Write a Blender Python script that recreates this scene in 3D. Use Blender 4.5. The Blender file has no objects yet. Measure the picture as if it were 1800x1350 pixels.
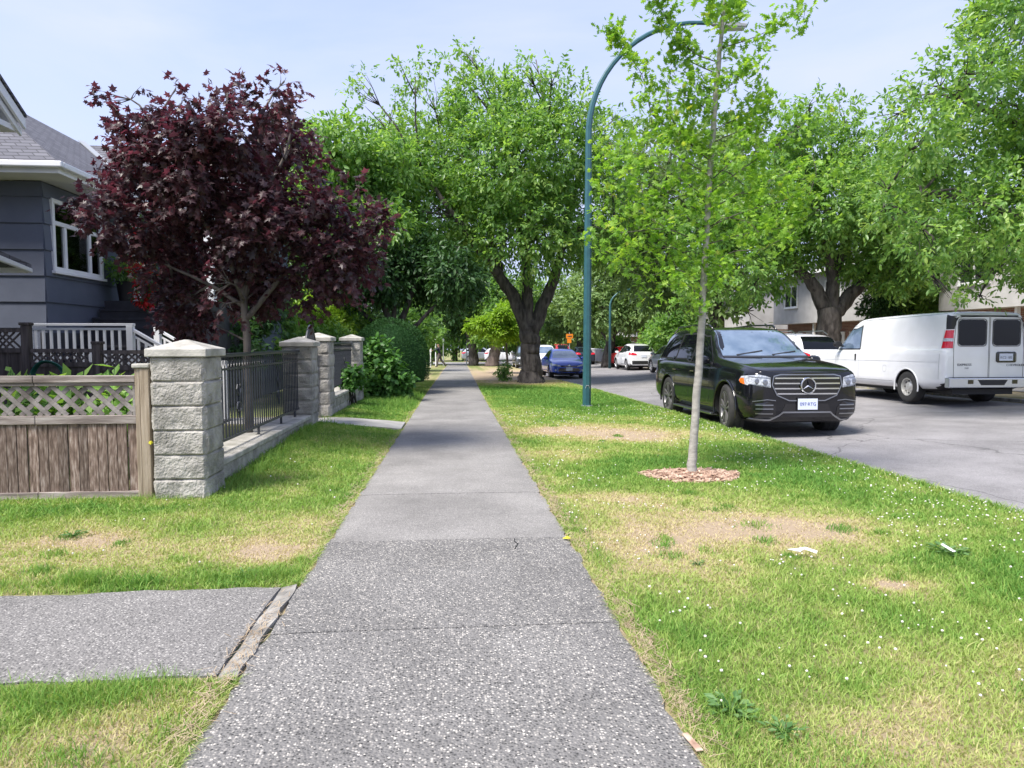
import bpy, bmesh, math, random
import numpy as np
from mathutils import Vector, Matrix
from mathutils.bvhtree import BVHTree
R = math.radians
SC = bpy.context.scene
COL = SC.collection
# ------------------------------------------------------------------ camera, sky, sun, exposure
CAMH, YAW, PIT, FPX = 1.45, R(4.76), R(3.58), 1200.0
cam = bpy.data.cameras.new('camera'); cam.lens = 24; cam.sensor_width = 36; cam.clip_end = 2000; cam.clip_start = .05
co = bpy.data.objects.new('camera', cam); COL.objects.link(co)
co.location = (0, 0, CAMH); co.rotation_euler = (R(90)-PIT, 0, -YAW); SC.camera = co
SC.render.resolution_x = 1024; SC.render.resolution_y = 768
SC.render.engine = 'CYCLES'
SUN_EL, SUN_AZ = R(56), R(232)      # azimuth clockwise from +y
wd = bpy.data.worlds.new('World'); SC.world = wd; wd.use_nodes = True
nt = wd.node_tree; nt.nodes.clear()
o_ = nt.nodes.new('ShaderNodeOutputWorld'); bg = nt.nodes.new('ShaderNodeBackground')
sky = nt.nodes.new('ShaderNodeTexSky'); sky.sky_type = 'NISHITA'; sky.sun_disc = False
sky.sun_elevation = SUN_EL; sky.sun_rotation = SUN_AZ; sky.air_density = 1.0; sky.dust_density = 1.5; sky.ozone_density = 1.5
tc = nt.nodes.new('ShaderNodeTexCoord'); mp = nt.nodes.new('ShaderNodeMapping'); mp.inputs['Scale'].default_value = (1, 1, 3.2)
ns = nt.nodes.new('ShaderNodeTexNoise'); ns.inputs['Scale'].default_value = 1.6; ns.inputs['Detail'].default_value = 7; ns.inputs['Roughness'].default_value = .55; ns.inputs['Distortion'].default_value = .5
rp = nt.nodes.new('ShaderNodeValToRGB'); rp.color_ramp.elements[0].position = .33; rp.color_ramp.elements[1].position = .68
rp.color_ramp.elements[0].color = (.5, .5, .5, 1); rp.color_ramp.elements[1].color = (.97, .97, .97, 1)
mx = nt.nodes.new('ShaderNodeMix'); mx.data_type = 'RGBA'
L = nt.links.new
L(tc.outputs['Generated'], mp.inputs[0]); L(mp.outputs[0], ns.inputs['Vector']); L(ns.outputs['Fac'], rp.inputs[0])
L(rp.outputs[0], mx.inputs[0]); L(sky.outputs[0], mx.inputs[6]); mx.inputs[7].default_value = (2.85, 3.15, 4.6, 1)
L(mx.outputs[2], bg.inputs[0]); bg.inputs[1].default_value = .115; L(bg.outputs[0], o_.inputs[0])
sl = bpy.data.lights.new('sun', 'SUN'); sl.energy = 3.2; sl.angle = R(20); sl.color = (1, .95, .87)
so = bpy.data.objects.new('sun', sl); COL.objects.link(so)
sd = Vector((math.sin(SUN_AZ)*math.cos(SUN_EL), math.cos(SUN_AZ)*math.cos(SUN_EL), math.sin(SUN_EL)))
so.rotation_euler = sd.to_track_quat('Z', 'Y').to_euler()
SC.view_settings.view_transform = 'Standard'; SC.view_settings.look = 'None'; SC.view_settings.exposure = 1.25; SC.view_settings.gamma = 1

# ------------------------------------------------------------------ helpers
rng = np.random.default_rng(7); random.seed(7)
_F = np.array([math.sin(YAW)*math.cos(PIT), math.cos(YAW)*math.cos(PIT), -math.sin(PIT)])
_R = np.array([math.cos(YAW), -math.sin(YAW), 0.]); _U = np.cross(_R, _F)
def at(u, v, Y):                      # survey: photo pixel + distance along the street -> metres
    d = _F + _R*(u-900)/FPX - _U*(v-675)/FPX
    return np.array([0, 0, CAMH]) + d*Y/d[1]
CURB, CURB2 = 4.98, 13.3
def gz(x, y):
    z = -.012*y
    return z
def roadz(x, y): return gz(x, y) - .10 + .27*(x-CURB)/8.3
def groundz(x, y): return gz(x, y) + (0 if x < 8 else .25)

def tag(o, label=None, cat=None, group=None, kind=None, category=None):
    cat = cat or category
    if label: o['label'] = label
    if cat: o['category'] = cat
    if group: o['group'] = group
    if kind: o['kind'] = kind
    return o
def thing(name, loc, label, cat, group=None, rz=0):
    o = bpy.data.objects.new(name, None); COL.objects.link(o); o.location = loc; o.rotation_euler = (0, 0, rz)
    o.empty_display_size = .2
    return tag(o, label, cat, group)
def root(o):
    while o.parent: o = o.parent
    return o
def npmesh(name, V, faces, smooth=False, attr=None, sizes=None):
    """faces: (F,n) array, or flat list of loops with sizes"""
    V = np.asarray(V, dtype=np.float32); me = bpy.data.meshes.new(name)
    if sizes is None:
        faces = np.asarray(faces, dtype=np.int32); sizes = np.full(len(faces), faces.shape[1], np.int32); flat = faces.ravel()
    else: flat = np.asarray(faces, np.int32); sizes = np.asarray(sizes, np.int32)
    me.vertices.add(len(V)); me.vertices.foreach_set('co', V.ravel())
    me.loops.add(len(flat)); me.loops.foreach_set('vertex_index', flat)
    me.polygons.add(len(sizes)); st = np.concatenate([[0], np.cumsum(sizes)[:-1]]).astype(np.int32)
    me.polygons.foreach_set('loop_start', st); me.polygons.foreach_set('loop_total', sizes)
    me.polygons.foreach_set('use_smooth', np.full(len(sizes), bool(smooth)))
    me.update(calc_edges=True)
    for k, a in (attr or {}).items():
        A = me.attributes.new(k, 'FLOAT', 'POINT'); A.data.foreach_set('value', np.asarray(a, np.float32))
    return me
def link(name, me, mat, parent=None, local=False, **kw):
    o = bpy.data.objects.new(name, me); COL.objects.link(o)
    if mat is not None:
        me.materials.clear()
        for m in (mat if isinstance(mat, (list, tuple)) else [mat]): me.materials.append(m)
    if parent is not None:
        o.parent = parent
        if not local:
            l = root(parent).location
            me.transform(Matrix.Translation(-l))
    return tag(o, **kw) if kw else o
class MB:
    def __init__(s): s.V = []; s.F = []; s.mi = []; s.at = []; s.cm = 0; s.ca = 0.
    def add(s, V, F):
        b = len(s.V); s.V += [tuple(map(float, v)) for v in V]; s.F += [tuple(int(b+i) for i in f) for f in F]; s.mi += [s.cm]*len(F); s.at += [s.ca]*len(V)
        return s
    def box(s, x0, x1, y0, y1, z0, z1, M=None):
        V = [Vector((x, y, z)) for z in (z0, z1) for y in (y0, y1) for x in (x0, x1)]
        if M is not None: V = [M @ v for v in V]
        return s.add(V, [(0, 2, 3, 1), (4, 5, 7, 6), (0, 1, 5, 4), (1, 3, 7, 5), (3, 2, 6, 7), (2, 0, 4, 6)])
    def tube(s, P, r, n=8, cap=True):
        P = [Vector(p) for p in P]; rr = [r]*len(P) if np.isscalar(r) else list(r); V = []; up = None
        for i, p in enumerate(P):
            t = (P[min(i+1, len(P)-1)]-P[max(i-1, 0)]).normalized()
            if up is None: up = Vector((0, 0, 1)) if abs(t.z) < .9 else Vector((1, 0, 0))
            a = t.cross(up).normalized(); up = a.cross(t).normalized()
            for k in range(n):
                w = 2*math.pi*(k+.5)/n; V.append(p+(a*math.cos(w)+up*math.sin(w))*rr[i])
        F = [(i*n+k, i*n+(k+1) % n, (i+1)*n+(k+1) % n, (i+1)*n+k) for i in range(len(P)-1) for k in range(n)]
        if cap: F += [tuple(range(n))[::-1], tuple(range((len(P)-1)*n, len(P)*n))]
        return s.add(V, F)
    def bar(s, a, b, w, h=None, up=(0, 0, 1)):     # rectangular bar from a to b
        a = Vector(a); b = Vector(b); t = (b-a).normalized(); u = Vector(up)
        if abs(t.dot(u)) > .95: u = Vector((0, 1, 0))
        x = t.cross(u).normalized(); z = x.cross(t).normalized(); h = h or w
        V = [p+x*(w/2*i)+z*(h/2*j) for p in (a, b) for j in (-1, 1) for i in (-1, 1)]
        return s.add(V, [(0, 2, 3, 1), (4, 5, 7, 6), (0, 1, 5, 4), (1, 3, 7, 5), (3, 2, 6, 7), (2, 0, 4, 6)])
    def lathe(s, prof, n=24, axis='x', c=(0, 0, 0)):  # prof: (along, radius)
        V = []; c = Vector(c)
        for a, r in prof:
            for k in range(n):
                w = 2*math.pi*k/n; q = (r*math.cos(w), r*math.sin(w))
                V.append(c+Vector((a, q[0], q[1]) if axis == 'x' else ((q[0], a, q[1]) if axis == 'y' else (q[0], q[1], a))))
        F = [(i*n+k, i*n+(k+1) % n, (i+1)*n+(k+1) % n, (i+1)*n+k) for i in range(len(prof)-1) for k in range(n)]
        return s.add(V, F)
    def slab(s, poly, t=(0, 0, -.1)):               # thick polygon
        n = len(poly); V = [Vector(p) for p in poly]; V += [v+Vector(t) for v in V]
        return s.add(V, [tuple(range(n)), tuple(range(2*n-1, n-1, -1))]+[(i, i+n, (i+1) % n+n, (i+1) % n) for i in range(n)])
    def build(s, name, mat, parent=None, local=False, smooth=False, bevel=0, seg=1, fix=True, autos=None, **kw):
        me = bpy.data.meshes.new(name); me.from_pydata(s.V, [], s.F); me.update()
        if len(set(s.at)) > 1:
            A = me.attributes.new('v', 'FLOAT', 'POINT'); A.data.foreach_set('value', np.asarray(s.at, np.float32))
        me.polygons.foreach_set('material_index', s.mi)
        if fix:
            bm = bmesh.new(); bm.from_mesh(me); bmesh.ops.recalc_face_normals(bm, faces=bm.faces); bm.to_mesh(me); bm.free()
        o = bpy.data.objects.new(name, me); COL.objects.link(o)
        for m in (mat if isinstance(mat, (list, tuple)) else [mat]): me.materials.append(m)
        if smooth: me.polygons.foreach_set('use_smooth', [True]*len(me.polygons))
        if smooth and autos: me.set_sharp_from_angle(angle=R(autos))
        if bevel:
            b = o.modifiers.new('bevel', 'BEVEL'); b.width = bevel; b.segments = seg; b.limit_method = 'ANGLE'; b.angle_limit = R(35)
        if parent is not None:
            o.parent = parent
            if not local: me.transform(Matrix.Translation(-root(parent).location))
        return tag(o, **kw) if kw else o
def copy_tree(o, parent=None):
    c = o.copy(); COL.objects.link(c); c.parent = parent
    for ch in o.children: copy_tree(ch, c)
    return c

# value noise (numpy)
_perm = rng.random((64, 64, 64)).astype(np.float32)
def vnoise(P, f=1., s=0):
    P = np.asarray(P, float)*f + s*17.3 + 1000; i = np.floor(P).astype(int); u = P-i; u = u*u*(3-2*u); r = 0
    for a in (0, 1):
        for b in (0, 1):
            for c in (0, 1):
                w = (u[:, 0] if a else 1-u[:, 0])*(u[:, 1] if b else 1-u[:, 1])*(u[:, 2] if c else 1-u[:, 2])
                r = r + w*_perm[(i[:, 0]+a) & 63, (i[:, 1]+b) & 63, (i[:, 2]+c) & 63]
    return r
def fbm(P, f, oct=3, s=0): return sum(vnoise(P, f*2**k, s+k)/2**k for k in range(oct))/sum(1/2**k for k in range(oct))

# ------------------------------------------------------------------ materials
def C4(c): return (c[0], c[1], c[2], 1)
def mat(name, c1, c2=None, scale=4, rough=.7, bump=0, bscale=40, metal=0, spec=.5, coat=0, stretch=(1, 1, 1), detail=5, objrand=0, attr=None, c3=None, emis=None, lo=.35, hi=.65, bdist=.01):
    m = bpy.data.materials.new(name); m.use_nodes = True; n = m.node_tree; p = n.nodes['Principled BSDF']; K = n.links.new
    p.inputs['Roughness'].default_value = rough; p.inputs['Metallic'].default_value = metal; p.inputs['Specular IOR Level'].default_value = spec
    p.inputs['Coat Weight'].default_value = coat; p.inputs['Coat Roughness'].default_value = .04
    p.inputs['Base Color'].default_value = C4(c1); m.diffuse_color = C4(c1)
    tcn = n.nodes.new('ShaderNodeTexCoord'); mpn = n.nodes.new('ShaderNodeMapping'); mpn.inputs['Scale'].default_value = stretch; K(tcn.outputs['Object'], mpn.inputs[0])
    if c2 is not None:
        rm = n.nodes.new('ShaderNodeValToRGB'); e = rm.color_ramp.elements; e[0].position = lo; e[1].position = hi; e[0].color = C4(c1); e[1].color = C4(c2)
        if c3 is not None: q = e.new(.5*(lo+hi)); q.color = C4(c3)
        if attr:
            a = n.nodes.new('ShaderNodeAttribute'); a.attribute_name = attr; e[0].position = 0; e[1].position = 1; fac = a.outputs['Fac']
        else:
            t = n.nodes.new('ShaderNodeTexNoise'); t.inputs['Scale'].default_value = scale; t.inputs['Detail'].default_value = detail; K(mpn.outputs[0], t.inputs['Vector']); fac = t.outputs['Fac']
        K(fac, rm.inputs[0]); col = rm.outputs[0]
        if objrand:
            oi = n.nodes.new('ShaderNodeObjectInfo'); mr = n.nodes.new('ShaderNodeMapRange'); mr.inputs[3].default_value = 1-objrand; mr.inputs[4].default_value = 1+objrand
            K(oi.outputs['Random'], mr.inputs[0]); mm = n.nodes.new('ShaderNodeVectorMath'); mm.operation = 'SCALE'; K(col, mm.inputs[0]); K(mr.outputs[0], mm.inputs['Scale']); col = mm.outputs[0]
        K(col, p.inputs['Base Color'])
    if bump:
        t2 = n.nodes.new('ShaderNodeTexNoise'); t2.inputs['Scale'].default_value = bscale; t2.inputs['Detail'].default_value = 6; K(mpn.outputs[0], t2.inputs['Vector'])
        bn = n.nodes.new('ShaderNodeBump'); bn.inputs['Strength'].default_value = bump; bn.inputs['Distance'].default_value = bdist; K(t2.outputs['Fac'], bn.inputs['Height']); K(bn.outputs[0], p.inputs['Normal'])
    if emis: p.inputs['Emission Color'].default_value = C4(emis); p.inputs['Emission Strength'].default_value = 1
    return m
def leafmat(name, cols, trans=.35, rough=.45, spec=.35, tcol=None):
    m = bpy.data.materials.new(name); m.use_nodes = True; n = m.node_tree; p = n.nodes['Principled BSDF']; K = n.links.new; out = n.nodes['Material Output']
    a = n.nodes.new('ShaderNodeAttribute'); a.attribute_name = 'v'; rm = n.nodes.new('ShaderNodeValToRGB'); e = rm.color_ramp.elements
    e[0].color = C4(cols[0]); e[1].color = C4(cols[-1]); e[0].position = 0; e[1].position = 1
    for i, c in enumerate(cols[1:-1]): q = e.new((i+1)/(len(cols)-1)); q.color = C4(c)
    K(a.outputs['Fac'], rm.inputs[0]); K(rm.outputs[0], p.inputs['Base Color'])
    p.inputs['Roughness'].default_value = rough; p.inputs['Specular IOR Level'].default_value = spec; m.diffuse_color = C4(cols[0])
    t = n.nodes.new('ShaderNodeBsdfTranslucent'); mm = n.nodes.new('ShaderNodeMix'); mm.data_type = 'RGBA'; mm.blend_type = 'MULTIPLY'; mm.inputs[0].default_value = 1
    K(rm.outputs[0], mm.inputs[6]); mm.inputs[7].default_value = C4(tcol or (1.5, 1.5, .7)); K(mm.outputs[2], t.inputs[0])
    s = n.nodes.new('ShaderNodeMixShader'); s.inputs[0].default_value = trans; K(p.outputs[0], s.inputs[1]); K(t.outputs[0], s.inputs[2]); K(s.outputs[0], out.inputs[0])
    return m
def pebble(name, base, light, dark, pscale, amount=.5, rough=.85, bump=.5, crack=0, crackscale=.5, stain=(.8, 1.15)):
    """cement with exposed stones: voronoi cells coloured at random, plus broad stains and fine cracks"""
    m = bpy.data.materials.new(name); m.use_nodes = True; n = m.node_tree; p = n.nodes['Principled BSDF']; K = n.links.new
    tcn = n.nodes.new('ShaderNodeTexCoord'); v = n.nodes.new('ShaderNodeTexVoronoi'); v.inputs['Scale'].default_value = pscale; K(tcn.outputs['Object'], v.inputs['Vector'])
    sx = n.nodes.new('ShaderNodeSeparateColor'); K(v.outputs['Color'], sx.inputs[0])
    r = n.nodes.new('ShaderNodeValToRGB'); e = r.color_ramp.elements; r.color_ramp.interpolation = 'LINEAR'
    e[0].position = 0; e[0].color = C4(dark); e[1].position = 1; e[1].color = C4(light); q = e.new(.3); q.color = C4([.6*b+.4*d for b, d in zip(base, dark)]); q = e.new(.6); q.color = C4(base); q = e.new(.85); q.color = C4([.6*b+.4*d for b, d in zip(base, light)])
    K(sx.outputs[0], r.inputs[0])
    ds = n.nodes.new('ShaderNodeMapRange'); ds.inputs[1].default_value = .35; ds.inputs[2].default_value = .6; ds.inputs[3].default_value = amount; ds.inputs[4].default_value = 0; K(v.outputs['Distance'], ds.inputs[0])
    mx = n.nodes.new('ShaderNodeMix'); mx.data_type = 'RGBA'; mx.inputs[6].default_value = C4(base); K(ds.outputs[0], mx.inputs[0]); K(r.outputs[0], mx.inputs[7])
    n1 = n.nodes.new('ShaderNodeTexNoise'); n1.inputs['Scale'].default_value = .9; n1.inputs['Detail'].default_value = 7; n1.inputs['Roughness'].default_value = .65; K(tcn.outputs['Object'], n1.inputs['Vector'])
    mr = n.nodes.new('ShaderNodeMapRange'); mr.inputs[1].default_value = .3; mr.inputs[2].default_value = .7; mr.inputs[3].default_value = stain[0]; mr.inputs[4].default_value = stain[1]; K(n1.outputs['Fac'], mr.inputs[0])
    sc = n.nodes.new('ShaderNodeVectorMath'); sc.operation = 'SCALE'; K(mx.outputs[2], sc.inputs[0]); K(mr.outputs[0], sc.inputs['Scale']); col = sc.outputs[0]
    at_ = n.nodes.new('ShaderNodeAttribute'); at_.attribute_name = 'v'; m2 = n.nodes.new('ShaderNodeMapRange'); m2.inputs[3].default_value = .93; m2.inputs[4].default_value = 1.07; K(at_.outputs['Fac'], m2.inputs[0])
    s2 = n.nodes.new('ShaderNodeVectorMath'); s2.operation = 'SCALE'; K(col, s2.inputs[0]); K(m2.outputs[0], s2.inputs['Scale']); col = s2.outputs[0]
    if crack:
        n3 = n.nodes.new('ShaderNodeTexNoise'); n3.inputs['Scale'].default_value = 1.5; n3.inputs['Detail'].default_value = 8; K(tcn.outputs['Object'], n3.inputs['Vector'])
        mixv = n.nodes.new('ShaderNodeMix'); mixv.data_type = 'RGBA'; mixv.inputs[0].default_value = .35; K(tcn.outputs['Object'], mixv.inputs[6]); K(n3.outputs['Color'], mixv.inputs[7])
        v2 = n.nodes.new('ShaderNodeTexVoronoi'); v2.feature = 'DISTANCE_TO_EDGE'; v2.inputs['Scale'].default_value = crackscale; K(mixv.outputs[2], v2.inputs['Vector'])
        cr = n.nodes.new('ShaderNodeMapRange'); cr.inputs[1].default_value = 0; cr.inputs[2].default_value = .006; cr.inputs[3].default_value = 1-crack; cr.inputs[4].default_value = 1; K(v2.outputs['Distance'], cr.inputs[0])
        s3 = n.nodes.new('ShaderNodeVectorMath'); s3.operation = 'SCALE'; K(col, s3.inputs[0]); K(cr.outputs[0], s3.inputs['Scale']); col = s3.outputs[0]
    K(col, p.inputs['Base Color']); p.inputs['Roughness'].default_value = rough; p.inputs['Specular IOR Level'].default_value = .3; m.diffuse_color = C4(base)
    b = n.nodes.new('ShaderNodeBump'); b.inputs['Strength'].default_value = bump; b.inputs['Distance'].default_value = .006; b.invert = True; K(v.outputs['Distance'], b.inputs['Height']); K(b.outputs[0], p.inputs['Normal'])
    return m
def groundmat():
    m = bpy.data.materials.new('lawn soil'); m.use_nodes = True; n = m.node_tree; p = n.nodes['Principled BSDF']; K = n.links.new
    a = n.nodes.new('ShaderNodeAttribute'); a.attribute_name = 'dry'
    tcn = n.nodes.new('ShaderNodeTexCoord'); t = n.nodes.new('ShaderNodeTexNoise'); t.inputs['Scale'].default_value = 9; t.inputs['Detail'].default_value = 9; t.inputs['Roughness'].default_value = .8; K(tcn.outputs['Object'], t.inputs['Vector'])
    ad = n.nodes.new('ShaderNodeMath'); ad.operation = 'MULTIPLY_ADD'; ad.inputs[1].default_value = .7; ad.inputs[2].default_value = -.35; K(t.outputs['Fac'], ad.inputs[0])
    a2 = n.nodes.new('ShaderNodeMath'); K(ad.outputs[0], a2.inputs[0]); K(a.outputs['Fac'], a2.inputs[1])
    r = n.nodes.new('ShaderNodeValToRGB'); e = r.color_ramp.elements; e[0].position = 0; e[0].color = (.10, .15, .04, 1); e[1].position = 1; e[1].color = (.36, .28, .20, 1)
    q = e.new(.4); q.color = (.19, .21, .08, 1); q = e.new(.7); q.color = (.35, .29, .17, 1)
    K(a2.outputs[0], r.inputs[0]); K(r.outputs[0], p.inputs['Base Color']); p.inputs['Roughness'].default_value = .95; p.inputs['Specular IOR Level'].default_value = .1
    b = n.nodes.new('ShaderNodeBump'); b.inputs['Strength'].default_value = .8; b.inputs['Distance'].default_value = .03; K(t.outputs['Fac'], b.inputs['Height']); K(b.outputs[0], p.inputs['Normal'])
    return m
def brickmat(name, c1, c2, mortar, scale=1, bw=.22, bh=.075):
    m = bpy.data.materials.new(name); m.use_nodes = True; n = m.node_tree; p = n.nodes['Principled BSDF']; K = n.links.new
    tcn = n.nodes.new('ShaderNodeTexCoord'); sep = n.nodes.new('ShaderNodeSeparateXYZ'); K(tcn.outputs['Object'], sep.inputs[0]); ad = n.nodes.new('ShaderNodeMath'); K(sep.outputs[0], ad.inputs[0]); K(sep.outputs[1], ad.inputs[1])
    cb = n.nodes.new('ShaderNodeCombineXYZ'); K(ad.outputs[0], cb.inputs[0]); K(sep.outputs[2], cb.inputs[1])
    br = n.nodes.new('ShaderNodeTexBrick'); br.inputs['Scale'].default_value = scale; br.inputs['Brick Width'].default_value = bw; br.inputs['Row Height'].default_value = bh; br.inputs['Mortar Size'].default_value = bh*.12
    br.inputs['Color1'].default_value = C4(c1); br.inputs['Color2'].default_value = C4(c2); br.inputs['Mortar'].default_value = C4(mortar); K(cb.outputs[0], br.inputs['Vector']); K(br.outputs['Color'], p.inputs['Base Color'])
    p.inputs['Roughness'].default_value = .85
    b = n.nodes.new('ShaderNodeBump'); b.inputs['Strength'].default_value = .5; b.inputs['Distance'].default_value = .01; b.invert = True; K(br.outputs['Fac'], b.inputs['Height']); K(b.outputs[0], p.inputs['Normal'])
    return m
M = {}
M['soil'] = groundmat()
M['walk'] = pebble('aggregate sidewalk', (.18, .174, .168), (.62, .58, .52), (.04, .04, .04), 92, 1.0, crack=0, stain=(.75, 1.14), bump=.9)
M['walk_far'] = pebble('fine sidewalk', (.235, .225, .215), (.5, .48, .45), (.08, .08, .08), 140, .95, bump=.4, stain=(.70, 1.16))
M['drive'] = pebble('old aggregate path', (.19, .182, .175), (.5, .48, .45), (.05, .05, .05), 95, 1.0, bump=.7)
M['asphalt'] = pebble('old asphalt', (.24, .23, .235), (.42, .41, .40), (.10, .10, .105), 120, .85, crack=.5, crackscale=.45, stain=(.68, 1.2))
M['concrete'] = mat('pale concrete', (.27, .26, .24), (.40, .385, .36), 3, .85, .3, 60)
M['kerb'] = mat('kerb concrete', (.17, .16, .145), (.33, .315, .29), 7, .9, .5, 40)
M['stone'] = mat('split face stone', (.21, .20, .18), (.41, .39, .355), 5, .9, 1.0, 45, detail=9, bdist=.02, objrand=.06)
M['capstone'] = mat('cast cap', (.27, .26, .225), (.47, .45, .41), 5, .85, .5, 50, detail=9, c3=(.38, .365, .33))
M['iron'] = mat('black iron', (.022, .025, .035), (.035, .038, .05), 20, .38, .2, 60, spec=.6)
M['wood'] = mat('weathered board', (.085, .055, .04), (.38, .31, .265), 4.2, .85, .9, 30, stretch=(14, 14, 2.2), detail=12, objrand=.32, c3=(.20, .14, .11), lo=.33, hi=.70)
M['woodh'] = mat('weathered rail', (.12, .095, .085), (.40, .36, .33), 3, .85, .6, 30, stretch=(.7, 9, 9), detail=10, objrand=.15, c3=(.24, .20, .18), lo=.3, hi=.7)
M['lattice'] = mat('grey lattice wood', (.10, .085, .078), (.27, .245, .23), 6, .85, .5, 40, detail=9)
M['post'] = mat('tan post', (.20, .15, .10), (.40, .33, .25), 3, .85, .6, 30, stretch=(9, 9, .6), detail=9)
M['darkwood'] = mat('dark stained wood', (.035, .027, .025), (.10, .08, .075), 4, .8, .5, 30, stretch=(6, 6, .6), detail=8, objrand=.15)
M['siding'] = mat('slate siding', (.085, .098, .137), (.105, .12, .163), 2, .5, .12, 30)
M['white'] = mat('white trim', (.74, .75, .77), (.8, .8, .8), 3, .5)
M['soffit'] = mat('pale soffit', (.55, .55, .54), (.62, .62, .6), 2, .7)
M['shingle'] = brickmat('asphalt shingle', (.09, .09, .108), (.14, .14, .162), (.045, .045, .052), 1, .24, .085)
M['stair'] = mat('dark paint', (.03, .03, .038), (.045, .045, .055), 6, .5)
M['glass'] = mat('window glass', (.03, .035, .04), None, rough=.04, spec=.8)
M['blind'] = mat('blind', (.85, .83, .8), None, rough=.6)
M['curtain'] = mat('curtain', (.22, .08, .07), (.3, .12, .1), 8, .8)
M['glassd'] = mat('tinted car glass', (.004, .005, .007), None, rough=.03, spec=.3)
M['glassw'] = mat('windscreen', (.07, .11, .17), (.14, .19, .26), 3, rough=.03, spec=.6, coat=1)  # blue tones paint the sky's reflection into the glass colour
M['bark'] = mat('cherry bark', (.03, .025, .023), (.12, .105, .095), 7, .95, 1.0, 16, stretch=(1, 1, .3), detail=10, bdist=.05)
M['barkp'] = mat('pinkish bark', (.09, .065, .06), (.21, .16, .145), 5, .95, 1.0, 14, stretch=(1, 1, .3), detail=10, bdist=.05)
M['barkg'] = mat('smooth grey bark', (.25, .235, .215), (.38, .36, .33), 9, .85, .5, 30, stretch=(1, 1, 2.5), detail=9)
M['barkm'] = mat('maple bark', (.06, .05, .045), (.14, .12, .105), 8, .95, .9, 30, stretch=(1, 1, .4), detail=8)
M['lf_cherry'] = leafmat('cherry leaf', [(.085, .185, .055), (.14, .275, .07), (.22, .37, .09), (.35, .48, .14)], .5, .38, .5)
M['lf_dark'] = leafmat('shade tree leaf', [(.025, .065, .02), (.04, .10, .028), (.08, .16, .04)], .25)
M['lf_pale'] = leafmat('pale leaf', [(.12, .20, .07), (.18, .28, .10), (.27, .38, .14)], .36)
M['lf_lime'] = leafmat('lime leaf', [(.17, .30, .03), (.24, .40, .04), (.34, .48, .06)], .4)
M['lf_oak'] = leafmat('oak leaf', [(.11, .24, .035), (.19, .36, .05), (.31, .48, .07), (.46, .5, .10)], .5)
M['lf_maple'] = leafmat('purple maple leaf', [(.032, .022, .024), (.05, .028, .032), (.08, .036, .042), (.15, .08, .08)], .38, .42, .5, tcol=(2.0, .95, 1.35))
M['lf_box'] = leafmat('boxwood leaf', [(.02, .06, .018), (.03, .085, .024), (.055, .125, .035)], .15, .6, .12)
M['lf_hyd'] = leafmat('hydrangea leaf', [(.05, .14, .03), (.08, .20, .04), (.13, .27, .06)], .3, .4)
M['lf_hosta'] = leafmat('lily leaf', [(.16, .32, .07), (.26, .44, .10), (.38, .52, .18)], .4)
M['lf_weed'] = leafmat('weed leaf', [(.09, .19, .06), (.14, .26, .09), (.2, .32, .12)], .35)
M['lf_red'] = leafmat('red flower', [(.35, .015, .02), (.5, .03, .03)], .3)
M['grass'] = leafmat('grass blade', [(.12, .27, .05), (.24, .38, .08), (.38, .46, .14), (.54, .49, .26), (.61, .51, .34)], .35, .6, .2, tcol=(1.2, 1.2, .7))
M['clover'] = mat('clover flower', (.62, .58, .52), (.75, .72, .66), 50, .9)
M['chip'] = mat('wood chip', (.22, .13, .09), (.55, .42, .32), 14, .9, detail=3, c3=(.40, .27, .20))
M['straw'] = mat('straw', (.22, .16, .10), (.42, .33, .22), 18, .9)
M['steelpole'] = mat('blue green pole paint', (.022, .085, .10), (.03, .105, .125), 8, .42, .1, 60)
M['lampgrey'] = mat('lamp head grey', (.28, .29, .31), None, rough=.5)
M['lens'] = mat('lamp lens', (.5, .5, .52), None, rough=.25)
M['stucco'] = mat('townhouse stucco', (.42, .41, .41), (.5, .49, .49), 2, .9)
M['brick'] = brickmat('red brick', (.20, .075, .05), (.28, .12, .08), (.35, .32, .3))
M['black'] = mat('black plastic', (.012, .012, .014), None, rough=.55)
M['gloss'] = mat('piano black', (.006, .006, .008), None, rough=.12, coat=.6)
M['rubber'] = mat('tyre rubber', (.022, .022, .023), (.035, .034, .033), 12, .85)
M['chrome'] = mat('chrome', (.75, .76, .78), None, rough=.12, metal=1)
M['satin'] = mat('satin metal', (.35, .36, .38), None, rough=.3, metal=1)
M['alloy'] = mat('dark alloy', (.16, .155, .16), None, rough=.35, metal=.5)
M['alloys'] = mat('silver alloy', (.55, .55, .57), None, rough=.35, metal=.8)
M['steelrim'] = mat('steel rim', (.45, .44, .42), (.6, .6, .58), 12, .4, metal=.5)
M['redlens'] = mat('red lens', (.55, .01, .03), None, rough=.15, coat=.6)
M['ambers'] = mat('amber lens', (.75, .16, .02), None, rough=.2, coat=.5)
M['clear'] = mat('clear lens', (.55, .58, .64), (.25, .27, .32), 40, .08, coat=1)
M['plate'] = mat('plate white', (.62, .66, .76), None, rough=.5)
M['plateink'] = mat('plate ink', (.05, .08, .3), None, rough=.5)
M['darkink'] = mat('dark letters', (.05, .055, .07), None, rough=.4)
M['orange'] = mat('orange sign', (.85, .26, .02), None, rough=.5)
M['galv'] = mat('galvanised', (.4, .42, .43), None, rough=.5, metal=.5)
M['skin'] = mat('skin', (.35, .2, .14), None, rough=.6)
M['hair'] = mat('hair', (.02, .015, .012), None, rough=.7)
M['navy'] = mat('navy cloth', (.012, .016, .03), (.02, .024, .04), 20, .9)
M['taupe'] = mat('taupe cloth', (.10, .085, .08), (.13, .11, .10), 20, .9)
M['hose'] = mat('green hose', (.01, .09, .07), None, rough=.4)
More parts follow.
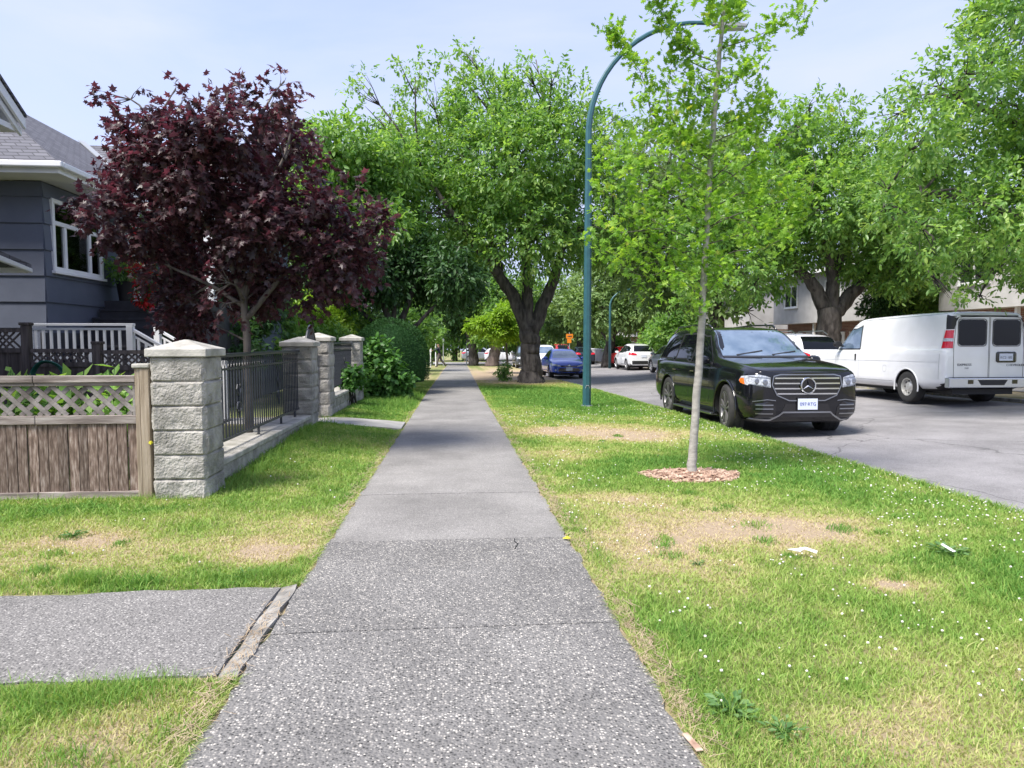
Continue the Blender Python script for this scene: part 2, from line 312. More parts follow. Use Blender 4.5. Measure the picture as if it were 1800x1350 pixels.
M['paper'] = mat('litter paper', (.72, .72, .74), None, rough=.8)
M['yleaf'] = mat('yellow leaf', (.55, .5, .03), None, rough=.6)
def paint(name, c, metal=.0): return mat(name, c, None, rough=.12 if max(c) < .05 else .3, metal=metal, coat=.7 if max(c) < .05 else 1, spec=.2)
M['p_black'] = paint('obsidian paint', (.006, .0065, .009)); M['p_white'] = mat('white paint', (.76, .77, .80), (.70, .71, .73), 2.5, .3, coat=1, spec=.3); M['p_blue'] = paint('blue paint', (.035, .09, .50), .1)
M['p_silver'] = paint('silver paint', (.33, .36, .39), .5); M['p_navy'] = paint('dark blue paint', (.02, .03, .05)); M['p_red'] = paint('red paint', (.4, .012, .015)); M['p_grey'] = paint('grey paint', (.06, .065, .07), .4)
# ------------------------------------------------------------------ ground, road, paths
DRYP = [(1.66, 6.5, .45, .3, .55), (2.3, 5.3, 1.1, .55, .42), (1.45, 4.55, .55, .7, .42), (2.9, 5.2, .8, .4, .3), (3.06, 11.2, 1.0, .9, 1.0), (1.7, 12.2, .8, .8, .55), (2.9, 12.6, 1.2, .5, .35),
        (-1.25, 4.9, .35, .35, .5), (-2.9, 5.4, .45, .3, .5), (-1.35, 5.6, .5, .35, .4), (-2.1, 5.1, .8, .35, .35), (2.65, 3.9, .16, .12, .8), (1.5, 2.2, .45, .4, .3), (-1.35, 2.5, .22, .35, .45), (2.9, 2.6, .9, .5, .22),
        (2.6, 32, 2.6, 5, 1.1), (3, 42, 2.8, 7, .8), (2, 24.5, 2, 2.5, -.9), (3.2, 19, 2, 3.5, -.8), (-1.8, 19, 1, 4, -.6), (-1.9, 10, 1., 3, -.25), (-3.5, 6.4, 2.2, .25, -.35), (3.9, 7.5, .7, 2.5, -.35), (2.2, 8.3, 1.3, .8, -.45), (4.0, 3.8, .8, .8, -.3), (1.45, 9, .5, 1, .3),
        (16, 40, 2.5, 30, .8)]
def walkx(y): return np.maximum(0, np.asarray(y, float)-20)*.0052
def dry(x, y):
    x = np.asarray(x, float); y = np.asarray(y, float); P = np.stack([x, y, x*0], 1)
    d = .43 + 1.0*(fbm(P, .9, 4, 2)-.5) + .8*(fbm(P, 4.5, 4, 5)-.5)
    for cx, cy, sx, sy, a in DRYP: d = d + a*np.exp(-((x-cx)/sx)**2-((y-cy)/sy)**2)
    e = np.minimum(np.abs(x-.85-walkx(y)), np.abs(x+.95-walkx(y))); d = d + .5*np.exp(-(e/.05)**2)*(.4+vnoise(P, 2.2, 9))
    return np.clip(d, 0, 1.3)
def breaks(lo, hi, fine_lo, fine_hi, st, grow=1.35):
    a = list(np.arange(fine_lo, fine_hi, st)); s = st
    while a[-1] < hi: s *= grow; a.append(a[-1]+s)
    s = st
    while a[0] > lo: s *= grow; a.insert(0, a[0]-s)
    return a
def grid(name, xs, ys, zf, m, attr=None, **kw):
    xs = np.asarray(xs); ys = np.asarray(ys); X, Y = np.meshgrid(xs, ys); x = X.ravel(); y = Y.ravel(); z = zf(x, y)
    nx, ny = len(xs), len(ys); i = (np.arange(ny-1)[:, None]*nx+np.arange(nx-1)[None]).ravel()
    me = npmesh(name, np.stack([x, y, z], 1), np.stack([i, i+1, i+nx+1, i+nx], 1), True, attr(x, y) if attr else None)
    return link(name, me, m, None, **kw)
def surf(x, y):
    x = np.asarray(x, float); y = np.asarray(y, float)
    b = np.where(x < CURB, 0, np.where(x < CURB2, -.16+.27*(x-CURB)/8.3, .25))
    P = np.stack([x, y, x*0], 1)
    und = .022*(fbm(P, .8, 3, 11)-.5)*((x < CURB) | (x > CURB2))
    und = und*np.clip(np.minimum(np.abs(x-.85), np.abs(x+.95))*6, 0, 1)*(~((x > -.95) & (x < .85)))
    und = np.where((x < -.95) & (y > 2.75) & (y < 4.45), -.004, und); und = np.where((x < -.95) & (y > 12.0) & (y < 13.6), 0, und)
    lawn = np.where((x > -8) & (x < -.95), .15*np.clip((-x-1.0)/1.2, 0, 1)*np.clip((y-6.8)/4, 0, 1)*np.clip((24-y)/5, 0, 1), 0)      # verge climbs to the low wall
    return -.012*y + b + und + lawn
xs = sorted(set(breaks(-500, 500, -6.0, 6.2, .11)) | {CURB-.005, CURB+.005, CURB2-.005, CURB2+.005, -.96, .86})
ys = breaks(-60, 900, 1.2, 27, .12)
grid('ground', xs, ys, surf, M['soil'], lambda x, y: {'dry': dry(x, y)}, kind='structure')
def bandmesh(name, x0, x1, ylist, zf, m, th=.08, v=None, **kw):
    pass
# road and cross street
grid('road', np.linspace(CURB, CURB2, 9), breaks(-60, 78, 0, 40, 1.0), lambda x, y: roadz(x, y)+.012*np.exp(-((x-CURB)/.12)**2), M['asphalt'], lambda x, y: {'v': x*0+.5}, kind='structure')
grid('cross_street', [-200, -40, -10, -3, 0, 3, CURB-.02, CURB+.02, 8, 11, CURB2-.02, CURB2+.02, 30, 200], [68, 72, 76.5], lambda x, y: np.where(x < CURB, gz(x, y)+.03, np.where(x < CURB2, roadz(x, y)+.02, gz(x, y)+.28)), M['asphalt'], lambda x, y: {'v': x*0+.9}, kind='structure')
def kerb(x0, x1, zo, y0, y1, name):
    mb = MB(); y = y0
    while y < y1:
        L_ = min(3.0, y1-y); mb.ca = random.random()
        V = [(x, yy, gz(0, yy)+z) for yy in (y+.006, y+L_-.006) for z in (zo-.3, zo) for x in (x0, x1)]
        mb.add(V, [(0, 1, 3, 2), (4, 6, 7, 5), (0, 4, 5, 1), (2, 3, 7, 6), (0, 2, 6, 4), (1, 5, 7, 3)]); y += L_
    mb.build(name, M['kerb'], bevel=.015, kind='structure')
kerb(CURB-.14, CURB, .0, -12, 67, 'kerb'); kerb(CURB2, CURB2+.15, .262, -12, 67, 'kerb_opposite')
# main sidewalk: cast slabs with open joints
JY = [-3.1, -1.45, .2, 1.8, 3.45, 5.1, 6.75, 8.4, 10.0, 11.8, 12.95, 14.1]
while JY[-1] < 67: JY.append(JY[-1]+1.65)
def slabs(name, mats, js, xl, xr, top, **kw):
    V = []; F = []; A = []; MI = []
    for a, b in zip(js[:-1], js[1:]):
        a += .003; b -= .003; n = 24 if a < 14 else 9 if a < 20 else 2; nx = 13; vv = random.random(); t = random.uniform(-.003, .003)
        yy = np.linspace(a, b, n); base = len(V)
        for j, y in enumerate(yy):
            for i in range(nx):
                u = i/(nx-1); ed = (i in (0, nx-1)); ex = (.010*math.sin(y*7.3+i)+.009*math.sin(y*17+i*3)+.006*math.sin(y*41+i)+.004*math.sin(y*77)) if ed and y < 20 else 0
                x = xl(y)+(xr(y)-xl(y))*u+ex; V.append((x, y, gz(x, y)+top+t-(.006 if ed else 0))); A.append(vv)
        for j in range(n-1):
            for i in range(nx-1):
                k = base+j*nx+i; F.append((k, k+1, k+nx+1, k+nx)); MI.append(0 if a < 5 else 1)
    me = npmesh(name, V, F, False, {'v': A}); me.polygons.foreach_set('material_index', np.array(MI, np.int32)); 
    o = bpy.data.objects.new(name, me); COL.objects.link(o)
    for m in mats: me.materials.append(m)
    s = o.modifiers.new('s', 'SOLIDIFY'); s.thickness = .07; s.offset = -1; tag(o, kind='structure'); return o
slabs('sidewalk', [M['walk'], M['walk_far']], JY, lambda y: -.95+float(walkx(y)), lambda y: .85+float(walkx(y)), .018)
def pathslab(name, m, x0, x1, y0, y1, top, nx=30, wob=.02, skew=0, lift=0):
    V = []; F = []; A = []; ny = 8
    for j in range(ny):
        for i in range(nx):
            x = x0+(x1-x0)*i/(nx-1); w = wob*(math.sin(x*9)+.6*math.sin(x*23)) if j in (0, ny-1) else 0
            y = y0+(y1-y0)*j/(ny-1)+w+skew*(x1-x); V.append((x, y, gz(x, y)+top-(.012 if j in (0, ny-1) else 0)+.006*math.sin(x*3)+lift*min(1,max(0,(x1-x)/1.3))))
    for j in range(ny-1):
        for i in range(nx-1): k = j*nx+i; F.append((k, k+1, k+nx+1, k+nx))
    me = npmesh(name, V, F, False, {'v': [.35]*len(V)}); o = link(name, me, m, None, kind='structure'); s = o.modifiers.new('s', 'SOLIDIFY'); s.thickness = .06; s.offset = -1
pathslab('side_path', M['drive'], -6.2, -1.065, 3.04, 4.17, .016, 60, .012)
pathslab('gate_path', M['concrete'], -6.5, -.97, 12.25, 13.4, .05, skew=0, lift=.11)
mb = MB()                                                     # broken concrete lip between side path and sidewalk
for i in range(9):
    y0 = 2.98+i*.135; a = -1.075-.02*math.sin(i*1.7); b = -.962-.012*math.sin(i*2.3); z = gz(0, y0)+.026-.012*abs(i-5)/5
    y1 = y0+.135; b2 = -.962-.012*math.sin((i+1)*2.3); a2 = -1.075-.02*math.sin((i+1)*1.7); z2 = gz(0, y1)+.026-.012*abs(i-4)/5
    mb.add([(a, y0, z-.025), (b, y0, z), (b2, y1, z2), (a2, y1, z2-.025), (b, y0, z-.06), (b2, y1, z2-.06)], [(0, 1, 2, 3), (1, 4, 5, 2)])
mb.build('path_edge', M['kerb'], kind='structure', fix=False)
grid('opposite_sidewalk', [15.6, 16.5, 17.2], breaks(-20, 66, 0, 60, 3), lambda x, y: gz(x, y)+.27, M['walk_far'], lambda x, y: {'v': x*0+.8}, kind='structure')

# ------------------------------------------------------------------ grass
def grassmask(x, y):
    wx = walkx(y); P = np.stack([x, y, x*0], 1); e = .05*vnoise(P, 9, 1)-.012
    ok = ~((x > -.97-e+wx) & (x < .865+e+wx)) & (x < CURB-.03+.05*vnoise(P, 6, 3))
    ok &= ~((x < -.95) & (y > 3.0+e) & (y < 4.2-e*.5)) & ~((x < -.9) & (y > 12.2) & (y < 13.45))
    ok &= ~(((x-2.69)/.53)**2+((y-7.5)/.43)**2 < 1)
    ok &= ~((x < -2.55) & (y > 6.85)) & ~((x < -2.4) & (y > 12.3) & (y < 18.6))
    return ok
def blades(x, y, h, w, lean, colr, seed=1):
    n = len(x); r = np.random.default_rng(seed); a = r.uniform(0, 2*np.pi, n); b = r.uniform(0, 2*np.pi, n)
    z = surf(x, y)-.004; ca, sa = np.cos(a), np.sin(a); lx, ly = np.cos(b)*lean, np.sin(b)*lean
    V = np.empty((n, 5, 3)); 
    for k, (s, t, ww) in enumerate([(-1, 0, 1), (1, 0, 1), (-1, .55, .75), (1, .55, .75), (0, 1, 0)]):
        hh = h*t; l = t*t
        V[:, k, 0] = x+ca*w*s*ww*.5+lx*h*l; V[:, k, 1] = y+sa*w*s*ww*.5+ly*h*l; V[:, k, 2] = z+hh*(1-.25*lean*t)
    i = np.arange(n)*5
    q = np.stack([i, i+1, i+3, i+2], 1).ravel(); t_ = np.stack([i+2, i+3, i+4], 1).ravel()
    return V.reshape(-1, 3), q, t_, np.repeat(colr, 5)
def tomesh(name, parts, m, **kw):
    V = []; Q = []; T = []; A = []; off = 0
    for v, q, t, a in parts: V.append(v); Q.append(q+off); T.append(t+off); A.append(a); off += len(v)
    Q = np.concatenate(Q); T = np.concatenate(T)
    me = npmesh(name, np.concatenate(V), np.concatenate([Q, T]), True, {'v': np.concatenate(A)}, np.concatenate([np.full(len(Q)//4, 4), np.full(len(T)//3, 3)]))
    return link(name, me, m, None, **kw)
G = np.random.default_rng(3)
N = 900000; y = 1.7*(32/1.7)**G.random(N)**1.25; x = G.uniform(-6.5, CURB+.02, N)
keep = (x > -1.0*y*.95-.9) & (x < y*1.15+1.2) & grassmask(x, y); keep &= G.random(N) < np.clip((y/3.2)**.55, .5, 1); x = x[keep]; y = y[keep]
d = dry(x, y); P = np.stack([x, y, x*0], 1); lush = fbm(P, 2.2, 2, 8); keep = (G.random(len(x)) < np.clip(1.25-1.3*np.clip(d-.80, 0, 1)*1.6, .28, 1)); x, y, d, lush = x[keep], y[keep], d[keep], lush[keep]
h = (.018+.03*lush+.016*G.random(len(x))+.035*(G.random(len(x)) > .965))*np.clip(1.15-.6*d, .4, 1.2)*np.clip(.9+y*.02, 1, 1.5); w = (.0026+.0011*y)*G.uniform(.7, 1.3, len(x))
colr = np.clip(d*.75+.2*(G.random(len(x))-.4)+.25*(G.random(len(x)) < .12), 0, 1)
print('grass blades', len(x))
parts = [blades(x, y, h, w, G.uniform(.2, 1.3, len(x)), colr, 5)]
# long tufts
def tuft(cx, cy, sx, sy, n, hh, w=.004, c=.16):
    xx = G.normal(cx, sx, n); yy = G.normal(cy, sy, n); k = (~((xx > -.97) & (xx < .87)))
    xx, yy = xx[k], yy[k]; ff = np.exp(-(((xx-cx)/sx)**2+((yy-cy)/sy)**2)/4)
    parts.append(blades(xx, yy, hh*G.uniform(.5, 1.1, len(xx))*(.5+.5*ff), np.full(len(xx), w), G.uniform(.2, 1.1, len(xx)), np.clip(G.normal(c, .1, len(xx)), 0, 1), int(G.integers(1e6))))
for p in [(-2.32, 4.36, .13, .06, 500, .15), (-1.95, 4.33, .1, .04, 200, .12, .006, .02), (-1.55, 4.36, .1, .05, 260, .10), (-1.2, 4.36, .14, .06, 700, .11), (-1.02, 4.5, .04, .12, 200, .09), (-2.75, 4.3, .2, .05, 300, .10), (-3.3, 4.4, .3, .05, 300, .1),
          (-1.35, 2.92, .14, .07, 500, .11), (-1.6, 2.85, .16, .08, 500, .13), (-1.85, 2.45, .14, .1, 500, .15, .005, .2), (-2.0, 2.9, .2, .07, 400, .12), (-1.3, 2.35, .1, .1, 300, .09), (1.05, 2.5, .1, .12, 500, .09), (1.15, 3.1, .08, .2, 400, .08), (1.0, 4.6, .06, .25, 350, .08), (.98, 5.7, .06, .35, 500, .09), (1.25, 2.2, .2, .12, 500, .08),
          (-2.3, 8.4, .12, .8, 900, .16, .008), (-2.35, 10.6, .1, 1, 900, .16, .01), (-2.3, 7.3, .2, .3, 500, .14), (-2.9, 6.75, .5, .05, 600, .11), (-4, 6.78, .6, .05, 500, .1), (-1.5, 17.5, .3, 1.5, 900, .22, .012, .1), (-1.35, 20, .2, 2, 900, .25, .014, .1), (2.69, 7.5, .65, .5, 10, .1), (2.2, 8.1, .5, .15, 500, .09, .006), (3.2, 8.0, .4, .15, 400, .09, .006), (2.0, 7.1, .1, .2, 200, .09), (3.3, 4.3, .22, .12, 500, .09, .005, .03), (2.75, 7.0, .4, .05, 300, .07), (2.4, 7.0, .3, .05, 200, .07)]: tuft(*p)
for _ in range(170):
    ty = 2.1*(14/2.1)**G.random(); tx = G.uniform(-3.6, 4.8)
    if bool(grassmask(np.array([tx]), np.array([ty]))[0]): tuft(tx, ty, .03+.05*G.random(), .03+.04*G.random(), int(60+90*G.random()), .05+.035*G.random(), .0035+.0006*ty, G.uniform(.0, .3))
for s_, x_ in ((-1, -.965), (1, .865)):
    n_ = 15000; yy = 1.8*(20/1.8)**G.random(n_); q_ = vnoise(np.stack([yy, yy*0+s_, yy*0], 1), 3.5, 4); k_ = G.random(n_) < .25+1.1*q_; k_ &= ~((s_ < 0) & (yy > 3.0) & (yy < 4.2)); yy, q_ = yy[k_], q_[k_]; n_ = len(yy)
    parts.append(blades(x_+s_*(np.abs(G.normal(0, .022, n_))-.004)+walkx(yy), yy, (.02+.035*q_)*G.uniform(.5, 1.3, n_), .0022+.0008*yy, G.uniform(.5, 1.6, n_), np.clip(G.normal(.75-.5*q_, .18, n_), 0, 1), 91+s_))
# kerb-edge fringe
yy = G.uniform(4, 24, 9000); parts.append(blades(CURB-.04+G.normal(0, .05, 9000), yy, .05+.05*G.random(9000), .004+.0009*yy, G.uniform(.3, 1.3, 9000), np.clip(G.normal(.25, .15, 9000), 0, 1), 77))
tomesh('grass', parts, M['grass'], kind='stuff', label='patchy mown lawn on both sides of the sidewalk, green with dry tan spots', category='grass')
# straw / dead clippings on the sidewalk margins
n = 3600; s = G.random(n) < .4; y = 1.9*(16/1.9)**G.random(n); y = y[vnoise(np.stack([s*9., y, y*0], 1), 2.3, 6) > .42]; n = len(y); s = s[:n]; x = np.where(s, -.98, .885)+G.normal(0, .028, n)+.09*(G.random(n)**2)*np.where(s, -1, 1)
a = G.uniform(0, np.pi, n); l = G.uniform(.008, .035, n)*(1+.03*y); w = .0007+.00025*y; z = gz(x, y)+.024+.006*G.random(n)
V = np.stack([np.stack([x+np.cos(a)*l*i-np.sin(a)*w*j, y+np.sin(a)*l*i+np.cos(a)*w*j, z+.004*i], 1) for i, j in ((-1, -1), (1, -1), (1, 1), (-1, 1))], 1).reshape(-1, 3)
i = np.arange(n)*4; link('dead_clippings', npmesh('dead_clippings', V, np.stack([i, i+1, i+2, i+3], 1)), M['straw'], None, kind='stuff', label='thin dry straw lying along both margins of the sidewalk', category='straw')
# clover heads
bm = bmesh.new(); bmesh.ops.create_icosphere(bm, subdivisions=1, radius=1); IV = np.array([v.co[:] for v in bm.verts]); IF = np.array([[v.index for v in f.verts] for f in bm.faces]); bm.free()
n = 2600; y = 2.0*(17/2.0)**G.random(n)**.8; x = G.uniform(.95, CURB, n); P = np.stack([x, y, x*0], 1); dd = np.abs(x-CURB)
k = (x < y*1.0+.3) & grassmask(x, y) & (G.random(n) < np.clip(.9*(fbm(P, 1.6, 2, 21) > .52)+.06+.9*np.exp(-(dd/.9)**2)*(y > 4.5)-.55*np.clip(dry(x, y)-.45, 0, 1), 0, 1)*np.clip(.25+y/9, 0, 1))
x, y = x[k], y[k]; nl = 25; x = np.concatenate([x, G.uniform(-3, -1.1, nl)]); y = np.concatenate([y, G.uniform(4.5, 9, nl)]); k = grassmask(x, y); x, y = x[k], y[k]
r = (.0062+.00028*y)*G.uniform(.6, 1.25, len(x)); z = surf(x, y)+G.uniform(.025, .055, len(x))
V = (IV[None]*r[:, None, None]*np.array([1, 1, .85])+np.stack([x, y, z], 1)[:, None]).reshape(-1, 3); F = (IF[None]+(np.arange(len(x))*len(IV))[:, None, None]).reshape(-1, 3)
link('clover_flowers', npmesh('clover_flowers', V, F, True), M['clover'], None, kind='stuff', label='small white clover heads scattered through the boulevard lawn', category='clover')
print('clover', len(x))
# wood chips round the young tree
n = 1500; a = G.uniform(0, 2*np.pi, n); q = np.sqrt(G.random(n)); x = 2.69+.55*q*np.cos(a)*(1+.14*np.sin(3*a)); y = 7.5+.45*q*np.sin(a)*(1+.12*np.sin(2*a+1)); z = gz(x, y)+.012+.045*(1-q)+.012*G.random(n)
l = G.uniform(.012, .035, n); w = l*G.uniform(.25, .6, n); E1 = G.normal(size=(n, 3)); E1[:, 2] *= .35; E1 /= np.linalg.norm(E1, axis=1)[:, None]; E2 = np.cross(E1, G.normal(size=(n, 3))*[.3, .3, 1]); E2 /= np.linalg.norm(E2, axis=1)[:, None]; E3 = np.cross(E1, E2)
c = np.stack([x, y, z], 1); V = np.stack([c+E1*(l*i)[:, None]+E2*(w*j)[:, None]+E3*.003*kk for kk in (-1, 1) for i, j in ((-1, -1), (1, -1), (1, 1), (-1, 1))], 1).reshape(-1, 3)
i = (np.arange(n)*8)[:, None]; F = np.concatenate([i+np.array(f) for f in ((3, 2, 1, 0), (4, 5, 6, 7), (0, 1, 5, 4), (1, 2, 6, 5), (2, 3, 7, 6), (3, 0, 4, 7))])
link('mulch', npmesh('mulch', V, F), M['chip'], None, kind='stuff', label='ring of pale reddish wood chips round the foot of the young tree', category='wood chips')
mb = MB(); mb.lathe([(-.03, .52), (.006, .44), (.03, .32), (.05, .15), (.055, 0.001)], 28, 'z', (2.69, 7.5, gz(0, 7.5))); mb.build('mulch_mound', mat('chip soil', (.10, .055, .035), (.34, .22, .15), 60, .95, .9, 50, lo=.4, hi=.6), smooth=True, kind='stuff', label='low mound of dark bark mulch beneath the wood chips', category='mulch')
# litter
def scrap(name, pts, lab, cat, m, zoff=.035):
    mb = MB(); z = [gz(0, p[1])+zoff+p[2] for p in pts]; mb.slab([(p[0], p[1], zz) for p, zz in zip(pts, z)], (0, 0, -.003)); mb.build(name, M[m], label=lab, category=cat)
scrap('paper_scrap', [(2.30, 4.50, .01), (2.38, 4.47, 0), (2.41, 4.48, .015), (2.47, 4.42, .0), (2.485, 4.44, .01), (2.43, 4.505, .02), (2.36, 4.51, .008)], 'torn white paper scrap in the right lawn, the longer of the two bits of litter', 'litter', 'paper', .05)
scrap('paper_scrap', [(3.37, 4.42, .03), (3.40, 4.34, 0), (3.43, 4.35, 0), (3.40, 4.44, .03)], 'small white strip of litter stuck in a dark green weed clump near the right edge', 'litter', 'paper', .06)
scrap('fallen_leaf', [(.80, 5.02, 0), (.835, 4.985, .005), (.865, 5.01, 0), (.84, 5.045, .01)], 'single yellow fallen leaf on the right edge of the sidewalk joint', 'leaf', 'yleaf', .028)
scrap('wood_sliver', [(.845, 2.27, 0), (.87, 2.27, .002), (.85, 2.38, .004), (.83, 2.38, 0)], 'pale sliver of wood on the lower right edge of the sidewalk', 'wood', 'chip', .03)
# crack in the sidewalk slab (thin filler of dirt)
mb = MB(); pr_ = [(.44, 5.07), (.435, 4.98), (.455, 4.93), (.435, 4.86), (.42, 4.80)]
for a, b in zip(pr_[:-1], pr_[1:]): mb.bar((*a, gz(0, a[1])+.0205), (*b, gz(0, b[1])+.0205), .006, .004)
mb.build('sidewalk_crack', M['black'], kind='structure')

WD = 'broad leaved weeds in the lawn'
def weed(x, y, r, n, lab, sd):
    r *= .8
    q = np.random.default_rng(sd); z = float(surf([x], [y])[0]); t = thing('weed', (x, y, z), lab, 'weed', WD); a = q.uniform(0, 6.28, n); el = q.uniform(.1, .9, n)
    st = MB(); pos = []; dr = []
    for i in range(n):
        l = r*q.uniform(.25, .8); p = np.array((x+math.cos(a[i])*l*math.cos(el[i]), y+math.sin(a[i])*l*math.cos(el[i]), z+.01+l*math.sin(el[i])*.6)); st.tube([(x, y, z), (p+[x, y, z])/2+[0, 0, .01], p], [.003, .002, .0015], 4); pos.append(p); dr.append((math.cos(a[i]), math.sin(a[i]), .25))
    leafmesh('leaves', np.array(pos), np.array(dr), nrm(np.array([0, 0, 1.])+q.normal(0, .35, (n, 3))), r*q.uniform(.25, .5, n), 'simple', q.uniform(0, 1, n), M['grass'] if False else M['lf_weed'], t); st.build('stems', M['lf_hyd'], t)
# ------------------------------------------------------------------ trees and shrubs
def nrm(a): return a/np.maximum(np.linalg.norm(a, axis=-1, keepdims=True), 1e-9)
def star(lobes, inner=.42):        # lobed outline, t along, s across; returns fan mesh
    pts = [(0, 0, 0)]
    for (t, s) in lobes: pts.append((t, s, 0))
    n = len(lobes); V = np.array(pts, float); c = np.array([[.38, 0, .05]]); V = np.vstack([V, c]); ci = len(V)-1
    F = [(ci, i, i+1) for i in range(0, n)]+[(ci, n, 0)]
    V[:, 2] -= .25*np.abs(V[:, 1])**1.5
    return V, np.array(F)
LT = {
 'cherry': (np.array([(0, 0, 0), (.3, .21, .03), (.3, -.21, .03), (.68, .19, 0), (.68, -.19, 0), (1, 0, -.1), (.3, 0, -.03), (.68, 0, -.05)]), np.array([(0, 6, 1, 1), (0, 2, 6, 6), (6, 7, 3, 1), (2, 4, 7, 6), (7, 5, 3, 3), (4, 5, 7, 7)])),
 'simple': (np.array([(0, 0, 0), (.45, .24, .04), (1, 0, -.08), (.45, -.24, .04)]), np.array([(0, 3, 2), (0, 2, 1)])),
 'round': (np.array([(0, 0, 0), (.35, .38, 0), (.75, .3, -.04), (1, 0, -.12), (.75, -.3, -.04), (.35, -.38, 0), (.5, 0, .05)]), np.array([(6, i, (i+1) % 6) for i in range(6)])),
 'maple': star([(-.06, .22), (.12, .14), (.12, .5), (.3, .28), (.62, .52), (.6, .2), (1, 0), (.6, -.2), (.62, -.52), (.3, -.28), (.12, -.5), (.12, -.14), (-.06, -.22)]),
 'oak': star([(.16, .05), (.22, .3), (.34, .08), (.5, .42), (.58, .1), (.78, .3), (.8, .08), (1, 0), (.8, -.08), (.78, -.3), (.58, -.1), (.5, -.42), (.34, -.08), (.22, -.3), (.16, -.05)]),
}
LT = {k: (v, f if f.shape[1] == 3 else f) for k, (v, f) in LT.items()}
def leafmesh(name, pos, dr, up, size, kind, v, m, parent, **kw):
    T, F = LT[kind]; d = nrm(dr); s = nrm(np.cross(up, d)); n = np.cross(d, s)
    V = pos[:, None]+size[:, None, None]*(d[:, None]*T[None, :, 0:1]+s[:, None]*T[None, :, 1:2]+n[:, None]*T[None, :, 2:3])
    V = V.reshape(-1, 3); K = len(T); N = len(pos)
    if F.shape[1] == 4:       # mixed tris marked by a repeated last index
        tri = np.array([f[:3] for f in F if f[2] == f[3]]); quad = np.array([f for f in F if f[2] != f[3]])
        o = (np.arange(N)*K)[:, None, None]; q = (quad[None]+o).reshape(-1, 4); t = (tri[None]+o).reshape(-1, 3)
        me = npmesh(name, V, np.concatenate([q.ravel(), t.ravel()]), False, {'v': np.repeat(v, K)}, np.concatenate([np.full(len(q), 4), np.full(len(t), 3)]))
    else:
        Fa = (F[None]+(np.arange(N)*K)[:, None, None]).reshape(-1, 3); me = npmesh(name, V, Fa, False, {'v': np.repeat(v, K)})
    return link(name, me, m, parent, **kw)
def crown(parent, blobs, ntwig, per, kind, size, m, seed, droop=.35, gap=.42, gfreq=.9, twl=.35, shell=.55, flat=1., name='crown', yellow=.0, open_=0, **kw):
    r = np.random.default_rng(seed); C = np.array([b[0] for b in blobs]); Rr = np.array([b[1] for b in blobs]); W = np.array([b[2] if len(b) > 2 else 1 for b in blobs])*Rr**2
    bi = r.choice(len(blobs), ntwig*2, p=W/W.sum()); u = nrm(r.normal(size=(ntwig*2, 3))); rad = Rr[bi]*(shell+(1.04-shell)*r.random(ntwig*2)**.8)
    u2 = u*[1, 1, flat]; o = C[bi]+u2*rad[:, None]
    g = fbm(o, gfreq, 2, seed % 37); ok = g > gap-.12*r.random(len(g)); o, u, bi = o[ok][:ntwig], u2[ok][:ntwig], bi[ok][:ntwig]; n = len(o)
    td = nrm(u+[0, 0, -.15*droop]+r.normal(0, .45, (n, 3))); tl = twl*r.uniform(.5, 1.3, n)
    k = (np.arange(per)+.5)/per
    pos = o[:, None]+td[:, None]*(tl[:, None]*k[None])[..., None]; pos[..., 2] -= droop*.25*tl[:, None]*k[None]**2
    side = r.normal(size=(n, per, 3)); dr = nrm(td[:, None]*.7+nrm(side)*.8+np.array([0, 0, -droop*.9]))
    pos = pos+nrm(side)*size*.15
    up = nrm(u[:, None]*.6+np.array([0, 0, 1.1])+r.normal(0, .5, (n, per, 3)))
    sz = size*r.uniform(.6, 1.2, (n, per)); top = np.clip((g[ok][:n]-.4)*1.6, 0, 1)
    v = np.clip(.15+.5*r.random((n, per))+.45*(r.random(n)[:, None]-.5)+.3*top[:, None]+yellow*(r.random(n)[:, None] < .05), 0, 1)
    leafmesh(name, pos.reshape(-1, 3), dr.reshape(-1, 3), up.reshape(-1, 3), sz.ravel(), kind, v.ravel(), m, parent, **kw)
    return o, bi
def limbs(parent, paths, m, name='trunk', n=12, rough=.16, seed=1):
    mb = MB(); r = np.random.default_rng(seed)
    for P, rr in paths:
        P = np.array(P, float); rr = np.array(rr, float) if not np.isscalar(rr) else np.linspace(rr, rr*.5, len(P))
        t = np.linspace(0, len(P)-1, max(3, (len(P)-1)*5+1)); Q = np.stack([np.interp(t, range(len(P)), P[:, i]) for i in range(3)], 1)
        # smooth
        for _ in range(2): Q[1:-1] = (Q[:-2]+2*Q[1:-1]+Q[2:])/4
        q = np.interp(t, range(len(P)), rr); Q[1:-1] += r.normal(0, 1, (len(Q)-2, 3))*q[1:-1, None]*.10
        b = len(mb.V); mb.tube([tuple(x) for x in Q], list(q), n)
        if q.max() > .05:
            V = np.array(mb.V[b:]); c = np.repeat(Q, n, 0); dv = V-c; V = c+dv*(1+rough*2*(fbm(V*[1, 1, .12], 1.6/q.max()**.5, 3, seed)-.5))[:, None]; mb.V[b:] = [tuple(v) for v in V]
    return mb.build(name, m, parent, smooth=True)
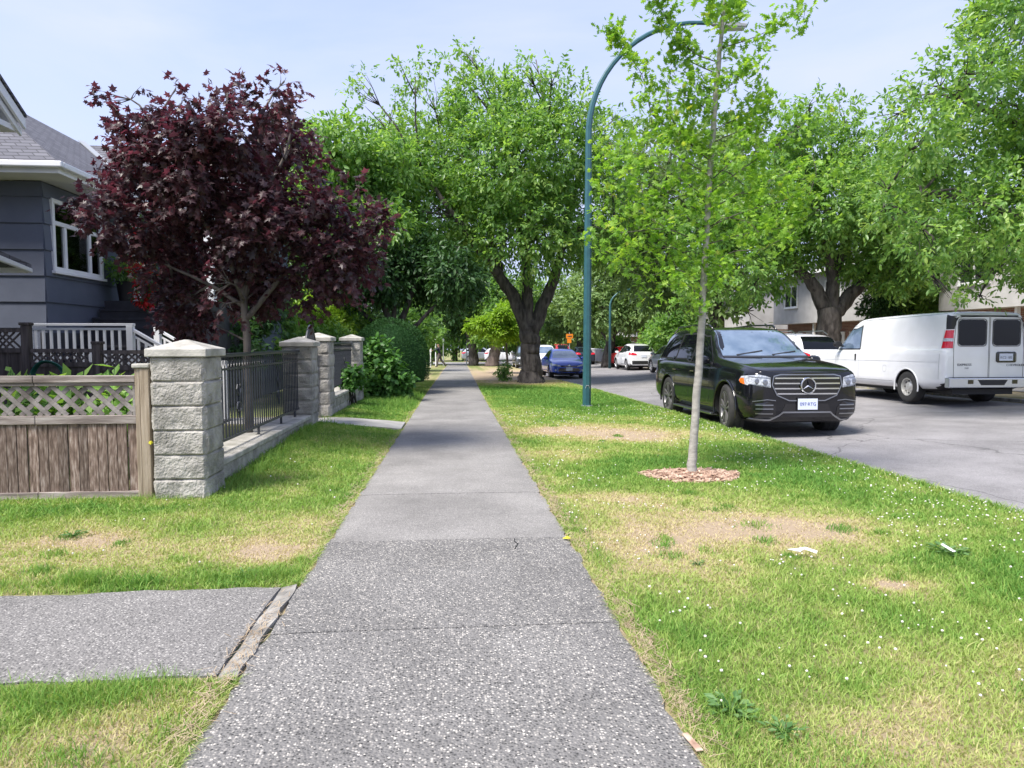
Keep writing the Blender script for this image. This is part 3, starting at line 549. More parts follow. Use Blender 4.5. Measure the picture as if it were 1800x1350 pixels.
def branches(parent, starts, blobs, tips, m, seed, r0=.05, nsub=5, name='branches'):
    r = np.random.default_rng(seed); mb = MB(); S = np.array(starts); o, bi = tips
    for k, b in enumerate(blobs):
        c = np.array(b[0]); s = S[np.argmin(np.linalg.norm(S-c, axis=1)+.6*np.maximum(0, S[:, 2]-c[2]))]
        mid = (s+c)/2+r.normal(0, .12, 3)*b[1]+[0, 0, .12*b[1]]
        mb.tube([s, (s*.6+mid*.4), mid, c*.85+mid*.15], [r0, r0*.85, r0*.65, r0*.4], 5)
        mine = o[bi == k]
        if len(mine):
            for q in mine[r.choice(len(mine), min(nsub, len(mine)), replace=False)]:
                a = mid*(1-.5)+c*.5; w = (a+q)/2+r.normal(0, .1, 3)*b[1]; mb.tube([a, w, q], [r0*.4, r0*.25, r0*.1], 4)
    return mb.build(name, m, parent, smooth=True)
def pxb(lst, Y, dep=0, seed=0, squash=1):   # photo-surveyed clumps: (u, v, r_px[, dY[, weight]])
    r = np.random.default_rng(seed+5); out = []
    for b in lst:
        dy = b[3] if len(b) > 3 and b[3] is not None else r.uniform(-dep, dep); y = Y+dy
        out.append((tuple(at(b[0], b[1], y)), b[2]*y/FPX, b[4] if len(b) > 4 else 1))
    return out
def pth(lst, Y):      # (u, v, r_px[, dY])
    P = [at(p[0], p[1], Y+(p[3] if len(p) > 3 else 0)) for p in lst]; return P, [p[2]*(Y+(p[3] if len(p) > 3 else 0))/FPX for p in lst]
def mktree(nm, Y, paths, blobs, leaf, m, bark, label, cat='tree', group=None, ntwig=2500, per=8, size=.14, seed=1, dep=1.5, r0=.05, nsub=5, basez=None, **kw):
    P = [pth(p, Y) for p in paths]; b0 = P[0][0][0].copy(); gzv = groundz(b0[0], b0[1]) if basez is None else basez
    b0[2] = gzv; P[0][0][0][2] = gzv-.12
    t = thing(nm, tuple(b0), label, cat, group); B = pxb(blobs, Y, dep, seed)
    limbs(t, P, bark, seed=seed); tips = crown(t, B, ntwig, per, leaf, size, m, seed, **kw)
    starts = [x for q, _ in P for x in q[1:]]
    branches(t, starts, B, tips, bark, seed, r0, nsub)
    return t
ROW = 'mature cherry trees lining both sides of the road'
# purple maple in the front yard
mktree('maple_tree', 9.6, [[(436, 700, 7), (434, 600, 6.5), (430, 530, 6), (424, 470, 6)], [(430, 530, 6), (400, 450, 4), (350, 380, 3), (300, 300, 2), (270, 220, 1.2)], [(430, 520, 6), (460, 420, 4.5), (450, 300, 3.5), (460, 200, 2)], [(434, 560, 5), (500, 480, 4), (570, 430, 3), (640, 400, 2)], [(455, 350, 3), (500, 280, 2.2), (520, 200, 1.5)], [(430, 540, 4), (370, 500, 3), (300, 470, 2), (200, 420, 1.5)], [(400, 460, 3), (395, 300, 2), (400, 160, 1.2)]],
  [(215, 165, 34, None, .22), (185, 195, 24, None, .3), (240, 215, 34, None, .5), (270, 270, 54), (312, 150, 13, None, .25), (345, 228, 38), (325, 185, 18, None, .35), (395, 170, 24, None, .6), (470, 180, 34), (503, 138, 14, None, .4), (420, 235, 52), (495, 235, 42), (320, 300, 74), (420, 330, 86), (525, 270, 34, None, .6), (210, 335, 34), (150, 362, 20), (190, 385, 34), (250, 390, 58), (510, 360, 66), (340, 410, 76), (455, 420, 76), (590, 400, 46), (660, 395, 28, None, .7), (625, 325, 22, None, .5), (590, 455, 50), (650, 450, 30), (545, 500, 38), (280, 465, 44), (325, 530, 34), (395, 495, 40), (435, 490, 42), (470, 500, 38), (440, 527, 22), (395, 535, 18), (312, 555, 24), (345, 560, 24), (585, 355, 34, None, .7), (240, 300, 42), (615, 500, 28, None, .6)],
  'maple', M['lf_maple'], M['barkm'], 'small purple leaved maple standing in the front yard behind the iron railing', ntwig=3200, per=6, size=.098, seed=11, dep=1.0, r0=.02, nsub=7, droop=.45, gap=.48, gfreq=2.6, twl=.26, shell=.30, basez=gz(0, 9.6)+.05)
# big cherry on the left boulevard
CH = 'cherry'
mktree('cherry_tree', 29.5, [[(932, 676, 27), (933, 667, 21), (933, 655, 18.5), (932, 620, 17), (930, 590, 17), (928, 575, 14)], [(929, 590, 13), (903, 520, 11), (872, 478, 9), (845, 440, 8, -1), (800, 380, 5, -1.5), (740, 300, 3, -1)], [(930, 585, 12), (926, 500, 9), (922, 430, 8, .5), (900, 330, 5, 1), (880, 220, 3, 1)], [(934, 590, 13), (960, 525, 11), (980, 480, 9), (990, 420, 7), (1010, 330, 5, .5), (1040, 250, 3)], [(985, 430, 5), (1030, 400, 4, -1), (1080, 390, 3, -1)], [(880, 480, 6), (860, 400, 5, 1.5), (780, 300, 3, 2)], [(922, 430, 5), (940, 330, 4), (950, 260, 3), (965, 300-80, 2)]],
  [(660, 200, 52, None, .35), (640, 150, 26, None, .2), (730, 120, 34, None, .25), (760, 170, 50, None, .5), (800, 120, 36, None, .3), (825, 90, 14, None, .35), (850, 190, 62), (930, 130, 30, None, .25), (940, 95, 14, None, .35), (970, 130, 22, None, .3), (930, 190, 58), (1000, 190, 50, None, .6), (740, 260, 80), (820, 280, 90), (900, 290, 95), (980, 270, 85), (1050, 240, 52, None, .6), (1090, 200, 24, None, .3), (690, 310, 66, -1), (650, 270, 44, None, .7), (670, 370, 50, -2), (720, 440, 46, -2), (760, 360, 85, -1), (850, 380, 90), (930, 400, 85), (1010, 380, 75), (1070, 360, 50, None, .7), (800, 425, 56), (770, 400, 60), (880, 425, 40), (950, 420, 34), (1008, 425, 40), (1050, 430, 42), (1075, 300, 45, None, .7), (700, 400, 50)],
  CH, M['lf_cherry'], M['bark'], 'big cherry tree with a thick forked trunk on the boulevard left of the blue car', group=ROW, ntwig=9500, per=9, size=.205, seed=21, dep=2.6, r0=.06, nsub=6, droop=.35, gap=.43, gfreq=.75, twl=.55, shell=.45, yellow=.6)
# right-hand cherry behind the white vans
mktree('cherry_tree', 25, [[(1462, 640, 24), (1460, 590, 22), (1458, 545, 21)], [(1455, 550, 15), (1430, 500, 11), (1390, 460, 8), (1330, 420, 6), (1280, 400, 4)], [(1460, 550, 14), (1465, 490, 10), (1450, 420, 7), (1420, 330, 5), (1400, 230, 3)], [(1465, 550, 15), (1500, 515, 12), (1530, 480, 9), (1560, 440, 6), (1590, 380, 4)], [(1465, 490, 8), (1490, 420, 6), (1500, 300, 3)]],
  [(1430, 185, 26, None, .3), (1400, 220, 38, None, .5), (1480, 200, 34, None, .3), (1350, 260, 55, None, .7), (1440, 270, 66), (1520, 270, 55), (1290, 330, 60), (1380, 340, 75), (1470, 350, 80), (1550, 350, 70), (1240, 400, 55), (1320, 410, 72), (1410, 420, 60), (1500, 420, 60), (1580, 420, 62), (1240, 470, 45), (1300, 470, 50), (1360, 470, 42), (1570, 480, 40), (1620, 440, 50), (1620, 370, 50), (1310, 510, 28, None, .6), (1220, 520, 30), (1510, 460, 36), (1640, 480, 36, None, .7)],
  CH, M['lf_cherry'], M['bark'], 'spreading cherry tree whose forked trunk stands between the black car and the white van', group=ROW, ntwig=6600, per=9, size=.19, seed=31, dep=2.4, r0=.06, nsub=6, droop=.3, gap=.41, gfreq=.7, twl=.5, shell=.45)
# big canopy at the right edge; its trunk stands outside the frame
mktree('cherry_tree', 13.5, [[(2110, 760, 42), (2090, 640, 36), (2060, 540, 32)], [(2070, 560, 24), (1960, 440, 18), (1850, 420, 12), (1770, 450, 5, .5), (1735, 495, 2.5, .8)], [(2060, 540, 22), (1960, 330, 15), (1800, 220, 8), (1680, 170, 4)], [(2050, 520, 20), (1980, 200, 12), (1880, 20, 7)], [(1850, 420, 9), (1730, 350, 6), (1620, 340, 4), (1550, 350, 2)]],
  [(1760, 60, 70), (1700, 120, 60, None, .7), (1640, 150, 46, None, .5), (1590, 170, 34, None, .3), (1550, 215, 40, None, .3), (1620, 235, 55, None, .7), (1740, 180, 80), (1820, 120, 110), (1680, 270, 75), (1600, 300, 60, None, .9), (1780, 290, 90), (1560, 330, 42, None, .8), (1660, 350, 70), (1750, 370, 80), (1840, 330, 100), (1700, 430, 50), (1640, 420, 46), (1790, 420, 46), (1590, 390, 46), (1900, 200, 130), (1900, 400, 100), (1780, 10, 70), (1850, 0, 100), (1560, 380, 30), (1690, 475, 30, None, .8), (1745, 465, 34), (1800, 470, 38), (1850, 480, 50), (1660, 520, 16, None, .6), (1720, 525, 18, None, .6), (1980, 60, 150), (2060, 240, 160), (1800, 380, 50)],
  CH, M['lf_cherry'], M['bark'], 'large cherry canopy hanging in from the right edge above the white van', group=ROW, ntwig=7600, per=9, size=.125, seed=41, dep=1.7, r0=.035, nsub=7, droop=.3, gap=.42, gfreq=1.1, twl=.38, shell=.4, yellow=.5)
# cherry row further along the opposite boulevard
mktree('cherry_tree', 34, [[(1262, 628, 14), (1262, 560, 13), (1255, 520, 11)], [(1255, 520, 8), (1210, 470, 6), (1160, 430, 4)], [(1258, 520, 8), (1290, 450, 6), (1300, 350, 4)]],
  [(1130, 260, 45, None, .7), (1180, 260, 55), (1240, 280, 60), (1300, 260, 45), (1120, 330, 55), (1200, 350, 70), (1280, 370, 70), (1100, 400, 50), (1160, 430, 60), (1230, 450, 60), (1300, 450, 60), (1110, 470, 42), (1200, 500, 42), (1260, 530, 34), (1330, 380, 40), (1150, 510, 36), (1310, 510, 36), (1330, 545, 26)],
  CH, M['lf_pale'], M['bark'], 'cherry tree filling the gap behind the slender young oak', group=ROW, ntwig=3600, per=7, size=.30, seed=51, dep=2.5, r0=.07, droop=.3, gap=.40, gfreq=.6, twl=.6, shell=.45)
mktree('cherry_tree', 50, [[(1068, 628, 13), (1072, 605, 9), (1078, 580, 8)], [(1074, 600, 6), (1050, 570, 5), (1040, 540, 4)], [(1078, 585, 7), (1105, 560, 5), (1130, 540, 3)]],
  [(1040, 500, 32), (1080, 480, 40), (1130, 490, 40), (1060, 540, 34), (1110, 540, 34), (1150, 530, 34), (1020, 540, 24), (1090, 440, 34), (1180, 560, 22), (1140, 450, 34)],
  'simple', M['lf_pale'], M['bark'], 'pale green cherry tree leaning over the white hatchback across the road', group=ROW, ntwig=2600, per=7, size=.40, seed=52, dep=3, r0=.09, gap=.36, gfreq=.35, twl=.9, shell=.5)
mktree('cherry_tree', 58, [[(1128, 622, 9), (1128, 590, 8), (1125, 560, 7)]], [(1120, 540, 30), (1150, 530, 28), (1100, 550, 22), (1170, 560, 24), (1200, 545, 28), (1230, 570, 22)], 'simple', M['lf_pale'], M['barkp'], 'straight reddish trunk directly behind the white hatchback', 'tree', ROW, ntwig=1300, per=7, size=.42, seed=53, dep=2, r0=.08, gap=.36, gfreq=.35, twl=.9)
mktree('cherry_tree', 64, [[(1021, 630, 9), (1022, 600, 8), (1020, 570, 6)]], [(1000, 540, 32), (1025, 560, 26), (1040, 570, 20), (980, 565, 24), (1000, 505, 22, None, .5)], 'simple', M['lf_pale'], M['bark'], 'slim dark trunked tree just left of the blue green lamp post', 'tree', ROW, ntwig=1400, per=7, size=.42, seed=54, dep=3, r0=.08, gap=.36, gfreq=.35, twl=.9)
mktree('cherry_tree', 80, [[(992, 622, 6), (992, 600, 5), (990, 580, 4)]], [(965, 560, 26), (990, 580, 20), (1010, 590, 14), (960, 590, 18), (940, 570, 24)], 'simple', M['lf_pale'], M['bark'], 'distant pale tree seen between the big forked trunk and the orange sign', 'tree', ROW, ntwig=1200, per=7, size=.5, seed=55, dep=4, r0=.08, gap=.36, gfreq=.3, twl=1.)
# left boulevard, far
mktree('cherry_tree', 61, [[(833, 645, 9), (832, 620, 8), (826, 590, 8), (820, 560, 6)], [(828, 600, 5), (845, 575, 4), (860, 550, 3)]], [(800, 520, 40), (840, 510, 40), (780, 560, 26), (820, 560, 30), (860, 545, 30), (770, 500, 40), (850, 480, 40), (810, 470, 40), (890, 520, 30), (770, 455, 34)], 'simple', M['lf_dark'], M['bark'], 'dark trunked tree right beside the far end of the sidewalk', 'tree', ROW, ntwig=2600, per=7, size=.42, seed=56, dep=3, r0=.09, gap=.34, gfreq=.35, twl=.9, shell=.5)
mktree('cherry_tree', 59, [[(863, 646, 13), (868, 625, 10), (874, 600, 9), (880, 575, 8)], [(872, 600, 6), (895, 570, 5)]], [(890, 560, 30), (860, 560, 26), (920, 560, 30), (880, 525, 30), (930, 520, 30), (900, 590, 18), (850, 585, 16)], 'simple', M['lf_cherry'], M['barkp'], 'tree with a leaning pinkish trunk between the dark trunk and the forked cherry', 'tree', ROW, ntwig=1700, per=7, size=.40, seed=57, dep=2.5, r0=.08, gap=.36, gfreq=.35, twl=.8)
mktree('small_tree', 41, [[(893, 652, 2.2), (891, 620, 2), (888, 590, 1.6)]], [(832, 574, 8), (848, 580, 9), (872, 583, 10), (893, 590, 10), (858, 566, 8), (880, 552, 8), (905, 578, 9), (845, 567, 7), (900, 562, 9), (878, 598, 7), (920, 590, 7), (888, 540, 6)], 'simple', M['lf_lime'], M['barkm'], 'little lime green tree lit up left of the forked cherry trunk', ntwig=1300, per=7, size=.24, seed=58, dep=1.2, r0=.02, gap=.3, gfreq=1, twl=.4, flat=.6, shell=.3, droop=.2)
mktree('sapling', 31, [[(886, 668, 1), (886, 650, 1)]], [(883, 655, 8), (890, 662, 6), (889, 645, 6)], 'simple', M['lf_cherry'], M['barkm'], 'knee high leafy sapling on the dry grass beside the forked cherry', 'sapling', ntwig=120, per=6, size=.14, seed=59, dep=.2, r0=.01, gap=.2, twl=.2, shell=.1)
# trees in the left yards
mktree('shade_tree', 25, [[(690, 620, 6), (690, 580, 6), (670, 520, 5), (640, 470, 4)], [(690, 600, 6), (715, 540, 5), (740, 470, 4)], [(688, 600, 5), (650, 560, 4), (600, 520, 3), (580, 480, 2)], [(690, 590, 5), (695, 520, 4), (700, 440, 3)], [(692, 600, 4), (735, 570, 3.5), (780, 520, 3)]],
  [(660, 450, 46), (720, 455, 44), (610, 470, 42), (765, 465, 40), (680, 480, 46), (740, 485, 42), (800, 480, 40), (620, 500, 30), (790, 510, 26), (830, 500, 22), (560, 480, 34)],
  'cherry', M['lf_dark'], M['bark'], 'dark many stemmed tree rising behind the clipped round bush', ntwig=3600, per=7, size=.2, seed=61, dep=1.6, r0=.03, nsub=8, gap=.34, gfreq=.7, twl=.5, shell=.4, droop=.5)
mktree('ash_tree', 27, [[(610, 640, 8), (608, 520, 7), (605, 420, 6)]],
  [(555, 265, 42), (600, 260, 46), (640, 300, 50), (580, 310, 50), (540, 330, 46), (620, 350, 56), (660, 345, 40), (690, 290, 40), (560, 380, 56), (620, 420, 60), (540, 250, 24, None, .6), (680, 400, 40), (500, 420, 60)],
  'cherry', M['lf_cherry'], M['barkm'], 'bright green tree behind the purple maple, showing above its right shoulder', ntwig=3300, per=8, size=.24, seed=62, dep=1.8, r0=.05, gap=.36, gfreq=.6, twl=.6, shell=.5, droop=.6)
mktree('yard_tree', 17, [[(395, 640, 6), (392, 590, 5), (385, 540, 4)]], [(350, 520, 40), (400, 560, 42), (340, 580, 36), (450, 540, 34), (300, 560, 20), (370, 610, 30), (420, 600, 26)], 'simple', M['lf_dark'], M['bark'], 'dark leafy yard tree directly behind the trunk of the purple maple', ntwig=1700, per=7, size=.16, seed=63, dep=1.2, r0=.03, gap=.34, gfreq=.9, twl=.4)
def shrub(nm, Y, blobs, leaf, m, label, cat='shrub', ntwig=900, per=7, size=.12, seed=1, dep=.5, stemv=None, **kw):
    B = pxb(blobs, Y, dep, seed); c = np.mean([b[0] for b in B], 0); bz = float(surf([c[0]], [c[1]])[0])
    t = thing(nm, (c[0], c[1], bz), label, cat, kw.pop('group', None)); tips = crown(t, B, ntwig, per, leaf, size, m, seed, name='foliage', **kw)
    mb = MB()
    r = np.random.default_rng(seed)
    for b in B:
        for k in range(3): mb.tube([(c[0]+r.normal(0, .08), c[1]+r.normal(0, .08), bz-.05), (c[0]*.4+b[0][0]*.6, c[1]*.4+b[0][1]*.6, bz*.5+b[0][2]*.5), b[0]+r.normal(0, .2, 3)*b[1]], [.02, .014, .006], 4)
    mb.build('stems', M['bark'], t, smooth=True); return t
HG = 'sunlit hedge shrubs at the back of the left yards'
for k, (u, v, r_, Y) in enumerate([(470, 560, 36, 22), (520, 575, 40, 23), (570, 560, 40, 24), (620, 580, 34, 25), (450, 600, 26, 21), (540, 610, 30, 22), (590, 605, 28, 23)]):
    lab = ['yellow green shrub behind the iron railing, farthest left of the sunlit ones', 'yellow green shrub seen above the middle of the iron railing', 'tall sunlit shrub directly behind the second stone pier', 'sunlit shrub behind the third stone pier', 'low sunlit shrub just right of the maple trunk', 'low sunlit shrub behind the railing end', 'low sunlit shrub behind the arched gate'][k]
    shrub('shrub', Y, [(u, v, r_), (u+18, v+14, r_*.7), (u-18, v+10, r_*.7), (u, v+28, r_*.7)], 'simple', M['lf_lime'] if k in (1, 2) else M['lf_cherry'], lab, ntwig=850, size=.17, seed=70+k, dep=.8, gap=.36, gfreq=1.1, twl=.35, shell=.3, group=HG)
# clipped boxwood dome
def dome(nm, c, rx, ry, rz, n, size, m, label, cat, seed):
    r = np.random.default_rng(seed); t = thing(nm, c, label, cat); u = nrm(r.normal(size=(n, 3))); u = u[u[:, 2] > -.35]; lump = 1+.05*(fbm(u, 2.5, 2, seed)-.5)*2
    q = np.sign(u)*np.abs(u)**.85; q = nrm(q)
    pos = np.array(c)+[0, 0, rz*.42]+q*[rx, ry, rz*.58]*lump[:, None]*r.uniform(.93, 1.01, len(u))[:, None]
    dr = nrm(u+r.normal(0, .6, u.shape)); up = nrm(u+r.normal(0, .4, u.shape))
    leafmesh('foliage', pos, dr, up, size*r.uniform(.6, 1.2, len(u)), 'simple', np.clip(.35+.3*r.random(len(u))+.6*(fbm(pos, 3, 2, 3)-.5), 0, 1), m, t)
    mb = MB(); prof = [(-rz*.16+rz*.42+rz*.56*math.sin(a), max(.001, math.cos(a))) for a in np.linspace(-.35, 1.57, 10)]
    mb.lathe([(z, r_) for z, r_ in prof], 24, 'z'); mb.V = [(c[0]+x*rx*.9, c[1]+y*ry*.9, c[2]+z+.16*rz*.6) for x, y, z in mb.V]; mb.build('core', M['lf_box'], t, smooth=True)
    mb = MB(); mb.tube([(c[0], c[1], c[2]-.1), (c[0], c[1], c[2]+.6)], .08, 7); mb.build('stem', M['bark'], t); return t
dome('clipped_bush', (-2.1, 22.6, gz(0, 22.6)+.0), 1.28, 1.25, 2.5, 26000, .055, M['lf_box'], 'large dark green bush clipped into a dome on the left of the sidewalk', 'bush', 81)
shrub('hydrangea', 19.2, [(668, 625, 20), (650, 650, 26), (680, 650, 26), (660, 680, 30), (690, 680, 26), (640, 690, 24), (712, 672, 14), (700, 695, 16), (650, 612, 12), (670, 600, 9)], 'round', M['lf_hyd'], 'broad leaved bright green bush in front of the clipped dome, beside the last stone pier', 'bush', ntwig=900, per=6, size=.15, seed=82, dep=.3, gap=.3, gfreq=2, twl=.2, shell=.35, droop=.4)
shrub('climber', 16.2, [(625, 655, 12), (620, 672, 14), (612, 662, 10)], 'round', M['lf_hyd'], 'small leafy climber growing over the short railing by the last pier', 'plant', ntwig=110, per=6, size=.12, seed=83, dep=.1, gap=.3, gfreq=2, twl=.15, shell=.3)
# backdrop of big trees closing the street
BG = 'distant trees closing off the street'
k = 0
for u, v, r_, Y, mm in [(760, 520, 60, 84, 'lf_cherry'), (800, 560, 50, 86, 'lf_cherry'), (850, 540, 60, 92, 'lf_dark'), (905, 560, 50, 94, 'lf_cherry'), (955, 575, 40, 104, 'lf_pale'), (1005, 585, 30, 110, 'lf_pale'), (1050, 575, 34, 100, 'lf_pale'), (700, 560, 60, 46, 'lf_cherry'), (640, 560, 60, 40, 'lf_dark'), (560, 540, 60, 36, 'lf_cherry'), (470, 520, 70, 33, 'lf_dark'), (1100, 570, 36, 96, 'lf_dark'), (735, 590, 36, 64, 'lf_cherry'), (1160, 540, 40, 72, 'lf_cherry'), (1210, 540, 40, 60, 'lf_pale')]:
    lab = ['leafy tree filling the view left of the far walker', 'far tree straight beyond the end of the sidewalk', 'dark distant tree right of the sidewalk end', 'distant tree hidden behind the leaning pink trunk', 'pale distant tree right of the forked cherry trunk', 'faint pale tree at the very end of the road', 'pale tree beyond the orange sign to its right', 'tree behind the dark clipped dome', 'dark tree behind the multi stemmed shade tree', 'tall green tree behind the purple maple on its right', 'dark tree behind the middle of the purple maple', 'dark distant tree beyond the white hatchback', 'low tree beside the far walker', 'tree above the roof of the white hatchback', 'pale tree behind the lower twigs of the young oak'][k]
    mktree('background_tree', Y, [[(u, 634 if Y > 60 else 650, r_*.1), (u, v+r_*.4, r_*.08), (u, v, r_*.06)]], [(u+dx*r_, v+dy*r_, rr*r_) for dx, dy, rr in ((0, -.5, .6), (-.6, -.1, .55), (.6, -.1, .55), (0, .2, .6), (-.4, .5, .5), (.4, .5, .5), (-.9, .4, .4), (.9, .4, .4), (.1, .75, .45))], 'simple', M[mm], M['bark'], lab, 'tree', BG, ntwig=1100, per=7, size=.0062*Y+.02, seed=100+k, dep=r_*Y/FPX*.4, r0=.06, nsub=2, gap=.34, gfreq=.35, twl=.011*Y, shell=.45)
    k += 1
# shrubs across the road
k = 0
OH = 'hedges along the townhouses across the road'
for u, v, r_, Y, mm, lab in [(1560, 520, 36, 27, 'lf_dark', 'dark green shrub mass above the cab of the white van'), (1620, 515, 38, 27.5, 'lf_cherry', 'taller green shrub over the middle of the white van'), (1800, 520, 30, 24, 'lf_lime', 'bright green bush at the right edge behind the white van'), (1165, 590, 30, 44, 'lf_cherry', 'dense green bush right of the white hatchback'), (1090, 612, 10, 52, 'lf_cherry', 'small round hedge left of the white hatchback'), (1190, 570, 34, 42, 'lf_cherry', 'tall bush above the roof of the black car'), (1680, 530, 26, 27, 'lf_dark', 'dark shrub above the rear of the white van')]:
    shrub('hedge_shrub', Y, [(u, v, r_), (u-r_*.6, v+r_*.5, r_*.7), (u+r_*.6, v+r_*.5, r_*.7), (u, v+r_, r_*.8), (u+.3*r_, v-.6*r_, r_*.5)], 'simple', M[mm], lab, ntwig=1000, size=.0062*Y, seed=130+k, dep=.7, gap=.34, gfreq=.8, twl=.012*Y, shell=.35, group=OH); k += 1
# young oak with stake-thin trunk
def young_oak():
    Y = 7.5; t = thing('young_oak', (2.69, 7.5, gz(0, 7.5)), 'slender young oak with pale lobed leaves standing in the wood chip ring', 'tree')
    T = [(1217, 842, 9.5), (1219, 780, 7.6), (1226, 680, 7), (1233, 580, 6.3), (1240, 450, 5.6), (1246, 340, 5.5), (1252, 250, 4.9), (1260, 140, 4.2), (1268, 60, 3.4), (1277, -30, 2.4), (1282, -110, 1.2)]
    P, rr = pth(T, Y); P[0][2] = gz(0, 7.5)-.03; limbs(t, [(P, rr)], M['barkg'], rough=.05, seed=2)
    r = np.random.default_rng(77); br = []; pos = []; dr = []
    def at_t(v): vs = [p[1] for p in T][::-1]; us = [p[0] for p in T][::-1]; return float(np.interp(v, vs, us))
    BR = [(285, [(1190, 235), (1145, 205), (1130, 130), (1095, 85), (1070, 50)]), (270, [(1205, 250), (1170, 190), (1180, 120)]), (85, [(1300, 75), (1340, 60), (1385, 30), (1415, 5)]), (110, [(1220, 95), (1185, 55), (1160, 10), (1150, -30)]), (130, [(1215, 110), (1190, 85), (1180, 70)]),
          (160, [(1225, 150), (1205, 145)]), (170, [(1285, 150), (1315, 110), (1325, 125)]), (230, [(1290, 210), (1330, 190), (1345, 160)]), (250, [(1300, 230), (1350, 210), (1350, 175)]), (200, [(1215, 175), (1200, 160)]), (60, [(1290, 10), (1310, -30)]), (30, [(1250, 0), (1240, -40)]),
          (350, [(1190, 310), (1120, 270), (1070, 250)]), (380, [(1160, 330), (1090, 310), (1060, 270)]), (400, [(1180, 370), (1110, 370), (1060, 330)]), (430, [(1170, 400), (1090, 410), (1050, 400)]), (470, [(1180, 430), (1110, 450), (1050, 440)]), (500, [(1190, 470), (1130, 490), (1070, 450)]),
          (340, [(1300, 300), (1360, 260), (1420, 210)]), (370, [(1300, 340), (1370, 310), (1430, 280)]), (400, [(1310, 370), (1390, 350), (1430, 320)]), (430, [(1310, 410), (1380, 400), (1440, 370)]), (470, [(1290, 440), (1340, 440), (1390, 410)]), (310, [(1200, 280), (1160, 260)]), (320, [(1290, 280), (1330, 240)]), (520, [(1265, 490), (1270, 470)]), (530, [(1210, 500), (1160, 500)]),
          (300, [(1280, 300), (1310, 330), (1350, 330)]), (450, [(1210, 440), (1150, 460), (1100, 480)]), (360, [(1220, 340), (1170, 350), (1130, 340)]), (410, [(1270, 380), (1320, 390), (1340, 420)])]
    for k, (v0, pts) in enumerate(BR):
        s = np.array(at(at_t(v0), v0, Y)); dy = r.uniform(-.55, .55)*(1 if v0 > 260 else .7); Q = [s]
        for j, (u, v) in enumerate(pts): Q.append(at(u, v, Y+dy*(j+1)/len(pts)))
        Q = np.array(Q); n = len(Q); w = .0075 if v0 > 250 else .0065; br.append((Q, list(np.linspace(w, .002, n))))
        ln = np.linalg.norm(np.diff(Q, axis=0), axis=1).sum(); m = int(ln*(30 if v0 > 290 else 44)); tt = np.clip(r.uniform(.25 if v0 < 260 else .12, 1.05, m), 0, 1)*(n-1)
        C = np.stack([np.interp(tt, range(n), Q[:, i]) for i in range(3)], 1); spread = .16 if v0 > 290 else .085
        C = C+r.normal(0, spread, (m, 3))*[.8, 1, .8]
        for c in C:
            q = r.integers(4, 8); d0 = nrm(r.normal(size=3)); pos.append(c+r.normal(0, .035, (q, 3))); dr.append(nrm(r.normal(size=(q, 3))+d0*.4))
        for _ in range(int(ln*3)):
            a = C[r.integers(len(C))]; b = Q[np.argmin(np.linalg.norm(Q-a, axis=1))]; br.append(([b, (a+b)/2+r.normal(0, .02, 3), a], [.004, .003, .0015]))
    for v0 in np.linspace(-60, 560, 60):       # leaf tufts close to the stem
        c = at(at_t(v0), v0, Y)+r.normal(0, .07, 3); q = 9; pos.append(c+r.normal(0, .05, (q, 3))); dr.append(nrm(r.normal(size=(q, 3))))
    limbs(t, br, M['barkm'], 'branches', n=5, seed=3)
    pos = np.concatenate(pos); dr = np.concatenate(dr); n = len(pos); up = nrm(np.array([0, 0, 1.])+r.normal(0, .6, (n, 3)))
    leafmesh('crown', pos, dr, up, .098*r.uniform(.55, 1.15, n), 'oak', np.clip(.1+.62*r.random(n)**1.1+.3*(r.random(n) < .05), 0, 1), M['lf_oak'], t); print('oak leaves', n)
young_oak()
weed(1.09, 2.55, .15, 46, 'large leafy weed clump by the right edge of the sidewalk, nearest the viewer', 1)
weed(1.22, 2.38, .12, 30, 'smaller leafy weed just beside the large clump at the bottom', 2)
weed(3.44, 4.45, .20, 50, 'bluish green weed clump around the small litter strip at the right', 4)
weed(1.62, 4.38, .09, 16, 'low weed rosette in the middle of the dry patch', 3)
weed(-2.95, 5.45, .14, 26, 'low dark weed on the left lawn in front of the wooden fence', 5)
weed(-1.35, 4.40, .12, 26, 'weed on the far side of the side path', 6)
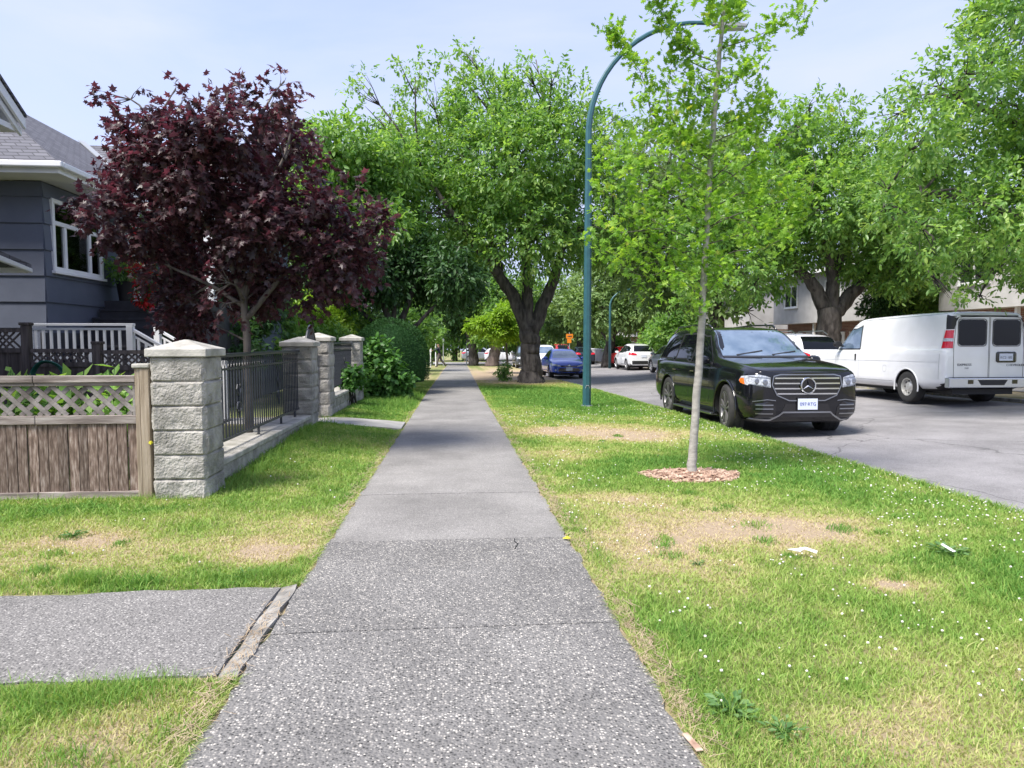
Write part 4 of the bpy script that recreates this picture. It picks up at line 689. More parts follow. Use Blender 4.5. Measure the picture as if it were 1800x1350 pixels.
# red shrub roses by the porch and wall lilies
# ------------------------------------------------------------------ stone piers, low walls, iron railing and gate
def rockface(mb, x0, x1, y0, y1, z0, z1, amp, seed, step=.022):
    """one split-faced block: four displaced sides"""
    def side(o, a, b, nrmv):
        o, a, b = map(np.array, (o, a, b)); la, lb = np.linalg.norm(a), np.linalg.norm(b); na, nb = max(3, int(la/step)), max(3, int(lb/step))
        u, v = np.meshgrid(np.linspace(0, 1, na), np.linspace(0, 1, nb)); P = o+u[..., None]*a+v[..., None]*b; P = P.reshape(-1, 3)
        e = np.clip(np.minimum(np.minimum(u, 1-u)*la, np.minimum(v, 1-v)*lb)/.011, 0, 1).ravel()
        dsp = amp*(fbm(P, 6, 3, seed)*1.5-.3+.28*np.abs(fbm(P, 22, 2, seed+3)-.5)*2); V = P+np.array(nrmv)*(e*dsp)[:, None]
        i = (np.arange(nb-1)[:, None]*na+np.arange(na-1)[None]).ravel(); mb.add(V, [(k, k+1, k+na+1, k+na) for k in i])
    w, d, h = x1-x0, y1-y0, z1-z0
    side((x0, y0, z0), (w, 0, 0), (0, 0, h), (0, -1, 0)); side((x1, y0, z0), (0, d, 0), (0, 0, h), (1, 0, 0))
    side((x1, y1, z0), (-w, 0, 0), (0, 0, h), (0, 1, 0)); side((x0, y1, z0), (0, -d, 0), (0, 0, h), (-1, 0, 0))
    mb.add([(x0, y0, z0), (x1, y0, z0), (x1, y1, z0), (x0, y1, z0), (x0, y0, z1), (x1, y0, z1), (x1, y1, z1), (x0, y1, z1)], [(3, 2, 1, 0), (4, 5, 6, 7)])
def pier(x0, x1, y0, y1, zb, zt, label, seed, step=.022):
    t = thing('stone_pier', ((x0+x1)/2, (y0+y1)/2, zb), label, 'pier', 'split stone piers with pyramid caps'); mb = MB(); n = 6; h = (zt-zb)/n*1.02; z = zt
    k = 0
    while z > zb-.05:
        rockface(mb, x0, x1, y0, y1, max(z-h+.002, zb-.2), z-.001, .030, seed+k*5, step); z -= h; k += 1
    mb.build('blocks', M['stone'], t, smooth=False)
    o = .045; a, b, c, d = x0-o, x1+o, y0-o, y1+o; z0 = zt+.002; mb = MB()
    i = .015
    mb.add([(a, c, z0), (b, c, z0), (b, d, z0), (a, d, z0), (a, c, z0+.075), (b, c, z0+.075), (b, d, z0+.075), (a, d, z0+.075), ((a+b)/2-i, (c+d)/2-i, z0+.165), ((a+b)/2+i, (c+d)/2-i, z0+.165), ((a+b)/2+i, (c+d)/2+i, z0+.165), ((a+b)/2-i, (c+d)/2+i, z0+.165)],
      [(3, 2, 1, 0), (0, 1, 5, 4), (1, 2, 6, 5), (2, 3, 7, 6), (3, 0, 4, 7), (4, 5, 9, 8), (5, 6, 10, 9), (6, 7, 11, 10), (7, 4, 8, 11), (8, 9, 10, 11)])
    mb.build('cap', M['capstone'], t, bevel=.008, seg=2); return t
PX0, PX1 = -2.90, -2.42
pier(PX0, PX1, 6.8, 7.28, -.1, 1.30, 'stone pier nearest the viewer, beside the wooden fence', 3, .016)
pier(PX0, PX1, 11.8, 12.28, .0, 1.36, 'stone pier at the near side of the arched iron gate', 23, .03)
pier(PX0, PX1, 13.42, 13.90, .0, 1.45, 'stone pier just behind the arched iron gate', 43, .03)
pier(PX0, PX1, 17.75, 18.22, -.1, 1.46, 'farthest stone pier, beside the bright broad leaved bush', 63, .04)
def lowwall(y0, y1, zt, label, seed):
    t = thing('low_wall', (-2.65, (y0+y1)/2, -.1), label, 'wall', 'low stone walls under the railings'); mb = MB(); y = y0; k = 0
    while y < y1-.02:
        e = min(y+.42, y1)
        for zz, z1 in ((zt-.25, zt-.064), (zt-.5, zt-.254)): rockface(mb, -2.84, -2.48, y+.002, e-.002, zz, z1, .022, seed+k, .03); k += 1
        y = e
    mb.build('blocks', M['stone'], t); mb = MB(); n = 3
    for i in range(n): mb.box(-2.88, -2.44, y0+.004+(y1-y0)*i/n, y0+(y1-y0)*(i+1)/n-.004, zt-.06, zt)
    mb.build('coping', M['capstone'], t, bevel=.008)
lowwall(7.30, 11.78, .20, 'low stone wall with pale coping between the two nearest piers', 90)
lowwall(13.93, 17.72, .34, 'short low stone wall beyond the arched gate', 190)
def railing(y0, y1, zb, zt, label, nb, feet):
    X = -2.645; t = thing('iron_railing', (X, (y0+y1)/2, zb-.1), label, 'railing', 'black iron railings on the low stone walls')
    mb = MB(); mb.box(X-.034, X+.034, y0, y1, zt-.045, zt); mb.build('top_rail', M['iron'], t, bevel=.012, seg=2)
    mb = MB(); mb.box(X-.012, X+.012, y0, y1, zt-.195, zt-.17); mb.build('middle_rail', M['iron'], t)
    mb = MB(); mb.box(X-.012, X+.012, y0, y1, zb, zb+.03); mb.build('bottom_rail', M['iron'], t)
    ys_ = np.linspace(y0+.06, y1-.06, nb); first = None; l = root(t).location
    mb = MB(); mb.bar((X, ys_[0], zb+.02), (X, ys_[0], zt-.17), .016)
    mb.tube([(X, ys_[0], zt-.17), (X, ys_[0]-.022, zt-.13), (X, ys_[0]-.03, zt-.09), (X, ys_[0], zt-.045)], .006, 4); mb.tube([(X, ys_[0], zt-.17), (X, ys_[0]+.022, zt-.13), (X, ys_[0]+.03, zt-.09), (X, ys_[0], zt-.045)], .006, 4)
    first = mb.build('baluster', M['iron'], t)
    for y in ys_[1:]: c = first.copy(); COL.objects.link(c); c.parent = t; c.location = (0, y-ys_[0], 0)
    for f in feet:
        mb = MB(); mb.bar((X, f, zb-.1), (X, f, zb+.01), .028); mb.box(X-.04, X+.04, f-.04, f+.04, zb-.108, zb-.1); mb.build('foot', M['iron'], t)
    for f in ((y0*.72+y1*.28), (y0*.3+y1*.7)):
        mb = MB(); zc = (zb+zt)/2-.05
        for s in (-1, 1):
            for q in (-1, 1):
                mb.tube([(X+.014, f, zc+q*.03), (X+.014, f+s*.05, zc+q*.06), (X+.014, f+s*.075, zc+q*.12), (X+.014, f+s*.045, zc+q*.17), (X+.014, f+s*.02, zc+q*.14)], [.012, .012, .01, .008, .008], 5)
        mb.tube([(X+.014, f, zc-.24), (X+.016, f, zc), (X+.014, f, zc+.24)], [.006, .02, .006], 6); mb.build('ornament', M['iron'], t)
    for y in (y0, y1): 
        mb = MB(); mb.box(X-.03, X+.03, y-.012, y+.012, zt-.07, zt+.01); mb.build('bracket', M['galv'], t)
railing(7.30, 11.78, .30, 1.31, 'long black iron railing on the low wall, with two scroll ornaments', 42, [7.9, 9.4, 10.6, 11.5])
railing(13.93, 17.72, .44, 1.43, 'shorter black iron railing beyond the arched gate', 36, [14.4, 16, 17.3])
def gate():
    t = thing('iron_gate', (-2.65, 12.85, .06), 'tall black iron gate with an arched top standing between two piers', 'gate'); X = -2.65; y0, y1 = 12.33, 13.38
    A = [(X, y0+(y1-y0)*s, 1.22+.52*math.sin(math.pi*s)**.8) for s in np.linspace(0, 1, 17)]
    mb = MB(); mb.tube([(X, y0, .09)]+A+[(X, y1, .09)], .022, 6); mb.bar((X, y0, .12), (X, y1, .12), .03); mb.bar((X, y0, 1.2), (X, y1, 1.2), .025); mb.build('gate_frame', M['iron'], t)
    for s in np.linspace(.08, .92, 11):
        mb = MB(); mb.bar((X, y0+(y1-y0)*s, .12), (X, y0+(y1-y0)*s, 1.22+.52*math.sin(math.pi*s)**.8), .016); mb.build('baluster', M['iron'], t)
    mb = MB(); mb.box(X+.02, X+.06, y0+.02, y0+.1, .78, .95); mb.build('latch', M['iron'], t)
gate()
# ------------------------------------------------------------------ weathered wooden fence
def woodfence():
    Y = 6.9; t = thing('wood_fence', (-4.7, Y, -.08), 'weathered brown board fence with a grey lattice top at the left edge', 'fence'); xr = -3.085
    x = xr; k = 0
    while x > -6.5:
        w = .093+random.uniform(-.006, .006); mb = MB(); d = random.uniform(-.008, .008)
        mb.box(x-w, x-.005, Y-.012+d, Y+.006+d, -.02+random.uniform(-.01, .0), .66); mb.build('board', M['wood'], t, bevel=.003); x -= w
    for nm, a, b, y0_, y1_ in (('top_rail', 1.055, 1.12, -.045, .035), ('top_trim', 1.02, 1.053, -.028, .02), ('middle_rail', .652, .735, -.035, .022), ('bottom_rail', -.085, -.008, -.035, .022)):
        for xa, xb in ((-6.5, -4.02), (-4.015, xr+.0)): mb = MB(); mb.box(xa, xb, Y+y0_, Y+y1_, a, b); mb.build(nm, M['woodh'], t, bevel=.004)
    mb = MB()
    for s, yy, sp in ((1, -.008, .165), (-1, .006, .165)):
        x = -7.0
        while x < xr+.3:
            h = .285; a = (x, Y+yy, 1.02); b = (x+s*h*1.05, Y+yy, .735)
            # clip at panel ends
            xa, xb = a[0], b[0]
            def cl(p, q, xc):
                f = (xc-p[0])/(q[0]-p[0]); return tuple(p[i]+(q[i]-p[i])*f for i in range(3))
            lo, hi = -6.5, xr-.03
            if max(xa, xb) > lo and min(xa, xb) < hi:
                p, q = a, b
                if s > 0:
                    if q[0] > hi: q = cl(p, q, hi)
                    if p[0] < lo: p = cl(p, q, lo)
                else:
                    if p[0] > hi: p = cl(q, p, hi)
                    if q[0] < lo: q = cl(p, q, lo)
                if abs(p[0]-q[0]) > .03: mb.bar(p, q, .011, .04, up=(0, 0, 1)) if False else mb.bar(p, q, .012, .042)
            x += sp
    mb.build('lattice', M['lattice'], t)
    mb = MB(); mb.box(-3.115, -3.088, Y-.03, Y+.02, .66, 1.02); mb.build('trim', M['lattice'], t, bevel=.003)
    mb = MB(); mb.box(-3.083, -3.035, Y-.05, Y+.05, -.12, 1.19); mb.box(-3.032, -2.945, Y-.06, Y+.04, -.12, 1.19); mb.build('post', M['post'], t, bevel=.006)
    mb = MB(); mb.box(-3.10, -2.935, Y-.075, Y+.065, 1.192, 1.235); mb.build('post_cap', M['capstone'], t, bevel=.012, seg=2)
woodfence()
mb = MB(); mb.lathe([(0, .001), (.003, .012), (.006, .001)], 8, 'y', (-2.94, 6.835, .47)); mb.V = [(x, y, z) for x, y, z in mb.V]; mb.slab([(-2.965, 6.83, .465), (-2.94, 6.825, .45), (-2.918, 6.83, .47), (-2.93, 6.82, .49), (-2.955, 6.83, .485)], (0, .004, 0)); mb.build('yellow_leaf', M['yleaf'], label='tiny yellow leaf caught on the tan fence post', category='leaf')
def backfence():
    Y = 9.6; t = thing('back_fence', (-5.4, Y, 0), 'dark brown lattice topped fence in the yard in front of the house', 'fence')
    for x0, x1, zt, zl in ((-7.4, -5.73, 1.62, 1.36), (-5.62, -4.83, 1.35, 1.17), (-4.72, -3.4, 1.33, 1.12)):
        x = x0
        while x < x1-.01:
            e = min(x+.135, x1); mb = MB(); mb.box(x+.002, e-.002, Y, Y+.02, -.05, zl-.06); mb.build('board', M['darkwood'], t); x = e
        mb = MB(); mb.box(x0, x1, Y-.03, Y+.05, zt-.05, zt); mb.build('top_rail', M['darkwood'], t); mb = MB(); mb.box(x0, x1, Y-.03, Y+.05, zl-.06, zl); mb.build('middle_rail', M['darkwood'], t)
        mb = MB(); h = zt-.05-zl
        for s, yy in ((1, -.006), (-1, .008)):
            x = x0
            while x < x1-h*.9: mb.bar((x if s > 0 else x+h, Y+yy, zt-.05), (x+h if s > 0 else x, Y+yy, zl), .01, .024); x += .085
        mb.build('lattice', M['darkwood'], t)
    for x, zt in ((-5.675, 1.66), (-4.775, 1.41)):
        mb = MB(); mb.box(x-.05, x+.05, Y-.05, Y+.05, -.1, zt); mb.build('post', M['darkwood'], t, bevel=.006); mb = MB(); mb.box(x-.065, x+.065, Y-.065, Y+.065, zt+.001, zt+.04); mb.build('post_cap', M['darkwood'], t, bevel=.01)
backfence()
def hose():
    mb = MB()
    for k in range(7):
        r = .17+.012*k; c = (-5.33+.008*k, 9.42-.015*k, .98-.01*k); mb.tube([(c[0]+r*math.cos(a), c[1]+.02*math.sin(3*a), c[2]+r*1.15*math.sin(a)) for a in np.linspace(0, 2*math.pi, 26)], .009, 6, False)
    o = mb.build('garden_hose', M['hose'], smooth=True, label='coiled dark green garden hose hanging on the back fence', category='hose')
hose()
# lilies behind the wooden fence
r = np.random.default_rng(5)
T, F = LT['round']
for k, (x0, x1, yy, n, hh, lab) in enumerate([(-4.95, -3.75, 8.1, 60, 1.22, 'clump of broad yellow green leaves rising above the lattice of the wooden fence'), (-3.8, -3.1, 7.8, 34, 1.02, 'lower leafy plant seen through the lattice next to the fence post')]):
    t = thing('garden_plant', ((x0+x1)/2, yy, -.05), lab, 'plant'); c = np.stack([r.uniform(x0, x1, n), r.normal(yy, .18, n), np.zeros(n)-.05], 1); hgt = r.uniform(.55, 1, n)*hh
    st = MB(); pos = []; dr = []
    for i in range(n):
        top = c[i]+[r.normal(0, .07), r.normal(0, .07), hgt[i]]; st.tube([c[i], (c[i]+top)/2+[r.normal(0, .03), 0, 0], top], [.008, .006, .003], 4)
        for q in range(9): f = r.uniform(.45, 1); pos.append(c[i]*(1-f)+top*f); dr.append([r.normal(), r.normal(), r.uniform(.1, 1.3)])
    n2 = len(pos); leafmesh('foliage', np.array(pos), np.array(dr), nrm(np.array([0, -.5, 1.])+r.normal(0, .3, (n2, 3))), r.uniform(.13, .26, n2), 'simple', r.uniform(0, 1, n2), M['lf_hosta'], t); st.build('stems', M['lf_hyd'], t)
t = thing('dandelion', (-3.55, 8.6, -.05), 'thin stalked plant with one yellow flower right of the leafy clump', 'plant'); mb = MB()
for k in range(7): x = -3.75+.06*k; mb.tube([(x, 8.6, 0), (x+.02, 8.6, .7), (x+.05*(k-3)*.5, 8.6, 1.12+.04*math.sin(k*2))], [.005, .004, .003], 4)
mb.build('stems', M['lf_hyd'], t); mb = MB(); mb.lathe([(-.012, .001), (0, .026), (.012, .02), (.014, .001)], 10, 'z', (-3.52, 8.6, 1.19)); mb.build('flower', M['yleaf'], t)
# ------------------------------------------------------------------ slate blue house
def lap(mb, p0, p1, n, z0, z1, e=.452, zr=3.945, tk=.03):
    p0, p1, n = np.array(p0), np.array(p1), np.array(n); k = math.ceil((zr-z0)/e); z = zr-k*e
    while z < z1:
        a, b = max(z, z0), min(z+e, z1)
        if b-a > .02:
            f = lambda p, off, zz: (p[0]+n[0]*off, p[1]+n[1]*off, zz)
            V = [f(p0, -.05, a), f(p1, -.05, a), f(p1, tk, a), f(p0, tk, a), f(p0, -.05, b), f(p1, -.05, b), f(p1, .0, b), f(p0, .0, b)]
            mb.add(V, [(3, 2, 1, 0), (4, 5, 6, 7), (0, 1, 5, 4), (1, 2, 6, 5), (2, 3, 7, 6), (3, 0, 4, 7)])
        z += e
def window(t, ax, c, a0, a1, z0, z1, s=1, mull=(), transom=None, blinds=False, curtain=None, fw=.075, name='window', pm='glass'):
    """window in wall normal to axis ax ('x' or 'y') at coordinate c, outward sign s"""
    def B(mb, u0, u1, d0, d1, w0, w1):
        d0, d1 = sorted((c+s*d0, c+s*d1))
        mb.box(d0, d1, u0, u1, w0, w1) if ax == 'x' else mb.box(u0, u1, d0, d1, w0, w1)
    mb = MB(); B(mb, a0, a0+fw, -.03, .05, z0, z1); B(mb, a1-fw, a1, -.03, .05, z0, z1); B(mb, a0+fw, a1-fw, -.03, .047, z0, z0+fw); B(mb, a0+fw, a1-fw, -.03, .047, z1-fw, z1)
    zt = transom or z1-fw
    if transom: B(mb, a0+fw, a1-fw, -.03, .044, transom-fw/2, transom+fw/2)
    for m_ in mull: B(mb, m_-fw/2, m_+fw/2, -.03, .041, z0+fw, zt-fw/2 if transom else z1-fw)
    f = mb.build(name, M['white'], t, bevel=.004)
    mb = MB(); B(mb, a0+fw, a1-fw, .0, .006, z0+fw, z1-fw); mb.build('pane', M['glassc'] if (blinds or curtain) else M[pm], f)
    mb = MB(); B(mb, a0-.04, a1+.04, .0, .09, z0-.05, z0-.001); mb.build('sill', M['white'], f, bevel=.004)
    if blinds:
        mb = MB(); z = z0+fw
        while z < zt-.05: B(mb, blinds[0], blinds[1], -.03, -.012, z, z+.026); z += .040
        mb.build('blind', M['blind'], f)
    if curtain: mb = MB(); B(mb, curtain[0], curtain[1], -.07, -.05, z0+fw, zt); mb.build('curtain', M['curtain'], f)
    return f
def clearglass():
    m = bpy.data.materials.new('clear pane'); m.use_nodes = True; n = m.node_tree; out = n.nodes['Material Output']; g = n.nodes.new('ShaderNodeBsdfGlossy'); g.inputs['Roughness'].default_value = .03; tr = n.nodes.new('ShaderNodeBsdfTransparent'); tr.inputs[0].default_value = (.75, .8, .8, 1)
    fr = n.nodes.new('ShaderNodeFresnel'); fr.inputs[0].default_value = 1.35; mx = n.nodes.new('ShaderNodeMixShader'); n.links.new(fr.outputs[0], mx.inputs[0]); n.links.new(tr.outputs[0], mx.inputs[1]); n.links.new(g.outputs[0], mx.inputs[2]); n.links.new(mx.outputs[0], out.inputs[0]); return m
M['glassc'] = clearglass()
def house():
    t = thing('house', (-8.5, 13.5, -.15), 'slate blue lap sided house with white trim, grey shingle roof and front stairs', 'house')
    WX, WY = -7.1, 12.6
    mb = MB(); lap(mb, (-14, WY), (WX, WY), (0, -1), -.2, 4.2); lap(mb, (WX, WY), (WX, 12.84), (1, 0), -.2, 4.2); lap(mb, (WX, 14.49), (WX, 15.6), (1, 0), -.2, 4.2); lap(mb, (WX, 12.84), (WX, 14.49), (1, 0), -.2, 2.72); lap(mb, (WX, 12.84), (WX, 14.49), (1, 0), 3.95, 4.2)
    mb.box(WX-.06, WX-.03, 12.62, 12.9, -.2, 4.2); mb.build('wall', M['siding'], t)
    mb = MB(); mb.box(WX-1.2, WX-1.15, 12.7, 15.4, 2.2, 4.2); mb.box(WX-1.15, WX-.06, 12.66, 12.7, 2.4, 4.2); mb.box(WX-1.15, WX-.06, 12.7, 15.4, 2.4, 2.45); mb.build('room', M['stair'], t)
    window(t, 'x', WX, 12.81, 14.52, 2.70, 3.97, 1, mull=(13.22, 14.06), transom=3.55, blinds=(13.27, 14.0), curtain=(12.9, 13.16))
    mb = MB(); mb.box(-14, WX+.03, WY-.03, WY+.01, 4.12, 4.2) if False else None
    # eaves, gutters
    ez = 4.22; ex, ey = WX+.62, WY-.62
    mb.box(-14, ex, ey, WY+.02, ez, ez+.03); mb.box(WX-.02, ex-.002, WY+.02, 18.2, ez, ez+.03); mb.build('soffit', M['soffit'], t)
    mb = MB(); mb.box(-14, ex+.02, ey-.02, ey, ez-.02, ez+.15); mb.box(ex, ex+.02, ey, 15.9, ez-.02, ez+.15); mb.build('fascia', M['white'], t, bevel=.004)
    mb = MB(); mb.box(-14, ex+.12, ey-.12, ey-.022, ez+.06, ez+.16); mb.box(ex+.022, ex+.12, ey-.022, 15.9, ez+.06, ez+.16); mb.build('gutter', M['white'], t, bevel=.02, seg=2)
    rz = ez+.15; RX, RZ, RY0, RY1 = -9.8, 6.66, 15.3, 22
    A = (ex+.03, ey-.03, rz); B_ = (ex+.03, 22, rz); Cc = (RX, RY1, RZ); D = (RX, RY0, RZ); E_ = (-13.2, ey-.03, rz); Fp = (-13.2, 22, rz)
    mb = MB(); mb.slab([A, D, E_], (0, 0, -.06)); mb.slab([A, B_, Cc, D], (0, 0, -.06)); mb.slab([E_, D, Cc, Fp], (0, 0, -.06)); mb.build('roof', M['shingle'], t)
    mb = MB(); mb.slab([(-10.2, 15.8, rz+.02), (-4.9, 15.8, rz+.02), (-4.9, 19.2, 6.6), (-10.2, 19.2, 6.6)], (0, 0, -.06)); mb.slab([(-10.2, 19.2, 6.6), (-4.9, 19.2, 6.6), (-4.9, 22.6, rz), (-10.2, 22.6, rz)], (0, 0, -.06)); mb.build('roof', M['shingle'], t)
    mb = MB(); mb.bar((-9.72, 19.1, 6.68), (-6.6, 15.9, rz+.09), .16, .02); mb.build('valley_flashing', M['galv'], t)
    # porch back wall, wing, column
    mb = MB(); lap(mb, (-9.5, 18.3), (-5.2, 18.3), (0, -1), 0, 4.4); lap(mb, (-5.2, 18.3), (-5.2, 22), (1, 0), 0, 4.4); lap(mb, (-7.1, 15.6), (-7.1, 18.3), (1, 0), 2.2, 4.2); mb.build('wall', M['siding'], t)
    mb = MB(); mb.box(-7.06, -5.3, 18.1, 18.28, 2.3, 4.3) if False else mb.box(-6.6, -5.75, 18.22, 18.27, 2.3, 4.25); d_ = mb.build('door', M['white'], t); mb = MB(); mb.box(-6.5, -5.85, 18.2, 18.22, 3.2, 4.1); mb.build('pane', M['glass'], d_)
    mb = MB(); mb.box(-7.45, -5.0, 14.55, 18.3, 2.1, 2.27); mb.box(-5.2, -5.0, 14.6, 18.2, 0, 2.1); mb.build('porch_floor', M['stair'], t)
    for x, y in ((-6.62, 14.9), (-5.1, 14.9)): 
        mb = MB(); mb.box(x-.09, x+.09, y-.09, y+.09, 2.27, 4.3); mb.box(x-.12, x+.12, y-.12, y+.12, 4.1, 4.3-.002); mb.build('column', M['white'], t, bevel=.006)
    mb = MB()
    for k in range(8): z = 2.09-.178*k; y = 14.28-.27*k; mb.box(-7.05, -5.75, y-.02, y+.29, z-.04, z); mb.box(-7.05, -5.75, y+.01, y+.03, z-.18, z-.04)
    mb.box(-7.05, -7.0, 12.3, 14.3, .7, 1.6); mb.build('stairs', M['stair'], t)
    mb = MB(); mb.box(-7.05, -5.2, 11.6, 12.42, .64, .72); 
    for k in range(4): mb.box(-5.2+.28*k, -4.9+.28*k, 11.62, 12.7, .52-.17*k, .56-.17*k)
    mb.box(-7.0, -5.25, 11.7, 12.3, 0, .64); mb.build('landing', M['stair'], t)
    for y in (11.66, 12.68):
        rl = MB(); x0, x1 = -6.92, -5.28
        if y < 12: rl.box(x0-.03, x1+.06, y-.045, y+.045, 1.70, 1.74); rl.box(x0, x1, y-.02, y+.02, 1.63, 1.67); rl.box(x0, x1, y-.02, y+.02, .80, .84)
        rl.bar((x1, y, 1.66), (-4.15, y, .98), .07, .045); rl.bar((x1, y, 1.56), (-4.15, y, .88), .035, .035); rl.bar((x1, y, .86), (-4.15, y, .16), .035, .035)
        R_ = rl.build('railing', M['white'], t, bevel=.004)
        for x in ([x0+.05] if y < 12 else [])+[x1, -4.15]: mb = MB(); z1 = 1.70 if x < -5 else 1.1; mb.box(x-.05, x+.05, y-.05, y+.05, 0, z1); mb.build('post', M['white'], R_, bevel=.004)
        xs_ = list(np.arange(x0+.17, x1-.06, .118)) if y < 12 else []
        for x in xs_: mb = MB(); mb.box(x-.017, x+.017, y-.017, y+.017, .84, 1.63); mb.build('baluster', M['white'], R_)
        for x in np.arange(x1+.12, -4.2, .118): f = (x-x1)/(-4.15-x1); mb = MB(); mb.box(x-.017, x+.017, y-.017, y+.017, .85-.7*f, 1.56-.68*f); mb.build('baluster', M['white'], R_)
    # side wing: steep gable and lean-to roof at the left edge
    mb = MB(); lap(mb, (-10.5, 10.2), (-6.65, 10.2), (0, 1), -.1, 4.5); lap(mb, (-6.65, 6.3), (-6.65, 10.2), (1, 0), -.1, 4.5); mb.build('wing_wall', M['siding'], t)
    # street-facing gable: ridge along x, far rake ends at the eave corner
    AY, AZ, EY, EZ = 8.2, 6.15, 10.52, 4.62; k_ = (AZ-EZ)/(AY-EY)
    mb = MB()
    for e in (EY, 2*AY-EY): mb.slab([(-6.08, AY, AZ+.06), (-6.08, e, EZ+.06), (-11, e, EZ+.06), (-11, AY, AZ+.06)], (0, 0, -.04))
    mb.build('gable_roof', M['shingle'], t)
    for x_, w0, w1, nm in ((-6.10, .0, .15, 'rake_board'), (-6.16, .15, .24, 'rake_moulding')):
        mb = MB()
        for e in (EY, 2*AY-EY): mb.slab([(x_, AY, AZ-w0), (x_, e, EZ-w0), (x_, e, EZ-w1), (x_, AY, AZ-w1)], (-.04, 0, 0))
        mb.build(nm, M['white'], t, bevel=.004)
    mb = MB(); mb.slab([(-6.14, AY, AZ-.03), (-6.14, EY-.03, EZ-.03), (-6.62, EY-.03, EZ-.03), (-6.62, AY, AZ-.03)], (0, 0, -.03)); mb.build('soffit', M['soffit'], t)
    mb = MB(); mb.slab([(-6.6, 6.3, 4.5), (-6.6, 10.2, 4.5), (-6.6, 10.2, 4.76), (-6.6, AY, 6.05), (-6.6, 6.3, 4.8)], (-.1, 0, 0)); mb.build('gable_wall', M['siding'], t)
    mb = MB(); mb.box(-6.62, -6.2, 5.95, 10.5, 4.42, 4.5); mb.box(-10.9, -6.64, 10.2, 10.5, 4.42, 4.5); mb.build('cornice', M['white'], t, bevel=.004)
    mb = MB(); mb.slab([(-6.1, 8.2, 2.92), (-6.1, 10.5, 2.56), (-6.62, 10.5, 2.56), (-6.62, 8.2, 2.92)], (0, 0, -.05)); mb.build('porch_roof', M['shingle'], t)
    mb = MB(); mb.slab([(-6.09, 8.2, 2.86), (-6.09, 10.52, 2.50), (-6.09, 10.52, 2.44), (-6.09, 8.2, 2.74)], (-.05, 0, 0)); mb.box(-6.62, -6.15, 10.5, 10.56, 2.44, 2.54); mb.build('porch_gutter', M['white'], t, bevel=.01)
    mb = MB(); mb.tube([(-6.72, 10.26, 4.4), (-6.72, 10.26, .0)], .035, 8); mb.build('downpipe', M['white'], t)
house()
t = thing('planter', (-6.75, 13.95, 2.27), 'tall black planter with a green plant on the porch beside the window', 'planter'); mb = MB(); mb.lathe([(0, .001), (0, .12), (.38, .17), (.40, .18), (.40, .15), (.36, .001)], 14, 'z', (-6.75, 14.75, 2.27)); mb.build('pot', M['black'], t, smooth=True, autos=40)
crown(t, [((-6.75, 14.72, 2.95), .28)], 90, 7, 'simple', .11, M['lf_cherry'], 9, name='foliage', shell=.1, gap=.2, twl=.15)
t = thing('rose_bush', (-6.15, 14.3, 2.2), 'deep red flowering climber hanging by the porch column', 'flowers'); B = [(tuple(at(u, v, 14.0)), r_*14/1200) for u, v, r_ in ((245, 430, 12), (250, 470, 16), (262, 500, 16), (280, 480, 14), (240, 400, 8), (255, 520, 14))]
crown(t, B, 170, 7, 'simple', .09, M['lf_red'], 12, name='blooms', shell=.2, gap=.3, twl=.15); crown(t, B, 90, 7, 'simple', .1, M['lf_dark'], 13, name='foliage', shell=.2, gap=.3, twl=.15)
mb = MB(); mb.tube([(-6.2, 14.2, 2.27), (-6.1, 14.1, 3.0), (-6.2, 14.0, 3.7)], .012, 5); mb.build('stem', M['bark'], t)
# ------------------------------------------------------------------ street lamp
def lamp():
    x, y = 3.28, 16.83; z = float(surf([x], [y])[0]); t = thing('street_lamp', (x, y, z), 'tall blue green street lamp with a curved arm on the lawn beyond the oak', 'street lamp')
    P = [(x, y, z-.05), (x, y, 3.0), (x, y, 6.4)]; rr = [.108, .095, .078]; cx = x+2.75; zc = 6.5; hz = 2.75
    for a in np.linspace(.06, math.pi/2, 16): P.append((cx-2.75*math.cos(a)**1.0, y+.0, zc+hz*math.sin(a))); rr.append(.078-.03*a/1.57)
    P.append((cx+.35, y, zc+hz+.0)); rr.append(.045)
    mb = MB(); mb.tube(P, rr, 8); mb.build('pole', M['steelpole'], t, smooth=True, autos=25)
    mb = MB(); mb.tube([(x, y, z-.02), (x, y, z+.05)], .15, 8); mb.build('base_plate', M['galv'], t); mb = MB(); mb.tube([(x-.05, y-.1, z+.48), (x-.03, y-.103, z+.55), (x+.03, y-.103, z+.55), (x+.05, y-.1, z+.48)], .008, 5); mb.build('hatch_rim', M['galv'], t)
    lx, lz = cx+.3, zc+hz-.02; mb = MB()
    mb.add([(lx, y-.05, lz+.05), (lx, y+.05, lz+.05), (lx, y+.05, lz-.03), (lx, y-.05, lz-.03), (lx+.35, y-.14, lz+.03), (lx+.35, y+.14, lz+.03), (lx+.42, y+.14, lz-.09), (lx+.42, y-.14, lz-.09), (lx+.85, y-.12, lz-.0), (lx+.85, y+.12, lz-.0), (lx+.85, y+.12, lz-.07), (lx+.85, y-.12, lz-.07)],
      [(0, 1, 2, 3), (0, 4, 5, 1), (1, 5, 6, 2), (2, 6, 7, 3), (3, 7, 4, 0), (4, 8, 9, 5), (5, 9, 10, 6), (6, 10, 11, 7), (7, 11, 8, 4), (8, 11, 10, 9)])
    h_ = mb.build('lamp_head', M['lampgrey'], t, bevel=.01); mb = MB(); mb.slab([(lx+.44, y-.11, lz-.092), (lx+.44, y+.11, lz-.092), (lx+.82, y+.1, lz-.074), (lx+.82, y-.1, lz-.074)], (0, 0, -.02)); mb.build('lens', M['lens'], h_)
lamp()
